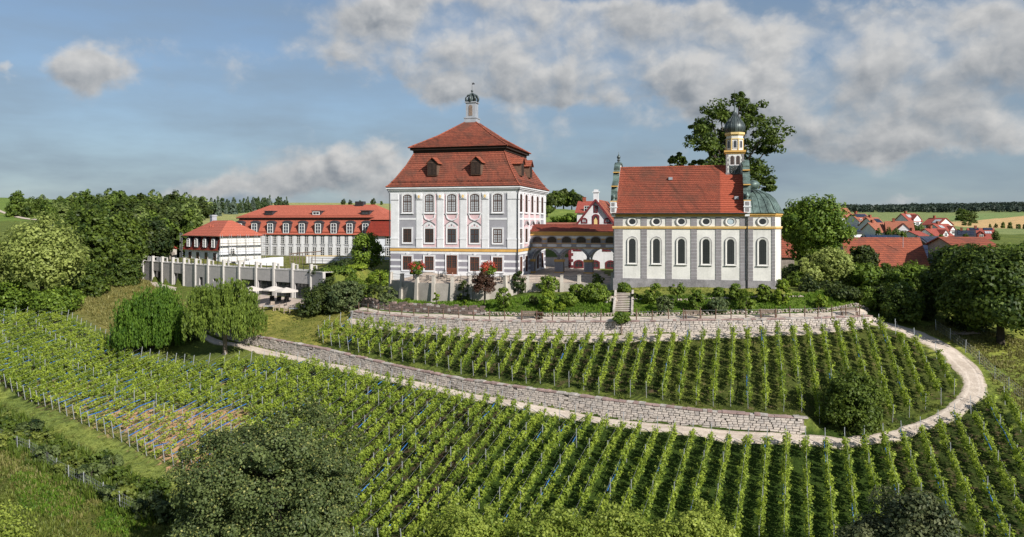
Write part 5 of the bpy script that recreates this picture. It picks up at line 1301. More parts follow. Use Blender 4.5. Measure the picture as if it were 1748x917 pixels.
def small_house(name, label, px0, px1, Y, zg, wall_h, ridge_h, depth, wallm, roofm, yaw=YAW, hipx=0, wins=(), winm=('whitewood', 'glass'), dormers=(), chim=None, over=.4, solar=(), group=None, collectors=(), doors=()):
    """ridge along the front; px0..px1 is the front's width in the photo"""
    ox, oy = P((px0+px1)/2, 380, Y)[:2]; ux, uy = math.cos(yaw), math.sin(yaw)
    x0, x1 = local_x(px0, ox, oy, ux, uy), local_x(px1, ox, oy, ux, uy)
    t = thing(name, label, 'house', (ox, oy, zg), yaw, group)
    b_ = MB(); b_.box(x0, 0, -1.5, x1, depth, wall_h)
    for x in ((x0, x1) if not hipx else ()):
        b_.face([(x, 0, wall_h), (x, depth, wall_h), (x, depth/2, ridge_h-.1)]) if x == x0 else b_.face([(x, depth, wall_h), (x, 0, wall_h), (x, depth/2, ridge_h-.1)])
    b_.build('wall', M[wallm], t)
    sl = (ridge_h-wall_h)/(depth/2); b_ = MB(); e = over; ye = -e; ze = wall_h-sl*e*.6
    A = [(x0-e, ye, ze), (x1+e, ye, ze), (x1+e-hipx, depth/2, ridge_h), (x0-e+hipx, depth/2, ridge_h), (x0-e, depth+e, ze), (x1+e, depth+e, ze)]
    b_.idx(A, [(0,1,2,3), (5,4,3,2), (0,3,4), (1,5,2), (0,4,5,1)]) if hipx else b_.idx(A+[(p[0], p[1], p[2]-.2) for p in A], [(0,1,2,3), (5,4,3,2), (7,6,9,8), (10,11,8,9), (0,6,7,1), (0,3,9,6), (3,4,10,9), (1,7,8,2), (2,8,11,5)])
    rf = b_.build('roof', M[roofm], t)
    for (u, z, w_, h_) in wins: window(t, (x0+(x1-x0)*u, -.02, z), 0, w_, h_, 0, 2, 2 if h_ > 1.3 else 1, .09, .06, winm, None)
    def on_roof(z): return ((z-ze)/(ridge_h-ze))*(depth/2+e)-e
    for (u0, u1, z0, z1) in solar:
        n = max(2, int(abs(u1-u0)*(x1-x0)/1.15)); nz = max(1, round((z1-z0)/.8)); xa = x0+(x1-x0)*u0; wd = (x1-x0)*(u1-u0)/n
        for i in range(n):
            for k in range(nz):
                za = z0+(z1-z0)*k/nz; zb_ = z0+(z1-z0)*(k+1)/nz-.05; mb = MB()
                q = [(xa+i*wd+.03, on_roof(za)-.1, za+.1), (xa+(i+1)*wd-.03, on_roof(za)-.1, za+.1), (xa+(i+1)*wd-.03, on_roof(zb_)-.1, zb_+.1), (xa+i*wd+.03, on_roof(zb_)-.1, zb_+.1)]
                mb.idx(q+[(p[0], p[1]+.05, p[2]-.05) for p in q], [(0,1,2,3), (0,4,5,1), (1,5,6,2), (2,6,7,3), (3,7,4,0)]); mb.build('solar_panel', M['solar'], rf)
    for (u0, u1, z0, z1) in collectors:
        xa, xb = x0+(x1-x0)*u0, x0+(x1-x0)*u1; n = 3
        for i in range(n):
            a, b = xa+(xb-xa)*i/n+.04, xa+(xb-xa)*(i+1)/n-.04; mb = MB(); q = [(a, on_roof(z0)-.12, z0+.12), (b, on_roof(z0)-.12, z0+.12), (b, on_roof(z1)-.12, z1+.12), (a, on_roof(z1)-.12, z1+.12)]
            mb.idx(q+[(p[0], p[1]+.06, p[2]-.06) for p in q], [(0,1,2,3), (0,4,5,1), (1,5,6,2), (2,6,7,3), (3,7,4,0)]); mb.build('collector', M['solarpale'], rf)
    for (u, w_, z0, z1, zr) in dormers:                    # gabled cross-dormer with a window
        xc = x0+(x1-x0)*u; mb = MB(); yb = on_roof(zr); mb.slab([(xc-w_/2, z0), (xc+w_/2, z0), (xc+w_/2, z1), (xc, zr), (xc-w_/2, z1)], -.35, max(yb, .4)); dm = mb.build('dormer', M[wallm], t)
        mb = MB()
        for s in (-1, 1):
            q = [(xc+s*(w_/2+.3), -.6, z1-.25), (xc, -.6, zr+.1), (xc, yb+.4, zr+.1), (xc+s*(w_/2+.3), yb, z1-.25)]; mb.idx(q+[(p[0], p[1], p[2]+.18) for p in q], [(3,2,1,0), (4,5,6,7), (0,1,5,4), (0,4,7,3)])
        mb.build('dormer_roof', M[roofm], dm)
        window(dm, (xc, -.37, z0+(z1-z0)*.25), 0, min(1.6, w_*.5), 1.4, 0, 2, 2, .1, .07, winm, None)
    if chim: u, zt = chim; xc = x0+(x1-x0)*u; mb = MB(); mb.box(xc-.35, depth/2-.4, ridge_h-1.2, xc+.35, depth/2+.4, zt); mb.box(xc-.42, depth/2-.47, zt, xc+.42, depth/2+.47, zt+.1); mb.build('chimney', M['tile_brown'], t)
    return t
# ------------------------------------------------------------------ hotel wing with the long red roof
OX, OY, OZ = -29.9, 160.0, .05
hotel = thing('hotel_wing', 'long white hotel wing with red mansard roof, nine dormers and two rows of tall windows', 'hotel', (OX, OY, OZ), YAW)
def ox_(px): return local_x(px, OX, OY)
HL = ox_(395.5); HR = ox_(634)
hd = 13.0; e_ = 4.72; m_z = 8.55; r_z = 11.6
b_ = MB(); b_.box(HL+.3, 0, -1.5, HR, hd, e_); b_.build('wall', M['white'], hotel)
b_ = MB(); b_.box(HL+.2, -.08, -1.5, HR, hd, .16); b_.build('plinth', M['greydark'], hotel)
b_ = MB(); b_.box(HL, -.35, e_, HR, hd+.35, e_+.2); b_.build('eave', M['eave'], hotel)
b_ = MB(); x0, x1 = HL-.1, HR+.1
prf = [(-.5, e_+.16), (0.0, e_+.55), (.75, 6.6), (1.25, m_z)]
for (o0, z0), (o1, z1) in zip(prf, prf[1:]): hip(b_, x0+o0, x1, o0, hd-o0, z0, z1, o1-o0, o1-o0)
mans = b_.build('mansard_roof', M['tile_new'], hotel)
b_ = MB(); b_.box(x0+.75, .72, m_z-.12, x1, hd-.72, m_z+.10); b_.build('roof_break', M['eave'], hotel)
b_ = MB(); hip(b_, x0+.6, x1+3, .55, hd-.55, m_z+.10, r_z, 5.2, hd/2-.56); up_ = b_.build('upper_roof', M['tile_new'], hotel)
b_ = MB(); b_.tube([(x0+.8, .65, m_z+.5), (x1, .65, m_z+.5)], .05, 4); b_.tube([(x0, -.1, e_+.75), (x1, -.1, e_+.75)], .05, 4); b_.build('snow_guard', M['tile_dark'], mans)
for px in (409.3, 435, 462.2, 489, 516, 543.6, 570.3, 597.5, 624.5):
    x = ox_(px); o = outline(1.75, 2.75, .38, 8, x, 5.0)
    mb = MB(); mb.slab(o, -.18, 2.0); dm = mb.build('dormer', M['slate'], mans)
    mb = MB(); oo = outline(2.05, .55, .42, 8, x, 7.42); mb.slab(oo, -.32, 2.2); mb.build('dormer_roof', M['slate'], dm)
    window(dm, (x, -.19, 5.15), 0, 1.4, 2.3, .18, 2, 3, .12, .07, ('whitewood', 'glassblue'), None)
cols = [442.5, 455.7, 469.6, 483, 496.6, 510, 523.5, 537, 550.7, 564, 578, 591.4, 604.6, 618.8]
for i, px in enumerate(cols):
    x = ox_(px)
    window(hotel, (x, -.02, 2.75), 0, 1.0, 1.85, 0, 2, 4, .08, .05, ('whitewood', 'glassblue' if 6 < i < 12 else 'glass'), .05, .14, 'grey', sill=True)
    window(hotel, (x, -.02, .2 if i < 11 else .75), 0, 1.0, 1.95 if i < 11 else 1.4, 0, 2, 4, .08, .05, ('whitewood', 'glass'), .05, .14, 'grey')
    b_ = MB(); xp = ox_(px+6.8); b_.box(xp-.36, -.14, .16, xp+.36, .02, e_); b_.build('pilaster', M['white'], hotel)
for px in (457.5, 557.3): b_ = MB(); xp = ox_(px+5); b_.tube([(xp, -.2, e_), (xp, -.2, 0)], .06, 5); b_.build('downpipe', M['lead'], hotel)
slp = (r_z-m_z-.1)/(hd/2-.55-.55)
for k, (px, py) in enumerate(((451, 363), (533, 362), (617.5, 361.5))):
    x = ox_(px); y = 2.2; z = m_z+.1+(y-.55)*(r_z-m_z)/(hd/2-.6); mb = MB(); mb.box(x-1.05, y-.5, z-.6, x+1.05, y+2.0, z+.62); sk = mb.build('roof_dormer', M['slate'], up_)
    mb = MB(); mb.box(x-1.2, y-.65, z+.621, x+1.2, y+2.1, z+.75); mb.build('dormer_roof', M['slate'], sk)
    window(sk, (x, y-.51, z-.25), 0, 1.7, .75, 0, 2, 1, .12, .06, ('whitewood' if k == 1 else 'eave', 'glass'), None)
x = ox_(592); mb = MB(); mb.box(x-1.0, hd/2-.7, r_z-.5, x+1.0, hd/2+.7, r_z+.75); ch_ = mb.build('roof_vent', M['slate'], up_)
mb = MB()
for k in range(6): mb.box(x-.95, hd/2-.74, r_z-.3+k*.17, x+.95, hd/2-.7, r_z-.22+k*.17)
mb.build('vent_louvre', M['eave'], ch_)
# the projecting right end of the wing, half hidden by the palace
KX0, KX1 = ox_(631.5)+.2, ox_(667)+16
b_ = MB(); b_.box(KX0+.9, -4.0, -1.5, KX1, hd, e_-.05); b_.build('wing_end_wall', M['bluewhite'], hotel)
b_ = MB(); b_.box(KX0+.86, -4.05, -1.5, KX1, hd, .2); b_.build('wing_end_plinth', M['greydark'], hotel)
b_ = MB(); x0, x1, y0, y1 = KX0+.3, KX1, -4.6, hd+.5
for (o0, z0), (o1, z1) in zip([(0, e_), (.5, e_+.5), (1.35, 8.0)], [(.5, e_+.5), (1.35, 8.0)]): hip(b_, x0+o0, x1, y0+o0, y1-o0, z0, z1, o1-o0, o1-o0)
b_.build('wing_end_mansard', M['tile_dark'], hotel)
b_ = MB(); b_.box(x0+1.2, y0+1.2, 7.95, x1, y1-1.2, 8.15); b_.build('wing_end_roof_break', M['eave'], hotel)
b_ = MB(); hip(b_, x0+1.0, x1, y0+1.0, y1-1.0, 8.15, 11.9, 7, 7.5); b_.build('wing_end_roof', M['tile_new'], hotel)
for z in (3.0, .55): window(hotel, (local_x(663.5, OX+4*UY, OY-4*UX)+.0, -4.02, z), 0, 1.15, 1.7, 0, 2, 3, .1, .06, ('whitewood', 'glass'), .05, .16, 'greydark', sill=True)

# ------------------------------------------------------------------ annex with scaffolding
NX, NY = -53.6, 135.0; an_yaw = math.atan2(10.4, 9.0)      # local +x runs back along the sunlit gable side, +y along the shaded side
annex = thing('annex', 'small annex with red hipped roof, dark red tiled upper storey and scaffolded cream plaster side', 'house', (NX, NY, .1), an_yaw)
AW, AD = 8.6, 13.6
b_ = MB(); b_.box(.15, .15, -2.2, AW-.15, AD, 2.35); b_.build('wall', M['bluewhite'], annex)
b_ = MB(); b_.idx([(0,-.02,-2.2), (AW,-.02,-2.2), (AW-.15,.3,4.85), (.45,.3,4.85), (0,.6,-2.2), (AW,.6,-2.2), (AW-.15,.6,4.85), (.45,.6,4.85)], [(0,1,2,3), (5,4,7,6), (1,5,6,2), (4,0,3,7), (3,2,6,7)]); b_.build('plaster_side', M['cream'], annex)
b_ = MB(); b_.idx([(-.25,.05,2.3), (-.25,AD+.2,2.3), (.6,AD-.5,4.9), (.6,.3,4.9), (AW+.2,.62,2.3), (AW+.2,AD+.2,2.3), (AW-.6,AD-.5,4.9), (AW-.6,.62,4.9)], [(0,3,2,1), (4,5,6,7), (1,2,6,5), (0,1,5,4), (3,7,6,2)]); b_.build('tiled_upper_storey', M['tile_dark'], annex)
b_ = MB(); b_.box(.1, -.15, 4.86, AW-.1, AD+.1, 5.02); b_.build('eave', M['lead'], annex)
b_ = MB(); hip(b_, -.35, AW+.3, -.5, AD+.4, 5.0, 7.9, AW/2-.1, 4.4); rf_ = b_.build('roof', M['tile_new'], annex)
b_ = MB(); b_.box(AW/2-.5, 10.0, 6.9, AW/2+.45, 10.9, 9.0); b_.box(AW/2-.58, 9.92, 8.7, AW/2+.53, 10.98, 8.95); b_.build('chimney', M['lead'], rf_)
b_ = MB()
for y in (6.4, 7.2): b_.tube([(AW/2-2.2, y, 6.3), (AW/2-2.2, y, 7.1)], .12, 6)
b_.build('vent_pipe', M['tile_new'], rf_)
for y in (1.7, 5.0, 8.3, 11.4):
    mb = MB(); o = outline(1.5, 2.0, .35, 7, 0, 2.75); mb.slab(o, -.1, 1.2); dm = mb.build('dormer', M['slate'], annex, (-.12, y, 0), R(-90))
    window(dm, (0, -.11, 2.85), 0, 1.05, 1.6, .12, 2, 3, .1, .06, ('whitewood', 'glass'), None)
    window(annex, (.13, y, -.9), R(-90), 1.0, 2.75, 0, 1, 3, .1, .06, ('brown', 'glass'), .06, .12, 'white')
for x, z, w_, h_ in ((2.6, 1.6, .95, 1.15), (2.7, -.9, 1.1, 1.3), (5.6, -.2, .9, .8)): window(annex, (x, -.0, z), 0, w_, h_, 0, 2, 2, .1, .06, ('whitewood', 'glass'), .08, .14, 'white')
def scaffold(label, loc, rot, W, Ht, nx, nz, group='scaffolding on the annex'):
    t = thing('scaffold', label, 'scaffolding', loc, rot, group)
    for i in range(nx+1):
        for y in (-.5, -1.3): mb = MB(); mb.tube([(W*i/nx, y, -1.5), (W*i/nx, y, Ht+.3)], .035, 5); mb.build('pole', M['steel'], t)
    for k in range(nz):
        z = .3+Ht*k/nz; mb = MB(); mb.box(-.2, -1.2, z, W+.2, -.6, z+.035); mb.build('deck_board', M['wood'], t)
        for dz in (.5, 1.0): mb = MB(); mb.tube([(0, -1.33, z+dz), (W, -1.33, z+dz)], .025, 4); mb.build('guard_rail', M['steel'], t)
    mb = MB(); mb.tube([(0, -1.35, 0), (W/nx, -1.35, Ht/nz)], .022, 4); mb.tube([(W, -1.35, 0), (W-W/nx, -1.35, Ht/nz)], .022, 4); mb.build('brace', M['steel'], t)
    return t
scaffold('steel scaffolding with plank decks across the cream plaster side of the annex', (NX, NY, .1), an_yaw, AW, 5.0, 5, 3)
q_ = Vector((NX, NY, .1))+Vector((math.cos(an_yaw+math.pi/2), math.sin(an_yaw+math.pi/2), 0))*AD
scaffold('narrow steel scaffold tower at the far shaded corner of the annex', (q_.x-1.5, q_.y+1.0, .1), an_yaw, 2.0, 5.2, 1, 3)
# white ramp wall, pergola, terrace rail of the hotel garden
wx = Gpoly([(408,470),(450,466),(478,463)])
rw = thing('ramp_wall', 'smooth white curving ramp wall in front of the scaffolded annex', 'wall', (-47, 128, 0))
b_ = MB(); pts = [(-47.6, 127.5, 1.55), (-45.2, 129.5, 2.1), (-43, 131.5, 2.35), (-41.2, 133, 2.4)]
for (xa, ya, za), (xb, yb, zb_) in zip(pts, pts[1:]):
    q = [(xa+47, ya-128, -1), (xb+47, yb-128, -1), (xb+47, yb-128, zb_-1), (xa+47, ya-128, za-1)]
    q = [(x, y, z if z < 0 else z) for x, y, z in q]; b_.idx(q+[(x-.3, y+.35, z) for x, y, z in q], [(0,1,2,3), (5,4,7,6), (3,2,6,7), (0,3,7,4), (1,5,6,2)])
b_.build('wall_face', M['white'], rw)
pg = thing('pergola', 'small slatted wooden pergola on the hotel garden terrace', 'pergola', (-40.5, 134.5, .1), R(-12))
for i in range(9): mb = MB(); mb.box(i*.62, 0, 0, i*.62+.1, .1, 1.75+i*.05); mb.box(i*.62, -.3, 1.75+i*.05, i*.62+.08, 2.4, 1.9+i*.05); mb.build('slat', M['wood'], pg)
mb = MB(); mb.bar((-.1, 0, 1.75), (5.2, 0, 2.2), .14, .14); mb.bar((-.1, 2.0, 1.75), (5.2, 2.0, 2.2), .14, .14); mb.build('beam', M['wood'], pg)
rl = thing('garden_railing', 'dark low railing along the hotel garden lawn', 'railing', (-36, 136, .1))
for i in range(8):
    mb = MB(); mb.tube([(-1+i*2.2, 0-i*.45, -.2), (-1+i*2.2, 0-i*.45, 1.0)], .04, 5); mb.build('post', M['darkmetal'], rl)
for z in (.45, .95): mb = MB(); mb.bar((-1, 0, z), (14.4, -3.15, z), .06, .08); mb.build('rail', M['darkmetal'], rl)
tb = thing('terrace_kerb', 'long white garden terrace wall in front of the hotel windows', 'wall', (-36, 141, .1), YAW*.6)
b_ = MB(); b_.box(-3.5, 0, -.3, 13, .35, 1.05); b_.build('wall_face', M['white'], tb); b_ = MB(); b_.box(-3.55, -.06, 1.05, 13.05, .42, 1.2); b_.build('coping', M['ochrepale'], tb)

# ------------------------------------------------------------------ curved concrete pool building
o0 = PW.p[6]; pool = thing('pool_building', 'long curved grey concrete pool building with pale pillars and dark glazed openings', 'building', (o0[0], o0[1], 0))
def lp(p, z): return (p[0]-o0[0], p[1]-o0[1], z)
OPEN = {1: (263.5, 276.5, 462.5, 486), 3: (299, 313, 466.5, 489), 5: (342, 348, 473, 487), 6: (365.5, 374.5, 475.5, 480.5), 8: (413, 437, 477, 503), 9: (442, 467.5, 479, 508), 10: (472.5, 500, 481.5, 510), 11: (505, 531, 484, 511)}
def pw_len(px):                                            # arc length along the wall for a photo column
    return float(np.interp(px, PW.px, PW.cum))
for i in range(len(PX_PIL)):
    qa, qb = PW.cum[i], PW.cum[i+1]; p0, zt, zb = PW.at(qa); p1, zt1, zb1 = PW.at(qb); zt += .02; n = PW.n[i]; t_ = PW.t[i]; ln = qb-qa; zb = min(zb, zb1)-.6
    sl_ = (PW.zb[i]+PW.zb[i+1])/2
    pan = MB(); loc = lp(p0, 0); rot = math.atan2(t_[1], t_[0]); zt_ = CZ-7.45-CZ+CZ; zt_ = CZ-7.45+.12
    if i in OPEN:
        a, b, ya, yb = OPEN[i]; Ym = (p0[1]+p1[1])/2
        u0, u1 = [(pw_len(a)-qa), (pw_len(b)-qa)]; z1, z0 = CZ-(ya-CY)/F*Ym, CZ-(yb-CY)/F*Ym; z0 = max(z0, sl_+.02)
        pan.box(0, -.2, zb, u0, .5, zt_); pan.box(u1, -.2, zb, ln, .5, zt_); pan.box(u0, -.2, z1, u1, .25, zt_); pan.box(u0, -.2, zb, u1, .25, z0)
        wp_ = pan.build('wall_panel', M['poolgrey'], pool, loc, rot)
        nx = 2 if i < 8 else 4; w_ = u1-u0
        fr = MB(); fr.ring([(u0, z0), (u1, z0), (u1, z1), (u0, z1)], [(u0+.09, z0+.09), (u1-.09, z0+.09), (u1-.09, z1-.09), (u0+.09, z1-.09)], .02, .12)
        for k in range(1, nx): fr.box(u0+w_*k/nx-.04, .03, z0+.05, u0+w_*k/nx+.04, .12, z1-.05)
        if i >= 8: fr.box(u0+.05, .035, z1-.85, u1-.05, .11, z1-.78)
        f_ = fr.build('window', M['darkmetal'], pool, loc, rot)
        for k in range(nx): mb = MB(); mb.face([(u0+w_*k/nx+.03, .1, z0+.05), (u0+w_*(k+1)/nx-.03, .1, z0+.05), (u0+w_*(k+1)/nx-.03, .1, z1-.05), (u0+w_*k/nx+.03, .1, z1-.05)]); mb.build('pane', M['glassblue' if i == 6 else 'glass'], f_)
    else:
        pan.box(0, -.2, zb, ln, .25, zt_); pan.build('wall_panel', M['poolgrey'], pool, loc, rot)
    cp = MB(); cp.box(0, -.24, zt_, ln, 1.85, zt_+.12); cp.build('roof_edge', M['poolpale'], pool, loc, rot)
    pm = MB(); pm.box(-.19, -.42, zb, .19, .06, zt_+1.15, 0, .02); pm.box(-.16, .55, zt_-.2, .16, .75, zt_+.95); pm.box(-.07, .06, zt_+.85, .07, .55, zt_+.98); pm.build('pillar', M['poolpale'], pool, loc, rot)
    if i > 0:
        for u in (.5,): mb = MB(); mb.tube([(ln*u, .1, zt_), (ln*u, .1, zt_+.95)], .045, 5); mb.build('rail_post', M['darkmetal'], pool, loc, rot)
        mb = MB()
        for z in (.35, .6, .9): mb.tube([(.25, .1, zt_+z), (ln-.25, .1, zt_+z)], .012, 3)
        mb.build('rail_wire', M['darkmetal'], pool, loc, rot)
    if i in (0, 1):
        for u in (.12, .5) if i == 0 else (.1,): mb = MB(); mb.box(ln*u, .3, zt_, ln*u+1.45, .36, zt_+.95); mb.build('white_screen_panel', M['white'], pool, loc, rot)

# ------------------------------------------------------------------ palace terrace wall with pillars
t0_ = TW.p[4]; tw_ = thing('terrace_wall', 'concrete terrace wall with tall weathered pillars below the palace front', 'retaining wall', (t0_[0], t0_[1], 0))
def tl(p, z=0): return (p[0]-t0_[0], p[1]-t0_[1], z)
PIL_PX = [669, 687.5, 713, 741, 772.6, 803, 833, 861, 872, 901, 959, 989, 1046]
for i in range(len(TW.len)):
    p0, p1 = TW.p[i], TW.p[i+1]; ln = TW.len[i]; zt = min(TW.zt[i], TW.zt[i+1])+.25; zb = min(TW.zb[i], TW.zb[i+1])-.9
    za, zc = TW.zt[i]+.03, TW.zt[i+1]+.03
    mb = MB(); mb.idx([(0,-.18,zb),(ln,-.18,zb),(ln,.85,zb),(0,.85,zb),(0,-.18,za),(ln,-.18,zc),(ln,.85,zc),(0,.85,za)], [(0,3,2,1),(4,5,6,7),(0,1,5,4),(1,2,6,5),(2,3,7,6),(3,0,4,7)])
    mb.build('wall_panel', M['concrete'], tw_, tl(p0), math.atan2(TW.t[i][1], TW.t[i][0]))
    mb = MB(); mb.tube([(0, 0, za+.9), (ln, 0, zc+.9)], .02, 4); mb.tube([(0, 0, za+.5), (ln, 0, zc+.5)], .012, 3); mb.build('rail_wire', M['darkmetal'], tw_, tl(p0), math.atan2(TW.t[i][1], TW.t[i][0]))
PILTOP = {}
for px in PIL_PX:
    q = float(np.interp(px, TW.px, TW.cum)); p, zt, zb = TW.at(q); n, t_ = TW.normal(q); hgt = 1.08 if px < 1000 else 1.5; zt2 = zt+hgt
    mb = MB(); mb.idx([(-.26,-.58,zb-.8),(.26,-.58,zb-.8),(.26,.2,zb-.8),(-.26,.2,zb-.8),(-.19,-.32,zt2),(.19,-.32,zt2),(.19,.10,zt2),(-.19,.10,zt2)], [(0,3,2,1),(4,5,6,7),(0,1,5,4),(1,2,6,5),(2,3,7,6),(3,0,4,7)])
    mb.box(-.22, -.35, zt2, .22, .14, zt2+.08); mb.build('pillar', M['concretelight'], tw_, tl(p), math.atan2(t_[1], t_[0])); PILTOP[px] = (p[0]-n[0]*.1, p[1]-n[1]*.1, zt2+.10)
# flower tubs on two of the pillars
def tub(px, label, r, seed):
    x, y, z = PILTOP[px]; t = thing('flower_tub', label, 'flower tub', (x, y, z), 0, 'geranium tubs on the terrace pillars')
    mb = MB(); mb.lathe([(.2, 0), (.42, .25), (.5, .5), (.44, .5)], 12); mb.build('bowl', M['concretelight'], t)
    co, ti, ce = crown(seed, r, 1.9 if r > 1 else 2.0, .15, 'round', 40, 50, .10, r*.34); put('foliage', quads_mesh('foliage', co, L['shrub'], ti), t)
    rg = np.random.default_rng(seed); d = sph(rg, 60); d = d[(d[:, 2] > -.4)][:34]; c_ = d*np.array([r, r, .9])*rg.uniform(.8, 1.03, (len(d), 1))+np.array([0, 0, 1.0])
    C = np.repeat(c_, 16, 0)+rg.normal(0, .11, (len(c_)*16, 3)); put('blossoms', quads_mesh('blossoms', cards(C, norm(np.repeat(d, 16, 0)+rg.normal(0, .5, C.shape)), .085, rg, .9), M['flowerred'], rg.uniform(0, 1, len(C))), t)
tub(713, 'round tub of red geraniums on a pillar in front of the left palace windows', 1.12, 31)
tub(833, 'taller tub of red geraniums on the pillar above the red-leaved shrub', 1.05, 32)
# bistro furniture
def chair(label, group, loc, rot, m_='darkmetal'):
    t = thing('bistro_chair', label, 'chair', loc, rot, group)
    mb = MB(); mb.box(-.22, -.22, .43, .22, .22, .47); mb.build('seat', M[m_], t)
    mb = MB()
    for k in range(4): mb.box(-.21, .20+k*.012, .55+k*.1, .21, .225+k*.012, .61+k*.1)
    mb.build('backrest', M[m_], t)
    for sx in (-.2, .2):
        mb = MB(); mb.tube([(sx, -.2, 0), (sx, -.2, .45)], .018, 5); mb.build('leg', M[m_], t); mb = MB(); mb.tube([(sx, .24, 0), (sx, .2, .45), (sx, .25, .93)], .018, 5); mb.build('leg', M[m_], t)
    return t
def table(label, group, loc, rot=0):
    t = thing('bistro_table', label, 'table', loc, rot, group)
    mb = MB(); mb.lathe([(.02, .70), (.40, .70), (.40, .735), (.02, .735)], 14); mb.build('table_top', M['steel'], t); mb = MB(); mb.tube([(0, 0, .03), (0, 0, .70)], .03, 6); mb.build('leg', M['darkmetal'], t)
    mb = MB(); mb.lathe([(.02, .0), (.26, .0), (.24, .03), (.02, .05)], 10); mb.build('base', M['darkmetal'], t); return t
c0_ = None; t0t = None; rgc = np.random.default_rng(3)
spots = [(-16.2,104.0),(-14.3,102.9),(-13.0,104.4),(-11.2,102.0),(-9.4,103.4),(-8.0,101.2),(-5.2,101.3),(-3.5,102.4),(-1.4,101.4)]
CL = 'dark metal bistro chair on the gravel terrace in front of the palace'; TL_ = 'small round bistro table on the gravel terrace in front of the palace'
for k, (x, y) in enumerate(spots):
    z = h1(x, y)
    if t0t is None: t0t = table(TL_, 'bistro tables on the palace terrace', (x, y, z))
    else: copy_thing(t0t, (x, y, z))
    for a in ((.2, 3.3) if k % 2 else (1.7, 4.4, 3.0)):
        a += rgc.normal(0, .3); cx_, cy_ = x+.75*math.cos(a), y+.75*math.sin(a); loc = (cx_, cy_, h1(cx_, cy_))
        if c0_ is None: c0_ = chair(CL, 'bistro chairs on the palace terrace', loc, a-math.pi/2)
        else: copy_thing(c0_, loc, a-math.pi/2)
# a visitor seated behind the wall
def seated_person(label, loc, rot):
    t = thing('person', label, 'person', loc, rot)
    V = [(0,0,.5),(0,0,.72),(0,.02,.98),(0,.0,1.16),(0,-.02,1.24), (.17,.0,1.1),(.22,-.05,.86),(.15,-.26,.74),(.06,-.36,.74), (-.17,.0,1.1),(-.22,-.05,.86),(-.15,-.26,.74),(-.06,-.36,.74), (.1,-.05,.5),(.11,-.45,.5),(.11,-.44,.1),(.11,-.56,.04), (-.1,-.05,.5),(-.11,-.45,.5),(-.11,-.44,.1),(-.11,-.56,.04)]
    E = [(0,1),(1,2),(2,3),(3,4),(2,5),(5,6),(6,7),(7,8),(2,9),(9,10),(10,11),(11,12),(0,13),(13,14),(14,15),(15,16),(0,17),(17,18),(18,19),(19,20)]
    RAD = [.15,.14,.16,.06,.055,.07,.05,.042,.035,.07,.05,.042,.035,.1,.075,.055,.045,.1,.075,.055,.045]
    me = bpy.data.meshes.new('body'); me.from_pydata(V, E, []); o = put('body', me, t); me.materials.append(M['shirt'])
    sk = o.modifiers.new('skin', 'SKIN')
    for k, v in enumerate(me.skin_vertices[0].data): v.radius = (RAD[k], RAD[k]); v.use_root = k == 0
    s2 = o.modifiers.new('sub', 'SUBSURF'); s2.levels = s2.render_levels = 1
    mb = MB(); mb.lathe([(.01, -.125), (.05, -.11), (.075, -.05), (.082, .02), (.07, .09), (.03, .125), (.005, .13)], 10, (0, -.03, 1.36), sy=1.15); hd_ = mb.build('head', M['skin'], t)
    mb = MB(); mb.lathe([(.014, -.02), (.02, 0), (.004, .045)], 5, (0, -.13, 1.345)); mb.build('nose', M['skin'], hd_)
    mb = MB(); mb.lathe([(.086, .0), (.092, .04), (.078, .1), (.03, .14), (.005, .145)], 10, (0, -.01, 1.36), sy=1.15); mb.lathe([(.05, -.13), (.085, -.05), (.09, .02)], 10, (0, .01, 1.36), a0=.3, a1=math.pi-.3); mb.build('hair', M['hair'], hd_)
    for s in (-1, 1):
        mb = MB(); mb.tube([(s*.1,-.02,.51),(s*.115,-.46,.515),(s*.112,-.45,.1)], [.105,.085,.066], 8); mb.build('trouser_leg', M['trouser'], t)
        for k in range(5):
            mb = MB(); b = (s*(.03+.012*k), -.375, .745); mb.tube([b, (b[0]-s*.01, -.42-.008*(2-abs(k-2)), .735), (b[0]-s*.012, -.445-.008*(2-abs(k-2)), .715)], [.009, .008, .006], 5); mb.build('finger', M['skin'], t)
x, y = (772.3-CX)/F*99.7, 99.7; z = h1(x, y)
seated_person('person with reddish brown hair in a mauve top seated near the palace door', (x, y, z), 0)
copy_thing(c0_, (x, y+.08, z), 0, 'bistro chair carrying the seated person behind the terrace pillar')

# ------------------------------------------------------------------ garden: fence on the wall, benches, steps, rubble wall
POSTPX = [609,624,642.5,662.5,683,704,729,755,781,807,834,860.6,889,915,942.5,970,997,1025.5,1086.5,1113.7,1142,1167.7,1196,1223,1249.6,1275,1301,1326,1351,1376.6,1400,1424,1447.6,1470.8]
q0 = float(np.interp(1050, UW.px, UW.cum)); pm_ = UW.at(q0); fz = thing('wooden_fence', 'row of thin brown wooden posts with wires along the top of the upper dry-stone wall', 'fence', (pm_[0][0], pm_[0][1], pm_[1]))
PM = MB(); PM.tube([(0, 0, -.4), (.01, .01, .6), (0, 0, 1.22)], [.065, .06, .055], 7); PM = PM.mesh('post', M['wooddark']); rgf = np.random.default_rng(5)
prev = None; wires = MB()
for px in POSTPX:
    q = float(np.interp(px, UW.px, UW.cum)); p, zt, zb = UW.at(q); n, _ = UW.normal(q); p = p+n*.42; l = (p[0]-fz.location.x, p[1]-fz.location.y, zt-fz.location.z)
    put('post', PM, fz, l, (rgf.normal(0, .03), rgf.normal(0, .03), rgf.uniform(0, 3)), (1, 1, rgf.uniform(.92, 1.1)))
    if prev and px not in (1086.5,):
        for z in (.5, 1.0): wires.tube([(prev[0], prev[1], prev[2]+z), (l[0], l[1], l[2]+z)], .012, 3)
    prev = l
wires.build('wire', M['steel'], fz)
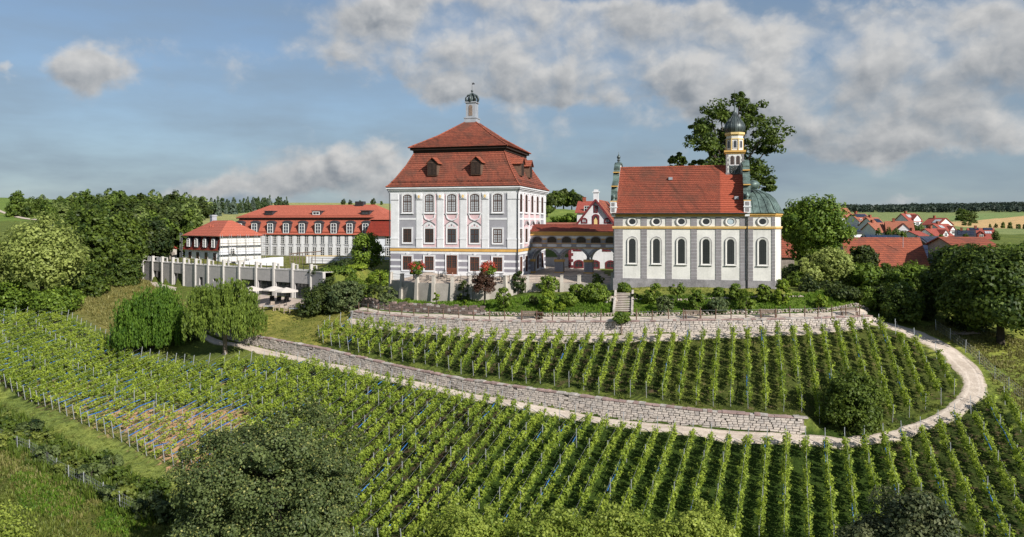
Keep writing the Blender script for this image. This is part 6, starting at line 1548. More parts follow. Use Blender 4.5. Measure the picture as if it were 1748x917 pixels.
def bench(px, py, label):
    g = G(px, py); t = thing('park_bench', label, 'bench', (g[0], g[1], g[2]-.02), R(-4), 'wooden benches along the garden path')
    for k in range(4): mb = MB(); mb.box(-1.0, -.42+k*.115, .42, 1.0, -.33+k*.115, .455); mb.build('seat_slat', M['wood'], t)
    for k in range(4): mb = MB(); mb.box(-1.0, .05+k*.02, .52+k*.115, 1.0, .075+k*.02, .615+k*.115); mb.build('back_slat', M['wood'], t)
    for s in (-.82, .82): mb = MB(); mb.box(s-.05, -.40, 0, s+.05, -.32, .42); mb.box(s-.05, .02, 0, s+.05, .06, .95); mb.box(s-.05, -.40, .38, s+.05, .06, .42); mb.build('leg', M['wooddark'], t)
bench(903, 544.5, 'dark wooden bench below the bushes left of the garden steps'); bench(1183, 544, 'wooden bench on the path below the chapel middle')
bench(1311, 542, 'wooden bench on the path below the chapel apse'); bench(1449, 538, 'reddish wooden bench by the dark shrub at the right end of the path')
# steps
ga, gb = G(1054, 533.5), G(1066, 500); st_t = thing('stone_steps', 'weathered stone garden steps rising from the bench path to the chapel lawn', 'steps', tuple(G(1064, 534)))
bx = np.array(G(1063, 533)); tx = np.array(G(1066, 501)); n = 11
for k in range(n):
    f = (k+.5)/n; p = bx+(tx-bx)*f; mb = MB(); mb.box(-.95, -.12, -.5, .95, .30, -.06, 0); sp_ = mb.build('step', M['stonedark'], st_t, tuple(p-np.array(st_t.location)+np.array([0, 0, .16])), R(-6)); mb = MB(); mb.box(-.97, -.17, -.06, .97, .16, 0); mb.build('tread', M['stone'], sp_)
for s in (-1.08, 1.08):
    mb = MB(); mb.bar((bx[0]-st_t.location.x+s, bx[1]-st_t.location.y-.2, bx[2]-st_t.location.z+.1), (tx[0]-st_t.location.x+s, tx[1]-st_t.location.y+.2, tx[2]-st_t.location.z+.2), .26, .5); mb.build('cheek_wall', M['stone'], st_t)
RB = []
for k in range(7):
    rg = np.random.default_rng(400+k); mb = MB(); mb.lathe([(.01, -.5), (.38, -.38), (.5, -.05), (.42, .3), (.01, .46)], 7, smooth=False); mb.v = [tuple(np.array(v)*rg.uniform(.85, 1.12, 3)) for v in mb.v]; RB.append(mb.mesh('rubble_stone', M['rubble'] if k < 5 else M['stone2']))
def rubble(label, pts, hgt, seed, limit=300, size=(.15, .30)):
    p = Gpoly(pts); p = resample(p, 400); mid = p[200]; t = thing('rubble_wall', label, 'stone wall', (mid[0], mid[1], h1(*mid))); rg = np.random.default_rng(seed); Z = H(p[:, 0], p[:, 1]); ln = np.hypot(*np.diff(p, axis=0).T).sum(); cnt = 0
    u = 0.
    while u < ln and cnt < limit:
        k = int(u/ln*399)
        for c_ in range(hgt):
            s = rg.uniform(*size); put('rubble_stone', RB[int(rg.integers(0, 7))], t, (p[k, 0]-mid[0]+rg.normal(0, .07), p[k, 1]-mid[1]+rg.normal(0, .08)+c_*.05, Z[k]-t.location.z+.08+c_*.19), (rg.normal(0, .3), rg.normal(0, .3), rg.uniform(0, 6)), (s*1.35, s, s*.85)); cnt += 1
        u += size[1]*.85
rubble('low wall of pale rubble stones behind the benches right of the steps', [(1078,538.5),(1150,539),(1200,538),(1300,536.5),(1400,534.5),(1485,531)], 2, 61)
rubble('low wall of rubble stones along the path left of the garden steps', [(830,538),(880,539.5),(940,540.5),(1000,540.5),(1050,539)], 2, 62)
rubble('small heap of pale boulders beside the garden steps', [(1036,517),(1044,515),(1050,512),(1049,520)], 3, 63, 40, (.3, .5))
rubble('line of half-hidden pale stones across the bank right of the steps', [(1082,512),(1110,513),(1140,513),(1180,513),(1340,507),(1390,507)], 1, 64, 60, (.2, .4))
def low_wall(label, pts, Y0, hgt):
    p = resample(Gpoly(pts), 46); mid = p[23]; t = thing('old_wall', label, 'stone wall', (mid[0], mid[1], h1(*mid))); Z = H(p[:, 0], p[:, 1]); rg = np.random.default_rng(9)
    for k in range(45):
        d = p[k+1]-p[k]; L_ = np.hypot(*d); n = 5; tot = hgt*rg.uniform(.82, 1.08)
        for c_ in range(n):
            mb = MB(); o = rg.uniform(-.12, .12); mb.box(o, rg.uniform(-.05, .03), 0, o+L_*rg.uniform(.9, 1.15), .4, tot/n*rg.uniform(.8, .98)); mb.build('stone', M['stonedark' if rg.random() < .75 else 'stonered' if rg.random() < .5 else 'stone2'], t, (p[k, 0]-mid[0], p[k, 1]-mid[1]+c_*.04, Z[k]-t.location.z+tot/n*c_-.12), math.atan2(d[1], d[0]))
low_wall('dark old stone wall behind the left end of the bench path', [(588,532),(610,527),(640,527.5),(680,531),(730,534.5),(790,537.5),(826,538.5)], 97, 1.25)
# pool side furniture
def parasol(px, py_top, Y, label):
    x = (px-CX)/F*Y; z = h1(x, Y); t = thing('parasol', label, 'parasol', (x, Y, z), .3, 'beige parasols in front of the pool building')
    mb = MB(); mb.tube([(0, 0, 0), (0, 0, 2.5)], .035, 6); mb.build('pole', M['darkmetal'], t); mb = MB(); mb.box(-.35, -.35, 0, .35, .35, .08); mb.build('base', M['darkmetal'], t)
    mb = MB(); n = 8; rim = [(1.75*math.cos(2*math.pi*k/n+.39), 1.75*math.sin(2*math.pi*k/n+.39), 2.12) for k in range(n)]
    for k in range(n): a, b = rim[k], rim[(k+1) % n]; mb.face([a, b, (0, 0, 2.62)]); mb.face([b, a, (a[0], a[1], 1.97), (b[0], b[1], 1.97)])
    mb.build('canopy', M['cloth'], t)
parasol(430, 0, 111.5, 'beige parasol half hidden by the drooping tree at the pool terrace'); parasol(468, 0, 108.8, 'beige parasol second from the right at the pool terrace'); parasol(489, 0, 106.8, 'large beige parasol furthest right at the pool terrace')
def lounger(px, py, label, towel=False):
    g = G(px, py); t = thing('sun_lounger', label, 'lounger', tuple(g), R(200), 'dark loungers under the parasols')
    mb = MB(); mb.box(-.33, -1.0, .28, .33, .35, .36); mb.build('seat', M['darkmetal'], t); mb = MB(); mb.idx([(-.33,.35,.3),(.33,.35,.3),(.33,.95,.85),(-.33,.95,.85),(-.33,.35,.38),(.33,.35,.38),(.33,.9,.92),(-.33,.9,.92)], [(0,3,2,1),(4,5,6,7),(0,1,5,4),(1,2,6,5),(2,3,7,6),(3,0,4,7)]); mb.build('backrest', M['darkmetal'], t)
    for sx, sy in ((-.28,-.9),(.28,-.9),(-.28,.4),(.28,.4)): mb = MB(); mb.box(sx-.03, sy-.03, 0, sx+.03, sy+.03, .28); mb.build('leg', M['darkmetal'], t)
    if towel: mb = MB(); mb.box(-.3, -.8, .361, .3, .2, .39); tag(mb.build('towel', M['aqua'], None, tuple(g), R(200)), 'turquoise towel lying on the middle dark lounger', 'towel')
lounger(464, 514.5, 'dark lounger furthest left under the parasols'); lounger(476, 515.5, 'dark lounger with a turquoise towel under the middle parasol', True); lounger(489, 516, 'dark lounger beside the pillar under the right parasol')
def garden_set(px, py, left):
    g = G(px, py); n_ = 'beside the drooping tree' if left else 'on the lawn before the laurels'
    t = thing('garden_table', 'square teak garden table '+n_, 'table', tuple(g), .3)
    mb = MB(); mb.box(-.75, -.55, .70, .75, .55, .75); mb.build('table_top', M['steel'], t)
    for sx in (-.65, .65):
        for sy in (-.45, .45): mb = MB(); mb.box(sx-.05, sy-.05, 0, sx+.05, sy+.05, .7); mb.build('leg', M['woodpale'], t)
    for k, (dx_, dy_, a) in enumerate(((-1.25, .2, R(100)), (1.25, -.1, R(-80)), (.1, 1.15, R(5)))):
        x, y = g[0]+dx_, g[1]+dy_; c_ = thing('garden_chair', ('teak armchair left of' if k == 0 else 'teak armchair right of' if k == 1 else 'teak armchair behind')+' the table '+n_, 'chair', (x, y, h1(x, y)), a, 'teak chairs on the lawn')
        mb = MB(); mb.box(-.28, -.28, .40, .28, .28, .46); mb.build('seat', M['woodpale'], c_); mb = MB(); mb.box(-.28, .24, .46, .28, .30, 1.0); mb.build('backrest', M['woodpale'], c_)
        for sx in (-.26, .26):
            mb = MB(); mb.box(sx-.035, -.28, .62, sx+.035, .28, .67); mb.box(sx-.03, -.28, .46, sx+.03, -.22, .62); mb.build('armrest', M['woodpale'], c_)
            for sy in (-.25, .25): mb = MB(); mb.box(sx-.03, sy-.03, 0, sx+.03, sy+.03, .4); mb.build('leg', M['woodpale'], c_)
garden_set(459, 531, True); garden_set(503, 535.5, False)
# small things at the left end: lamp, shrine, car, bank of spoil
x, y = (248.5-CX)/F*143, 143; t = thing('street_lamp', 'small globe street lamp behind the left end of the pool building', 'street lamp', (x, y, h1(x, y)))
mb = MB(); mb.tube([(0,0,-.2),(0,0,2.2)], .05, 6); mb.build('pole', M['darkmetal'], t); mb = MB(); mb.lathe([(.05,2.2),(.2,2.35),(.22,2.6),(.12,2.75),(.02,2.8)], 8); mb.build('lamp_head', M['whitewood'], t)
x, y = P(292, 0, 150)[:2]; t = thing('stone_shrine', 'small pale stone shrine with arched niche and red tiled cap among the dark trees', 'shrine', (x, y, h1(x, y)), .5)
mb = MB(); mb.box(-1.0, -.8, -.5, 1.0, .8, 2.9); mb.build('wall', M['concretelight'], t); mb = MB(); mb.slab(outline(1.0, 2.1, .5, 8, .2, .2), -.82, -.7); mb.build('niche', M['joint'], t)
mb = MB(); hip(mb, -1.2, 1.2, -1.0, 1.0, 2.9, 3.8, 1.1, .9); mb.build('roof', M['tile_dark'], t)
x, y = P(230, 0, 146)[:2]; t = thing('parked_car', 'white car partly hidden by bushes at the end of the garden path', 'car', (x, y, h1(x, y)), .9)
mb = MB(); mb.slab([(-2.1,.35),(2.1,.35),(2.15,.75),(1.3,.9),(.8,1.4),(-1.2,1.42),(-2.0,.95),(-2.15,.8)], -.85, .85); mb.build('body', M['carpaint'], t)
mb = MB(); mb.slab([(.95,.95),(.65,1.33),(-1.1,1.35),(-1.7,.97)], -.86, .86); mb.build('window', M['glass'], t)
for sx in (-1.3, 1.3):
    for sy in (-.8, .8): mb = MB(); mb.tube([(sx, sy-.1, .32), (sx, sy+.1, .32)], .32, 12); mb.build('wheel', M['darkmetal'], t)

# ------------------------------------------------------------------ village, barns
def vh(label, px0, px1, Y, ridge, eave, base, wallm='white', roofm='tile_red', depth=None, **kw):
    if kw.get('yaw') == VY: px0 += .28*(px1-px0); depth = depth or 7.
    zr, ze, zb = [CZ-(v-CY)/F*(Y+d) for v, d in ((ridge, 4), (eave, 0), (base, 0))]; d_ = depth or max(6., (zr-ze)*2.2)
    if group_chim(label): kw.setdefault('chim', (.3, zr-zb+.8))
    return small_house('village_house', label, px0, px1, Y, zb, ze-zb, zr-zb, d_, wallm, roofm, **kw)
VY = R(20)
def group_chim(l): return not any(k in l for k in ('barn', 'solar panels', 'strip', 'lean-to', 'outbuilding', 'shed', 'old tile'))
GV = 'houses of the village on the slope'
vh('tall orange-roofed village house with two roof windows, furthest left behind the big tree', 1424, 1456, 300, 355, 370, 382, 'white', 'tile_orange', yaw=VY, wins=((.75,.6,1.2,1.3),(.5,.6,1.2,1.3)), collectors=((.05,.35,4.2,5.2),), group=GV)
vh('bright red roof below the tall orange house, with three blue solar panels', 1416, 1444, 255, 371, 384, 390, 'white', 'tile_red', yaw=VY, solar=((.5,.95,2.4,3.8),), group=GV)
vh('white village house with a long blue solar array along its ridge and a square bay', 1458, 1489, 270, 365, 377, 389, 'white', 'tile_orange', yaw=VY, wins=((.12,.5,1.1,1.6),(.25,.5,1.1,1.6),(.12,2.4,.9,1.0)), solar=((.1,.95,3.9,5.0),), dormers=((.68,3.0,.2,3.2,4.0),), group=GV)
vh('orange gabled village house with a small solar patch beside the square-bay house', 1486, 1511, 262, 371, 384, 393, 'white', 'tile_orange', yaw=VY, wins=((.2,.5,1.0,1.3),), solar=((.45,.95,2.6,4.0),), group=GV)
vh('low house whose whole roof is covered in dark blue solar panels, with one pale collector', 1442, 1471, 215, 383, 397, 404, 'white', 'slate', yaw=VY, solar=((.02,.98,1.4,3.4),), collectors=((.4,.7,3.4,4.0),), group=GV)
vh('plain orange roof between the solar house and the large gabled house', 1490, 1518, 235, 380, 395, 402, 'white', 'tile_orange', yaw=VY, group=GV)
vh('large orange-roofed village house with one white gabled dormer', 1515, 1560, 232, 377.5, 397, 405, 'white', 'tile_orange', yaw=R(-20), wins=((.08,.3,1.0,1.1),), dormers=((.62,3.4,.3,2.4,4.1),), group=GV)
vh('white house with red roof, pale collectors and a tall gabled dormer, highest up', 1543, 1574, 290, 364.5, 377, 389, 'white', 'tile_red', yaw=VY, wins=((.12,.6,1.1,1.4),(.85,.6,1.1,1.4)), dormers=((.58,3.6,.2,3.4,5.0),), collectors=((.18,.5,4.0,5.1),), group=GV)
vh('broad white gable house with a small red roof slope beside the highest house', 1575, 1602, 285, 372, 383, 392, 'cream', 'tile_red', yaw=R(-62), depth=9, wins=((.3,.6,1.1,1.3),(.65,.6,1.1,1.3)), collectors=((.5,.9,2.6,3.8),), group=GV)
vh('long red village roof with two pale collectors, right of the broad gable', 1598, 1632, 265, 382, 393, 403, 'white', 'tile_red', yaw=VY, wins=((.2,.5,1,1.2),), dormers=((.72,2.6,.3,2.2,3.4),), collectors=((.14,.4,2.8,3.7),), group=GV)
vh('small low red roof with one white gable end in front of the highest house', 1562, 1584, 225, 394, 402, 406, 'white', 'tile_red', yaw=VY, group=GV)
vh('red-roofed village house with one small white dormer in the middle', 1584, 1626, 230, 390, 402, 407, 'white', 'tile_red', yaw=VY, dormers=((.56,2.2,.2,1.4,2.5),), group=GV)
vh('white-walled house with a dark solar roof at the right of the village', 1632, 1664, 250, 393, 403.5, 409, 'white', 'slate', yaw=R(-30), solar=((.1,.98,1.5,2.9),), group=GV)
vh('dark red house with two solar rows, a brown dormer and pale collectors, furthest right', 1657, 1700, 255, 389.5, 407, 411, 'tile_red', 'tile_red', yaw=R(-20), solar=((.05,.42,3.6,4.4),(.6,.98,3.6,4.4)), dormers=((.42,2.2,.4,2.0,3.0),), collectors=((.62,.9,2.4,3.2),), group=GV)
vh('wide barn with a black slate roof and pale roof lines behind the brick-red barn', 1574, 1622, 178, 403, 419.5, 429, 'wooddark', 'slate', yaw=VY, solar=((.05,.95,2.0,3.3),), group=GV)
vh('long flat roof of blue solar panels peeping over the big barn', 1480, 1540, 168, 401.5, 409, 414, 'white', 'slate', yaw=R(-12), solar=((.02,.98,.9,1.6),), group=GV)
vh('large barn with a broad weathered brick-red tile roof behind the hedges', 1450, 1583, 128, 405.5, 452, 462, 'concrete', 'tile_brown', yaw=R(-13), depth=11, group=GV)
vh('low lean-to covered in solar panels along the right end of the big barn', 1577, 1597, 132, 421, 455, 464, 'white', 'tile_brown', yaw=R(-13), depth=8, solar=((.05,.95,1.5,4.6),), group=GV)
small_house('village_house', 'small white gable house with dark red verge right of the solar lean-to', 1590, 1612, 142, -1.6, 3.0, 5.2, 7, 'white', 'tile_dark', yaw=R(-60), wins=((.3,.5,.8,1.2),), group=GV)
vh('old tile roof showing above the round crowns on the right', 1628, 1700, 120, 404.5, 419, 430, 'concrete', 'tile_brown', yaw=R(-8), depth=10, group=GV)
vh('tile-roofed shed behind the tree right of the chapel', 1322, 1356, 118, 402, 436, 458, 'joint', 'tile_brown', yaw=R(-10), depth=9)
x = P(1560, 0, 126)
mb = MB(); mb.tube([(0,0,0),(0,0,2.0)], .05, 5); o = tag(mb.build('vent_pipe', M['lead'], None, (x[0], 129.5, 3.2)), 'thin pale vent pipe standing on the big barn roof', 'pipe')
vh('red-roofed white house behind the gabled house with one roof window', 985, 1012, 165, 343.5, 361, 376, 'white', 'tile_red', yaw=YAW, depth=7, wins=((.62,1.6,1.2,1.6),))
vh('low orange roof strip showing just over the arcade', 905, 990, 150, 380, 385, 400, 'white', 'tile_orange', yaw=YAW, depth=6)
vh('small white outbuilding with orange roof seen through the left arch', 934, 962, 138, 430, 447, 468, 'white', 'tile_orange', yaw=R(-40), depth=5, wins=((.75,.6,.9,1.1),))
x, y = P(947, 0, 128)[:2]; t = thing('court_wall', 'low white court wall seen through the left arch', 'wall', (x, y, 0), YAW); mb = MB(); mb.box(-2.4, 0, -.2, 2.4, .3, 1.5); mb.build('wall_face', M['white'], t); mb = MB(); mb.box(-2.45, -.05, 1.5, 2.45, .35, 1.6); mb.build('coping', M['concretelight'], t)
# ------------------------------------------------------------------ garden shrubs
GS = 'shrubs of the garden bank'
def shrub(label, px, base, top, wid_, leafm='shrub', style='ball', ncl=46, lpc=46, leaf=.12, name='shrub', Y=None, group=GS, **kw):
    wid = wid_*(.9 if style == 'ball' else 1)
    return tree_at(name, label, 'shrub', px, base, top, wid, style, leafm, Y=Y, z0=.05, ncl=ncl, lpc=lpc, leaf=leaf, seed=int(px*7+base), trunk=.06, nl=3, group=group, **kw)
shrub('slim dark conical shrub against the concrete terrace wall', 791, 515, 479, 26, 'darkgreen', 'column', 40, 40, .10)
tree_at('small_tree', 'dark red-leaved small tree below the terrace pillars', 'tree', 827, 518, 462, 50, 'open', 'redleaf', z0=.7, ncl=60, lpc=60, leaf=.11, seed=41, trunk=.08)
shrub('upright green shrub in front of the red-leaved tree', 859.5, 530, 487, 32)
shrub('tall rounded dark shrub at the palace corner', 885, 502, 460, 32, 'darkgreen')
shrub('broad clipped bush before the left arch', 935.5, 500, 468, 46)
shrub('bright light-green bush low on the bank under the left arch', 935, 530, 491, 33, 'shrubbright')
shrub('spreading green bush right of the bright bush', 971, 521, 498, 40)
shrub('very wide clipped bush before the right arch', 1016, 515, 481, 62, 'shrub', 'ball', 80, 50)
shrub('bush left beside the very wide clipped bush', 986, 507, 482, 40)
shrub('small bush poking over the terrace wall at the right arch', 1021, 484, 464, 25, 'shrub', 'round', 26, 36)
shrub('low bush at the chapel corner beside the tall pillars', 1066, 498, 481, 30)
shrub('small light bush beside the bright bush', 957, 530, 515, 20, 'shrubbright', 'ball', 20, 36)
shrub('small dark bush between terrace wall and bright bush', 912, 521, 503, 24, 'darkgreen', 'ball', 24, 36)
shrub('grey-green upright shrub at the left end of the terrace wall', 662, 526, 478, 38, 'shrubblue')
shrub('dark green bush left of the terrace wall', 640, 518, 480, 36, 'darkgreen')
shrub('brownish green bush beside the laurel mass', 617, 514, 474, 34, 'shrub')
shrub('little round bush at the foot of the terrace wall left part', 696, 526, 506, 14, 'shrub', 'ball', 18, 30)
shrub('thin leggy sapling before the terrace wall', 745, 523, 497, 13, 'shrubbright', 'open', 14, 24)
shrub('low bright plant at the foot of the conical shrub', 793, 522, 511, 12, 'shrubbright', 'ball', 14, 26)
shrub('bushy loose shrub first right of the garden steps', 1114, 517, 482, 38, 'shrub', 'round')
shrub('spindly open shrub in front of the second chapel window', 1156, 517, 473, 30, 'shrub', 'open', 26, 30)
shrub('silvery blue-green bush low on the bank near the steps', 1134, 534, 502, 36, 'shrubblue')
shrub('dense upright shrub below the third chapel window', 1189, 531, 491, 31)
shrub('small round shrub below the fourth chapel window', 1227, 508, 489, 24, 'shrub')
shrub('wide silvery blue bush in the middle of the chapel bank', 1226, 533, 505, 47, 'shrubblue', 'ball', 60)
shrub('rounded shrub below the fifth chapel window', 1255, 513, 482, 27)
shrub('large bright rounded shrub lower on the chapel bank', 1274, 531, 492, 37, 'shrub')
shrub('loose shrub left of the tall columnar bush', 1304, 516, 482, 28, 'shrub', 'round')
shrub('tall columnar bush at the apse corner', 1335, 520, 475, 27, 'shrubbright', 'column', 60, 50)
shrub('feathery light shrub on the bank right of the apse', 1403, 528, 501, 24, 'shrubbright', 'round', 30, 36)
shrub('small low dark shrub beside the top of the steps', 1083, 510, 500, 14, 'darkgreen', 'ball', 16, 26)
shrub('dark red flowering shrub beside the first bench', 922, 545, 530, 14, 'redleaf', 'ball', 16, 26)
tree_at('small_tree', 'little round-headed tree with short trunk in front of the garden steps', 'tree', 1061, 571, 531, 33, 'round', 'shrub', z0=1.05, ncl=44, lpc=42, leaf=.10, seed=77, trunk=.14, bark='barkpale')
# left of the palace
GL = 'laurels and shrubs left of the palace'
shrub('dark glossy laurel mass nearest the lawn', 545, 534, 487, 84, 'darkgreen', 'round', 110, 56, .15, 'laurel', group=GL)
shrub('paler laurel mass above the end of the bench path', 592, 530, 473, 72, 'shrubblue', 'round', 100, 56, .15, 'laurel', group=GL)
shrub('dark laurel at the end of the pool building', 562, 514, 468, 60, 'darkgreen', 'round', 60, 50, .15, 'laurel', group=GL)
shrub('ivy-green hedge hanging over the end of the pool wall', 553, 484, 460, 66, 'darkgreen', 'ball', 60, 46, .13, 'hedge', Y=111, group=GL)
shrub('bright bush below the hotel-side tree', 610, 492, 452, 46, 'shrubbright', 'ball', 50, 46, .13, Y=112, group=GL)
shrub('yellow-green hedge beside the palace corner', 648, 482, 458, 52, 'shrubbright', 'ball', 60, 46, .13, 'hedge', Y=109.5, group=GL)
shrub('dark green bush under the hotel-side tree', 586, 496, 440, 56, 'darkgreen', 'round', 60, 46, .14, Y=114, group=GL)
shrub('dense dark bush on the slope between pool building and hotel-side tree', 578, 500, 456, 64, 'shrub', 'round', 90, 50, .15, Y=110.5, group=GL)
shrub('rounded green bush just above the pale laurel mass', 604, 505, 466, 52, 'shrub', 'round', 70, 50, .14, Y=106, group=GL)
tree_at('broadleaf_tree', 'bright green upright tree in front of the hotel wing near the palace', 'tree', 626, 482, 400, 62, 'column', 'maple', Y=118, z0=.8, ncl=120, lpc=56, leaf=.17, seed=91)
# weeping pair by the left path
tree_at('weeping_tree', 'dense bright green weeping tree without visible trunk above the left vineyard', 'tree', 262, 594, 488, 108, 'weeping', 'weeping', z0=.2, ncl=230, lpc=220, leaf=.115, cr=.85, seed=101)
tree_at('weeping_tree', 'umbrella-shaped weeping tree with a pale trunk beside the lower path', 'tree', 384, 604, 475, 120, 'weeping', 'elm', z0=3.0, ncl=260, lpc=140, leaf=.125, cr=.52, seed=102, trunk=.27, bark='barkpale', nl=10)
tree_at('shrub', 'dark round bush standing in for the shadow between the two weeping trees', 'shrub', 322, 575, 520, 40, 'round', 'darkgreen', Y=97, z0=.1, ncl=60, lpc=50, leaf=.15, seed=103)  # bush made big and dark to stand in for the shadow between the crowns
# the dark bush inside the upper vineyard
tree_at('shrub', 'large dark round bush among the right vine rows of the upper vineyard', 'shrub', 1458, 729, 630, 106, 'round', 'oak', z0=.1, ncl=170, lpc=90, leaf=.12, seed=111)
# ------------------------------------------------------------------ trees right of the chapel
def bough_tree(name, label, px0, Y, base, boughs, leafm, leaf, seed, trunk):
    """an open old tree: leaf masses carried on separate boughs with sky between them"""
    rg = np.random.default_rng(seed); x0 = (px0-CX)/F*Y; z0 = h1(x0, Y) if base is None else base; t = thing(name, label, 'tree', (x0, Y, z0)); C = []; N = []; T = []; ce = []
    for px, py, rp in boughs:
        c_ = P(px, py, Y)-np.array([x0, Y, z0]); c_[1] = rg.normal(0, 3.2); R_ = rp*1.08*Y/F; ce.append(c_)
        for _ in range(13):
            d = sph(rg, 1)[0]; q = c_+d*R_*rg.uniform(.3, 1.25)*np.array([1, 1.2, .95]); r2 = R_*rg.uniform(.25, .55); n = 85; e = sph(rg, n)
            C.append(q+e*(rg.uniform(.3, 1.05, n)**.6*r2)[:, None]*np.array([1, 1, .7])); N.append(norm(e*.7+rg.normal(size=(n, 3))*.5+np.array([0, 0, .4]))); T.append(np.clip(rg.normal(.5, .15)+rg.normal(0, .2, n), 0, 1))
    C = np.concatenate(C); put('crown', quads_mesh('crown', cards(C, np.concatenate(N), leaf*rg.uniform(.5, 1.5, len(C)), rg), L[leafm], np.concatenate(T)), t)
    mb = MB(); ht = max(c[2] for c in ce); fork = np.array([0, 0, ht*.42]); mb.tube([(0, 0, -.5), (.1, 0, ht*.2), tuple(fork), (.6, .3, ht*.7), (1.2, 0, ht*.9)], [trunk*1.2, trunk, trunk*.75, trunk*.4, trunk*.1], 8)
    for c_ in ce: s_ = np.array([.3, .1, ht*rg.uniform(.36, .6)]); m_ = (s_+c_)/2+np.array([0, 0, -.6]); mb.tube([s_, m_, c_, c_+np.array([0, 0, .8])], [trunk*.36, trunk*.22, trunk*.1, .03], 5, cap=False)
    mb.build('trunk', M['bark'], t); return t
bough_tree('old_tree', 'huge old open-crowned tree rising behind the chapel tower', 1243, 122, None, [(1212,200,26),(1234,192,20),(1284,190,25),(1262,205,24),(1182,248,22),(1164,275,15),(1206,262,22),(1232,238,20),(1292,228,25),(1318,248,20),(1272,250,26),(1300,275,23),(1312,300,18),(1286,292,22),(1222,288,20),(1190,282,16),(1246,278,22),(1309,322,9),(1196,222,15),(1270,300,22),(1250,310,24),(1268,172,14),(1298,205,18)], 'oak', .24, 121, .7)
GR = 'trees and bushes right of the chapel'
tree_at('broadleaf_tree', 'large bright green tree just right of the chapel apse', 'tree', 1388, 478, 326, 134, 'dome', 'maple', Y=106, z0=2.0, ncl=170, lpc=80, leaf=.22, seed=131, group=GR)
tree_at('broadleaf_tree', 'yellow-green rounded tree in front of the large bright tree', 'tree', 1420, 509, 421, 72, 'round', 'yellowgreen', Y=94, z0=1.4, ncl=100, lpc=60, leaf=.16, seed=132, group=GR)
shrub('small yellow-tipped tree left of the yellow-green tree', 1382, 512, 436, 46, 'yellowgreen', 'round', 50, 46, .15, 'small_tree', Y=93, group=GR)
shrub('clipped hedge block beside the chapel apse', 1360, 512, 459, 36, 'shrub', 'ball', 70, 50, .12, 'hedge', Y=93.5, group=GR)
shrub('dark thin-stemmed tree under the yellow-green tree', 1380, 517, 468, 36, 'darkgreen', 'round', 40, 40, .13, 'small_tree', Y=90, group=GR)
tree_at('broadleaf_tree', 'dark green tree before the left part of the big barn', 'tree', 1476, 508, 417, 54, 'round', 'darkgreen', Y=104, z0=1.2, ncl=90, lpc=56, leaf=.18, seed=134, group=GR)
tree_at('broadleaf_tree', 'mid-green bushy tree right of the yellow-green tree', 'tree', 1472, 515, 446, 58, 'round', 'maple', Y=96, z0=.6, ncl=90, lpc=56, leaf=.16, seed=135, group=GR)
for k, (px, base, top, wd, Y, lm, lab) in enumerate(((1440,525,488,60,88,'darkgreen','low dark bush mass behind the feathery shrub'),(1478,530,490,48,88,'shrub','arching green bush behind the last bench'),(1515,500,447,60,100,'oak','bushy dark tree under the barn roof'),
        (1560,500,446,66,104,'maple','light-topped bushy tree under the barn roof right half'),(1536,560,478,90,85.5,'oak','big dark shrub at the right end of the dry-stone wall'),(1590,520,455,56,98,'oak','bushy tree below the solar lean-to'),(1575,548,500,44,88,'darkgreen','dark undergrowth bush beside the big dark shrub'),(1500,524,486,44,89,'darkgreen','dense dark bush left of the big dark shrub'),(1412,520,478,50,92,'darkgreen','shaded bush directly under the yellow-green tree'),(1352,500,450,40,98,'darkgreen','dark bush behind the clipped hedge block'),(1530,520,462,60,94,'maple','light green bush in the middle of the thicket below the barn'),(1605,540,478,50,92,'oak','shaded bush between thicket and round-crowned tree'),(1450,505,462,50,98,'oak','dark bush between yellow-green tree and thicket'),(1395,470,430,70,112,'darkgreen','deep shaded bush below the large bright tree'))):
    tree_at('broadleaf_bush', lab, 'bush', px, base, top, wd, 'round', lm, Y=Y, z0=.1, ncl=90, lpc=56, leaf=.16, seed=140+k, group=GR)
tree_at('broadleaf_tree', 'great dark spreading tree on the right edge above the meadow', 'tree', 1708, 594, 408, 200, 'dome', 'oak', Y=79, z0=.5, ncl=260, lpc=90, leaf=.19, seed=151, trunk=.4, group=GR, nl=12)
tree_at('broadleaf_tree', 'dark round-crowned tree left of the great spreading tree', 'tree', 1634, 566, 410, 110, 'dome', 'oak', Y=87, z0=1.2, ncl=150, lpc=80, leaf=.19, seed=152, trunk=.3, group=GR)
tree_at('broadleaf_tree', 'tree at the far right edge behind the great spreading tree', 'tree', 1756, 560, 402, 110, 'dome', 'maple', Y=92, z0=.8, ncl=100, lpc=70, leaf=.2, seed=153, group=GR)
tree_at('broadleaf_tree', 'lower dark tree between the gap and the great spreading tree', 'tree', 1660, 575, 462, 84, 'round', 'darkgreen', Y=84, z0=.2, ncl=80, lpc=60, leaf=.18, seed=154, group=GR)
# ------------------------------------------------------------------ trees on the left
GLF = 'trees of the left wood'
tree_at('chestnut_tree', 'big yellow-green flowering tree on the left edge above the vineyard', 'tree', 72, 540, 364, 156, 'dome', 'yellowgreen', Y=113, z0=2.2, ncl=190, lpc=90, leaf=.22, seed=161, trunk=.35, group=GLF)
for k, (px, base, top, wd, Y, lm, lab) in enumerate(((20,545,470,80,111,'maple','dark leafy bush under the yellow-green tree at the left edge'),(92,545,482,92,110.5,'maple','broad leafy bush under the yellow-green tree, right one'),(150,510,440,70,124,'oak','shaded bush mass beyond the meadow edge'),(215,485,425,60,134,'oak','shaded bush at the upper end of the meadow'),(-12,470,392,60,112,'oak','dark tree cut by the left picture edge'))):
    tree_at('broadleaf_bush', lab, 'bush', px, base, top, wd, 'round', lm, Y=Y, z0=.1, ncl=100, lpc=60, leaf=.19, seed=170+k, group=GLF)
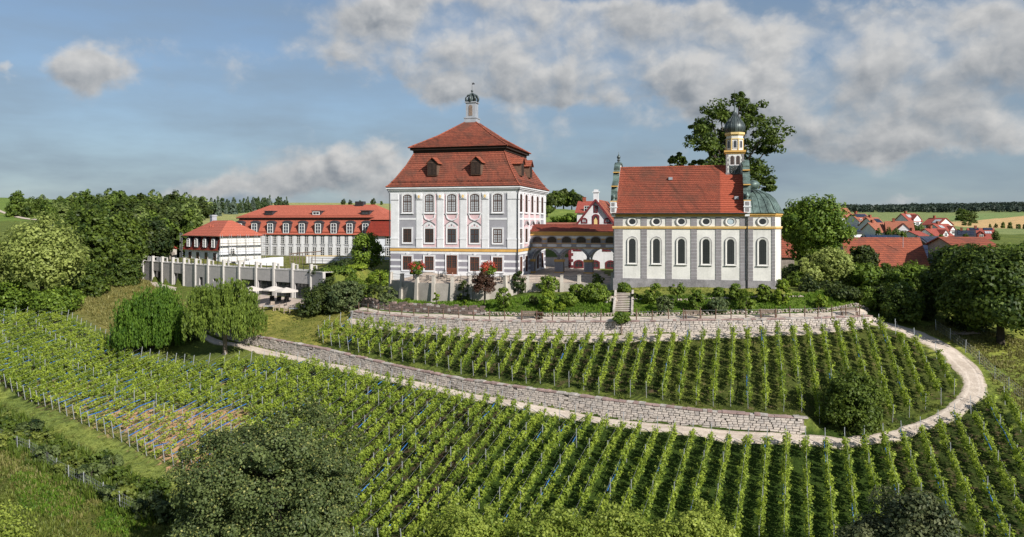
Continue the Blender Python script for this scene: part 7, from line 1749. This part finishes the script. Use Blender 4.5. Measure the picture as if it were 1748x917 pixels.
for k, (px, base, top, wd, Y, lm, lab) in enumerate(((160,500,352,84,128,'oak','tall dark tree right behind the yellow-green tree'),(215,480,362,76,138,'oak','rounded dark tree above the upper meadow'),(262,455,372,66,146,'darkgreen','dark tree shading the stone shrine'),(300,445,352,62,158,'darkgreen','tall dark tree behind the stone shrine'),(120,470,372,80,150,'oak','tree between the yellow-green tree and the hill wood'),
        (330,430,384,46,190,'oak','tree beside the hotel annex chimney'),(362,425,388,40,200,'maple','bushy tree between annex and hotel roof'),(385,425,385,36,205,'oak','bushy tree at the left end of the hotel roof'),(285,400,330,40,215,'conifer','tall dark spruce standing over the left wood'))):
    tree_at('broadleaf_tree' if lm != 'conifer' else 'spruce_tree', lab, 'tree', px, base, top, wd, 'round' if lm != 'conifer' else 'cone', lm, Y=Y, z0=1.5, ncl=120, lpc=60, leaf=.27, seed=180+k, trunk=.3, group=GLF)
def proto(name, label, group, r, h, style, lm, seed, **kw): return make_tree(name, label, 'tree', (0, -60, -60), r, h, style, lm, seed=seed, group=group, **kw)
HW = 'hillside trees above the hotel'
pro = [proto('hill_tree', 'x', HW, 4.2, 11, st, lm, 300+i, z0=.2, ncl=66, lpc=42, leaf=.42, nl=3) for i, (st, lm) in enumerate((('round','oak'),('dome','midgreen'),('round','darkgreen'),('dome','oak'),('round','palegreen'),('dome','midgreen')))]
prc = [proto('hill_spruce', 'x', 'young conifers on the field edge', 2.2, 9, 'cone', lm, 320+i, z0=.4, ncl=60, lpc=22, leaf=.42, nl=0) for i, lm in enumerate(('conifer','conifersilver','conifer'))]
used = set()
def place(pool_, loc, s, label, group, rg):
    i = int(rg.integers(0, len(pool_))); o = pool_[i]; k = s*np.array([rg.uniform(.85, 1.2)]*2+[rg.uniform(.88, 1.12)])
    if o.name not in used:
        used.add(o.name); o.location = loc; o.rotation_euler.z = rg.uniform(0, 6); o.scale = tuple(k); o['label'] = label; o['group'] = group; return o
    return copy_thing(o, loc, rg.uniform(0, 6), label, group, tuple(k))
rg = np.random.default_rng(21)
def scatter(poly_px, n, Y0, Y1, pool_, smin, smax, label, group, mind=4.5, gap=None):
    """trees between two distances inside a bearing range"""
    out = []; tries = 0
    while len(out) < n and tries < n*40:
        tries += 1; Y = math.sqrt(rg.uniform(Y0**2, Y1**2)); px = rg.uniform(*poly_px); X = (px-CX)/F*Y
        if any((X-a)**2+(Y-b)**2 < mind**2 for a, b in out): continue
        if gap and gap(px, Y): continue
        out.append((X, Y)); place(pool_, (X, Y, h1(X, Y)-.2), rg.uniform(smin, smax), label, group, rg)
scatter((125, 330), 46, 152, 225, pro, .75, 1.05, 'dark leafy tree in the wood on the slope left of the hotel annex', HW)
scatter((-60, 130), 8, 150, 205, pro, .45, .65, 'leafy tree in the wood behind the yellow-green tree at the left edge', HW)
scatter((60, 345), 60, 232, 325, pro, .5, .8, 'tree in the broad wood climbing the left hillside', HW, 5, lambda px, Y: px < 75)
skyl = ((28,1.25),(52,.85),(80,.75),(104,.8),(130,.95),(148,1.05),(168,.9),(188,1.15),(205,1.3),(222,1.0),(262,1.0),(278,.8),(300,1.1),(318,.9))
for i_, (px, s) in enumerate(skyl): Y = 300+rg.uniform(-10, 25); X = (px-CX)/F*Y; place(pro, (X, Y, h1(X, Y)-.3), s*.92, f'{ordinal(i_+1)} tree from the left in the row standing out on the left hill skyline', 'skyline trees of the left hill', rg)
scatter((20, 130), 14, 318, 345, pro, .6, .85, 'low bushy tree in the hedge along the left hill field', HW, 6)
for k in range(88):
    px = rg.uniform(325, 492); t_ = (px-325)/167; Y = 262+t_*118+rg.uniform(-8, 55)*(1-.6*t_); X = (px-CX)/F*Y
    place(prc, (X, Y, h1(X, Y)-.2), rg.uniform(.5, .95)*(1-.25*t_), 'young conifer in the plantation along the upper edge of the pale field', 'young conifers on the field edge', rg)
for i_, (px, Y, s) in enumerate(((586,440,.35),(598,440,.3),(615,440,.25),(637,440,.4),(651,440,.25))): X = (px-CX)/F*Y; place(pro, (X, Y, h1(X, Y)), s, f'{ordinal(i_+1)} tiny bush from the left on the field skyline left of the palace', 'bushes on the field skyline', rg)
# behind the arcade
for k, (px, top, Y, wd) in enumerate(((936,333,225,30),(948,326,235,34),(962,321,240,34),(976,324,238,30),(986,331,230,24),(934,350,200,26))):
    tree_at('broadleaf_tree', f'{ordinal(k+1)} tree from the left in the group on the green hill behind the arcade' if k < 5 else 'lower tree beside the palace wall below the hilltop group', 'tree', px, 0, top, wd, 'round', 'oak' if k % 2 else 'darkgreen', Y=Y, z0=1, ncl=60, lpc=46, leaf=.38, seed=210+k, group='trees on the hill behind the arcade')
for k, (px, base, top, Y, wd) in enumerate(((952,382,368,185,26),(974,382,364,182,30),(990,381,366,180,24))):
    tree_at('hedge', f'{ordinal(k+1)} bush from the left in the hedge on the meadow behind the arcade', 'bush', px, base, top, wd, 'round', 'maple', Y=Y, z0=.1, ncl=40, lpc=40, leaf=.3, seed=220+k, group='meadow hedge behind the arcade')
# village greenery
VG = 'bushes between the village houses'
for k, (px, Y, h_) in enumerate(sorted(((1466,225,3),(1500,228,4),(1518,222,4.5),(1530,222,4.8),(1541,222,4.2),(1497,300,5),(1530,300,5),(1560,262,5),(1572,258,5),(1606,222,3),(1634,300,4),(1648,228,3),(1700,240,4),(1590,215,3)))):
    X = (px-CX)/F*Y; place(pro, (X, Y, h1(X, Y)-.2), h_/11*.8, f'{ordinal(k+1)} garden tree from the left among the village houses', VG, rg)
for k, (px, Y, s) in enumerate(sorted(((1648,620,1.1),(1655,640,.9),(1640,660,1.0),(1660,560,.8),(1646,470,.35),(1655,468,.3),(1690,430,.26),(1700,428,.3),(1712,425,.32),(1724,424,.34),(1738,420,.32),(1750,418,.34)))):
    X = (px-CX)/F*Y; place(pro, (X, Y, h1(X, Y)-.3), s, f'{ordinal(k+1)} dark tree from the left in the far fields right of the village', 'trees in the far fields', rg)
# far wood on the right horizon: one mass of crowns
C = []; rgw = np.random.default_rng(31)
for _ in range(1500):
    px = rgw.uniform(1420, 2000); Y = rgw.uniform(1000, 1550); X = (px-CX)/F*Y; C.append((X, Y))
C = np.array(C); Z = H(C[:, 0], C[:, 1]); n = 34
ce = np.repeat(np.concatenate([C, (Z+4)[:, None]], 1), n, 0); d = sph(rgw, len(ce)); off = d*np.array([5.5, 5.5, 5.0])*np.repeat(rgw.uniform(.6, 1.2, 1500)*(1+.35*np.sin(C[:, 0]*.021)*np.sin(C[:, 0]*.0057+1)), n)[:, None]*rgw.uniform(.75, 1.08, (len(ce), 1))
o = put('distant_forest', quads_mesh('distant_forest', cards(ce+off, norm(d+rgw.normal(0, .4, d.shape)+np.array([0, 0, .3])), rgw.uniform(1.3, 2.4, len(ce)), rgw), L['farwood'], np.repeat(rgw.uniform(.1, .9, 1500), n)))
tag(o, kind='stuff')
# ------------------------------------------------------------------ foreground trees
tree_at('field_maple', 'very large dense round tree with pale seed bunches in the lower foreground', 'tree', 470, 0, 680, 372, 'round', 'bigtree', Y=47.5, z0=.2, ncl=310, lpc=340, leaf=.085, cr=.95, seed=401, trunk=.5, extra=('bigfruit', .10), flat=.8)
tree_at('shrub', 'lower dark green spread at the left foot of the very large tree', 'shrub', 352, 0, 815, 130, 'round', 'bigtree', Y=45.5, z0=0, ncl=90, lpc=160, leaf=.085, cr=.8, seed=402)
GA = 'light green trees along the lower picture edge'
for k, (px, top, wd, Y, lab) in enumerate(((795,856,190,42.5,'first light green feathery tree from the left along the lower edge'),(930,862,190,42,'second light green feathery tree from the left along the lower edge'),(1055,858,190,43,'third light green feathery tree from the left along the lower edge'),(1185,850,150,42,'fourth light green feathery tree, rightmost along the lower edge'))):
    tree_at('ash_tree', lab, 'tree', px, 0, top, wd, 'open', 'ash', Y=Y, z0=1.5, ncl=150, lpc=150, leaf=.085, cr=.75, seed=410+k, trunk=.14, bark='barkpale', group=GA, flat=.6)
tree_at('walnut_tree', 'dark grey-green tree at the lower right edge before the vines', 'tree', 1562, 0, 832, 190, 'round', 'walnut', Y=42, z0=.6, ncl=130, lpc=150, leaf=.11, cr=.8, seed=420, trunk=.2)
tree_at('walnut_tree', 'smaller dark tree left beside the lower right grey-green tree', 'tree', 1480, 0, 872, 100, 'round', 'walnut', Y=42.5, z0=.5, ncl=70, lpc=120, leaf=.10, cr=.65, seed=421, trunk=.12)
tree_at('shrub', 'small pale green bush left of the lower right dark trees', 'shrub', 1437, 0, 887, 46, 'round', 'shrubbright', Y=44, z0=.3, ncl=40, lpc=70, leaf=.10, seed=422)
tree_at('ash_tree', 'pale green leafy bush cut by the lower left picture corner', 'tree', 8, 0, 858, 110, 'open', 'ash', Y=45, z0=.6, ncl=80, lpc=110, leaf=.085, cr=.8, seed=423, bark='barkpale')
# ------------------------------------------------------------------ grasses and herbs
def tufts(name, polys, n, h0, h1_, leafm, seed, blades=7, wid=.03, spread=.16, exclude=(), ymin=0, ymax=1e9):
    rg = np.random.default_rng(seed); out = []; pl = [Gpoly(p) if not isinstance(p, np.ndarray) else p for p in polys]
    ar = np.array([np.ptp(p[:, 0])*np.ptp(p[:, 1]) for p in pl]); cnt = (n*ar/ar.sum()).astype(int)
    for p, k in zip(pl, cnt):
        x = rg.uniform(p[:, 0].min(), p[:, 0].max(), k); y = rg.uniform(p[:, 1].min(), p[:, 1].max(), k); q = inside(x, y, p)
        for e in exclude: q &= ~inside(x, y, e)
        out.append(np.stack([x[q], y[q]], 1))
    xy = np.concatenate(out); clump = np.sin(xy[:, 0]*.9+2*np.sin(xy[:, 1]*.5))*np.cos(xy[:, 1]*.8)+rg.normal(0, .5, len(xy)); hs = np.interp(clump, [-1, 1], [h0, h1_])
    z = H(xy[:, 0], xy[:, 1]); m = len(xy)*blades; i = np.repeat(np.arange(len(xy)), blades); a = rg.uniform(0, 6.28, m); r = spread*rg.uniform(0, 1, m)
    b = np.stack([xy[i, 0]+r*np.cos(a), xy[i, 1]+r*np.sin(a), z[i]-.03], 1); hh = hs[i]*rg.uniform(.6, 1.2, m); ln = rg.uniform(.1, .6, m)
    top = b+np.stack([np.cos(a)*hh*ln, np.sin(a)*hh*ln, hh], 1); s = np.stack([-np.sin(a), np.cos(a), 0*a], 1)*(wid*rg.uniform(.6, 1.4, m))[:, None]
    midp = b*.45+top*.55+np.array([0, 0, .03]); co = np.stack([b-s, b+s, midp+s*.9, top, midp-s*.9], 1).reshape(-1, 3)
    return tag(put(name, quads_mesh(name, co, L[leafm], np.clip(.35+.2*clump[i]+rg.normal(0, .18, m), 0, 1), 5)), kind='stuff')
tufts('bank_herbs', [[(600,514),(668,512),(760,516),(860,512),(1050,503),(1050,536),(900,538),(720,532),(600,528)], [(1080,507),(1340,505),(1480,512),(1480,528),(1340,533),(1080,536)]], 9000, .12, .40, 'herb', 501, 7, .035, .2)
tufts('lawn_grass', [[(1055,490),(1340,492),(1340,506),(1080,508)], [(430,525),(600,525),(625,545),(545,588),(425,570)]], 6000, .05, .12, 'grass', 502, 6, .03, .2)
tufts('meadow_grass', [[(125,528),(180,472),(250,457),(262,492),(310,505),(300,560),(215,585),(185,560)]], 8000, .2, .6, 'grassdry', 503, 7, .04, .3)
tufts('verge_grass', [[(-60,640),(0,664),(100,712),(200,759),(319,816),(330,865),(300,856),(200,798),(100,743),(0,690),(-60,660)]], 9000, .05, .16, 'grass', 504, 6, .03, .2)
tufts('path_edge_grass', [[(1378,758),(1440,764),(1540,748),(1636,711),(1684,672),(1672,640),(1690,650),(1702,676),(1645,724),(1545,760),(1440,775),(1378,768)], [(420,603),(560,634),(720,671),(900,708),(1100,742),(1300,763),(1378,767),(1378,757),(1300,753),(1100,732),(900,698),(720,661),(560,625),(420,596)], [(700,574),(900,587),(1100,587),(1300,579),(1480,566),(1480,559),(1300,572),(1100,580),(900,580),(700,567)]], 3200, .06, .22, 'grass', 510, 6, .025, .15)
tufts('rough_grass', [[(-80,660),(0,694),(100,748),(200,803),(300,862),(420,935),(-120,935)]], 16000, .10, .45, 'grass', 505, 8, .035, .3)
tufts('dry_grass', [[(-80,690),(20,715),(120,790),(180,850),(120,900),(0,830),(-80,780)]], 5000, .15, .5, 'grassdry', 511, 8, .035, .3)
tufts('bright_weeds', [[(20,815),(90,800),(150,850),(120,890),(40,870)], [(190,860),(260,890),(220,920),(160,900)]], 2500, .15, .4, 'herb', 512, 7, .05, .3)
tufts('rough_herbs', [[(-80,660),(0,694),(100,748),(200,803),(300,862),(300,900),(200,880),(100,830),(0,770),(-80,720)]], 6500, .3, .9, 'oak', 506, 9, .06, .4)
tufts('right_meadow_grass', [[(1560,562),(1610,548),(1740,580),(2100,640),(2150,820),(1900,790),(1768,735),(1700,668),(1690,636),(1640,590)]], 12000, .10, .36, 'grassdry', 507, 7, .035, .25)
tufts('vineyard_grass', [PUPV, PLOV], 15000, .06, .26, 'grass', 508, 6, .03, .25)
tufts('wall_foot_grass', [[(1375,712),(1500,722),(1600,690),(1640,672),(1600,704),(1520,733),(1440,748),(1378,740)], [(520,575),(545,588),(667,619),(790,644),(876,656),(1031,678),(1195,696),(1319,706),(1319,702),(1195,691),(1031,672),(876,650),(667,612),(560,585)]], 3500, .1, .35, 'grass', 509, 7, .03, .2)
# scrub along the lower left fence
rg = np.random.default_rng(41)
SC = [make_tree('scrub_bush', 'x', 'bush', (0, -60, -60), .8, 1.2, 'round', lm, z0=.0, ncl=26, lpc=44, leaf=.085, seed=430+i, nl=2, group='scrub bushes along the lower left fence') for i, lm in enumerate(('oak', 'grass', 'bigtree'))]
for k in range(46):
    t_ = rg.uniform(0, 1); px, py = (np.interp(t_, [0, .35, .65, 1], [-20, 100, 200, 320])+rg.normal(0, 12), np.interp(t_, [0, .35, .65, 1], [712, 775, 825, 895])+rg.uniform(-14, 26)); g = G(px, py)
    place(SC, tuple(g), rg.uniform(.6, 1.5), 'dark tangled scrub bush along the wire fence at the lower left', 'scrub bushes along the lower left fence', rg)
def wire_fence(label, pts, mat_, hgt=1.35):
    g0 = G(*pts[0]); t = thing('wire_fence', label, 'fence', tuple(g0)); prev = None; w_ = MB(); pm_ = MB(); pm_.box(-.025, -.025, -.4, .025, .025, hgt); pm_ = pm_.mesh('post', M[mat_])
    for px, py in pts:
        l = G(px, py)-g0; put('post', pm_, t, tuple(l), (rg.normal(0, .04), rg.normal(0, .04), rg.uniform(0, 1)))
        if prev is not None:
            for z in (.3, .6, .9, 1.2): w_.tube([(prev[0], prev[1], prev[2]+z), (l[0], l[1], l[2]+z)], .008, 3)
            n = int(np.hypot(*(l-prev)[:2])/.3)
            for k in range(n): p = prev+(l-prev)*k/n; w_.tube([(p[0], p[1], p[2]+.1), (p[0], p[1], p[2]+1.2)], .005, 3, cap=False)
        prev = l
    w_.build('wire_mesh', M['steel'], t); return t
wire_fence('wire mesh fence with grey posts through the scrub at the lower left', [(-12,748),(13,760),(30,768),(50,776),(71,788),(95,808),(118,821),(143,834),(175,852),(205,868),(236,884)], 'steel')
wire_fence('wire fence with thin posts along the meadow right of the curving path', [(1598,566),(1622,582),(1648,602),(1672,622),(1698,648),(1722,668),(1752,690)], 'steel')
g = G(1640, 572); t = thing('branch_pile', 'heap of cut pale branches under the dark trees on the right', 'branches', tuple(g))
for k in range(14): mb = MB(); a = rg.uniform(-.4, .5); x0 = rg.uniform(-1.4, 1.2); mb.tube([(x0-.8*math.cos(a), rg.uniform(-.4, .4), .1), (x0+.9*math.cos(a), rg.uniform(-.4, .4), .15+.5*math.sin(abs(a)))], rg.uniform(.03, .06), 5); mb.build('branch', M['woodpale'], t)
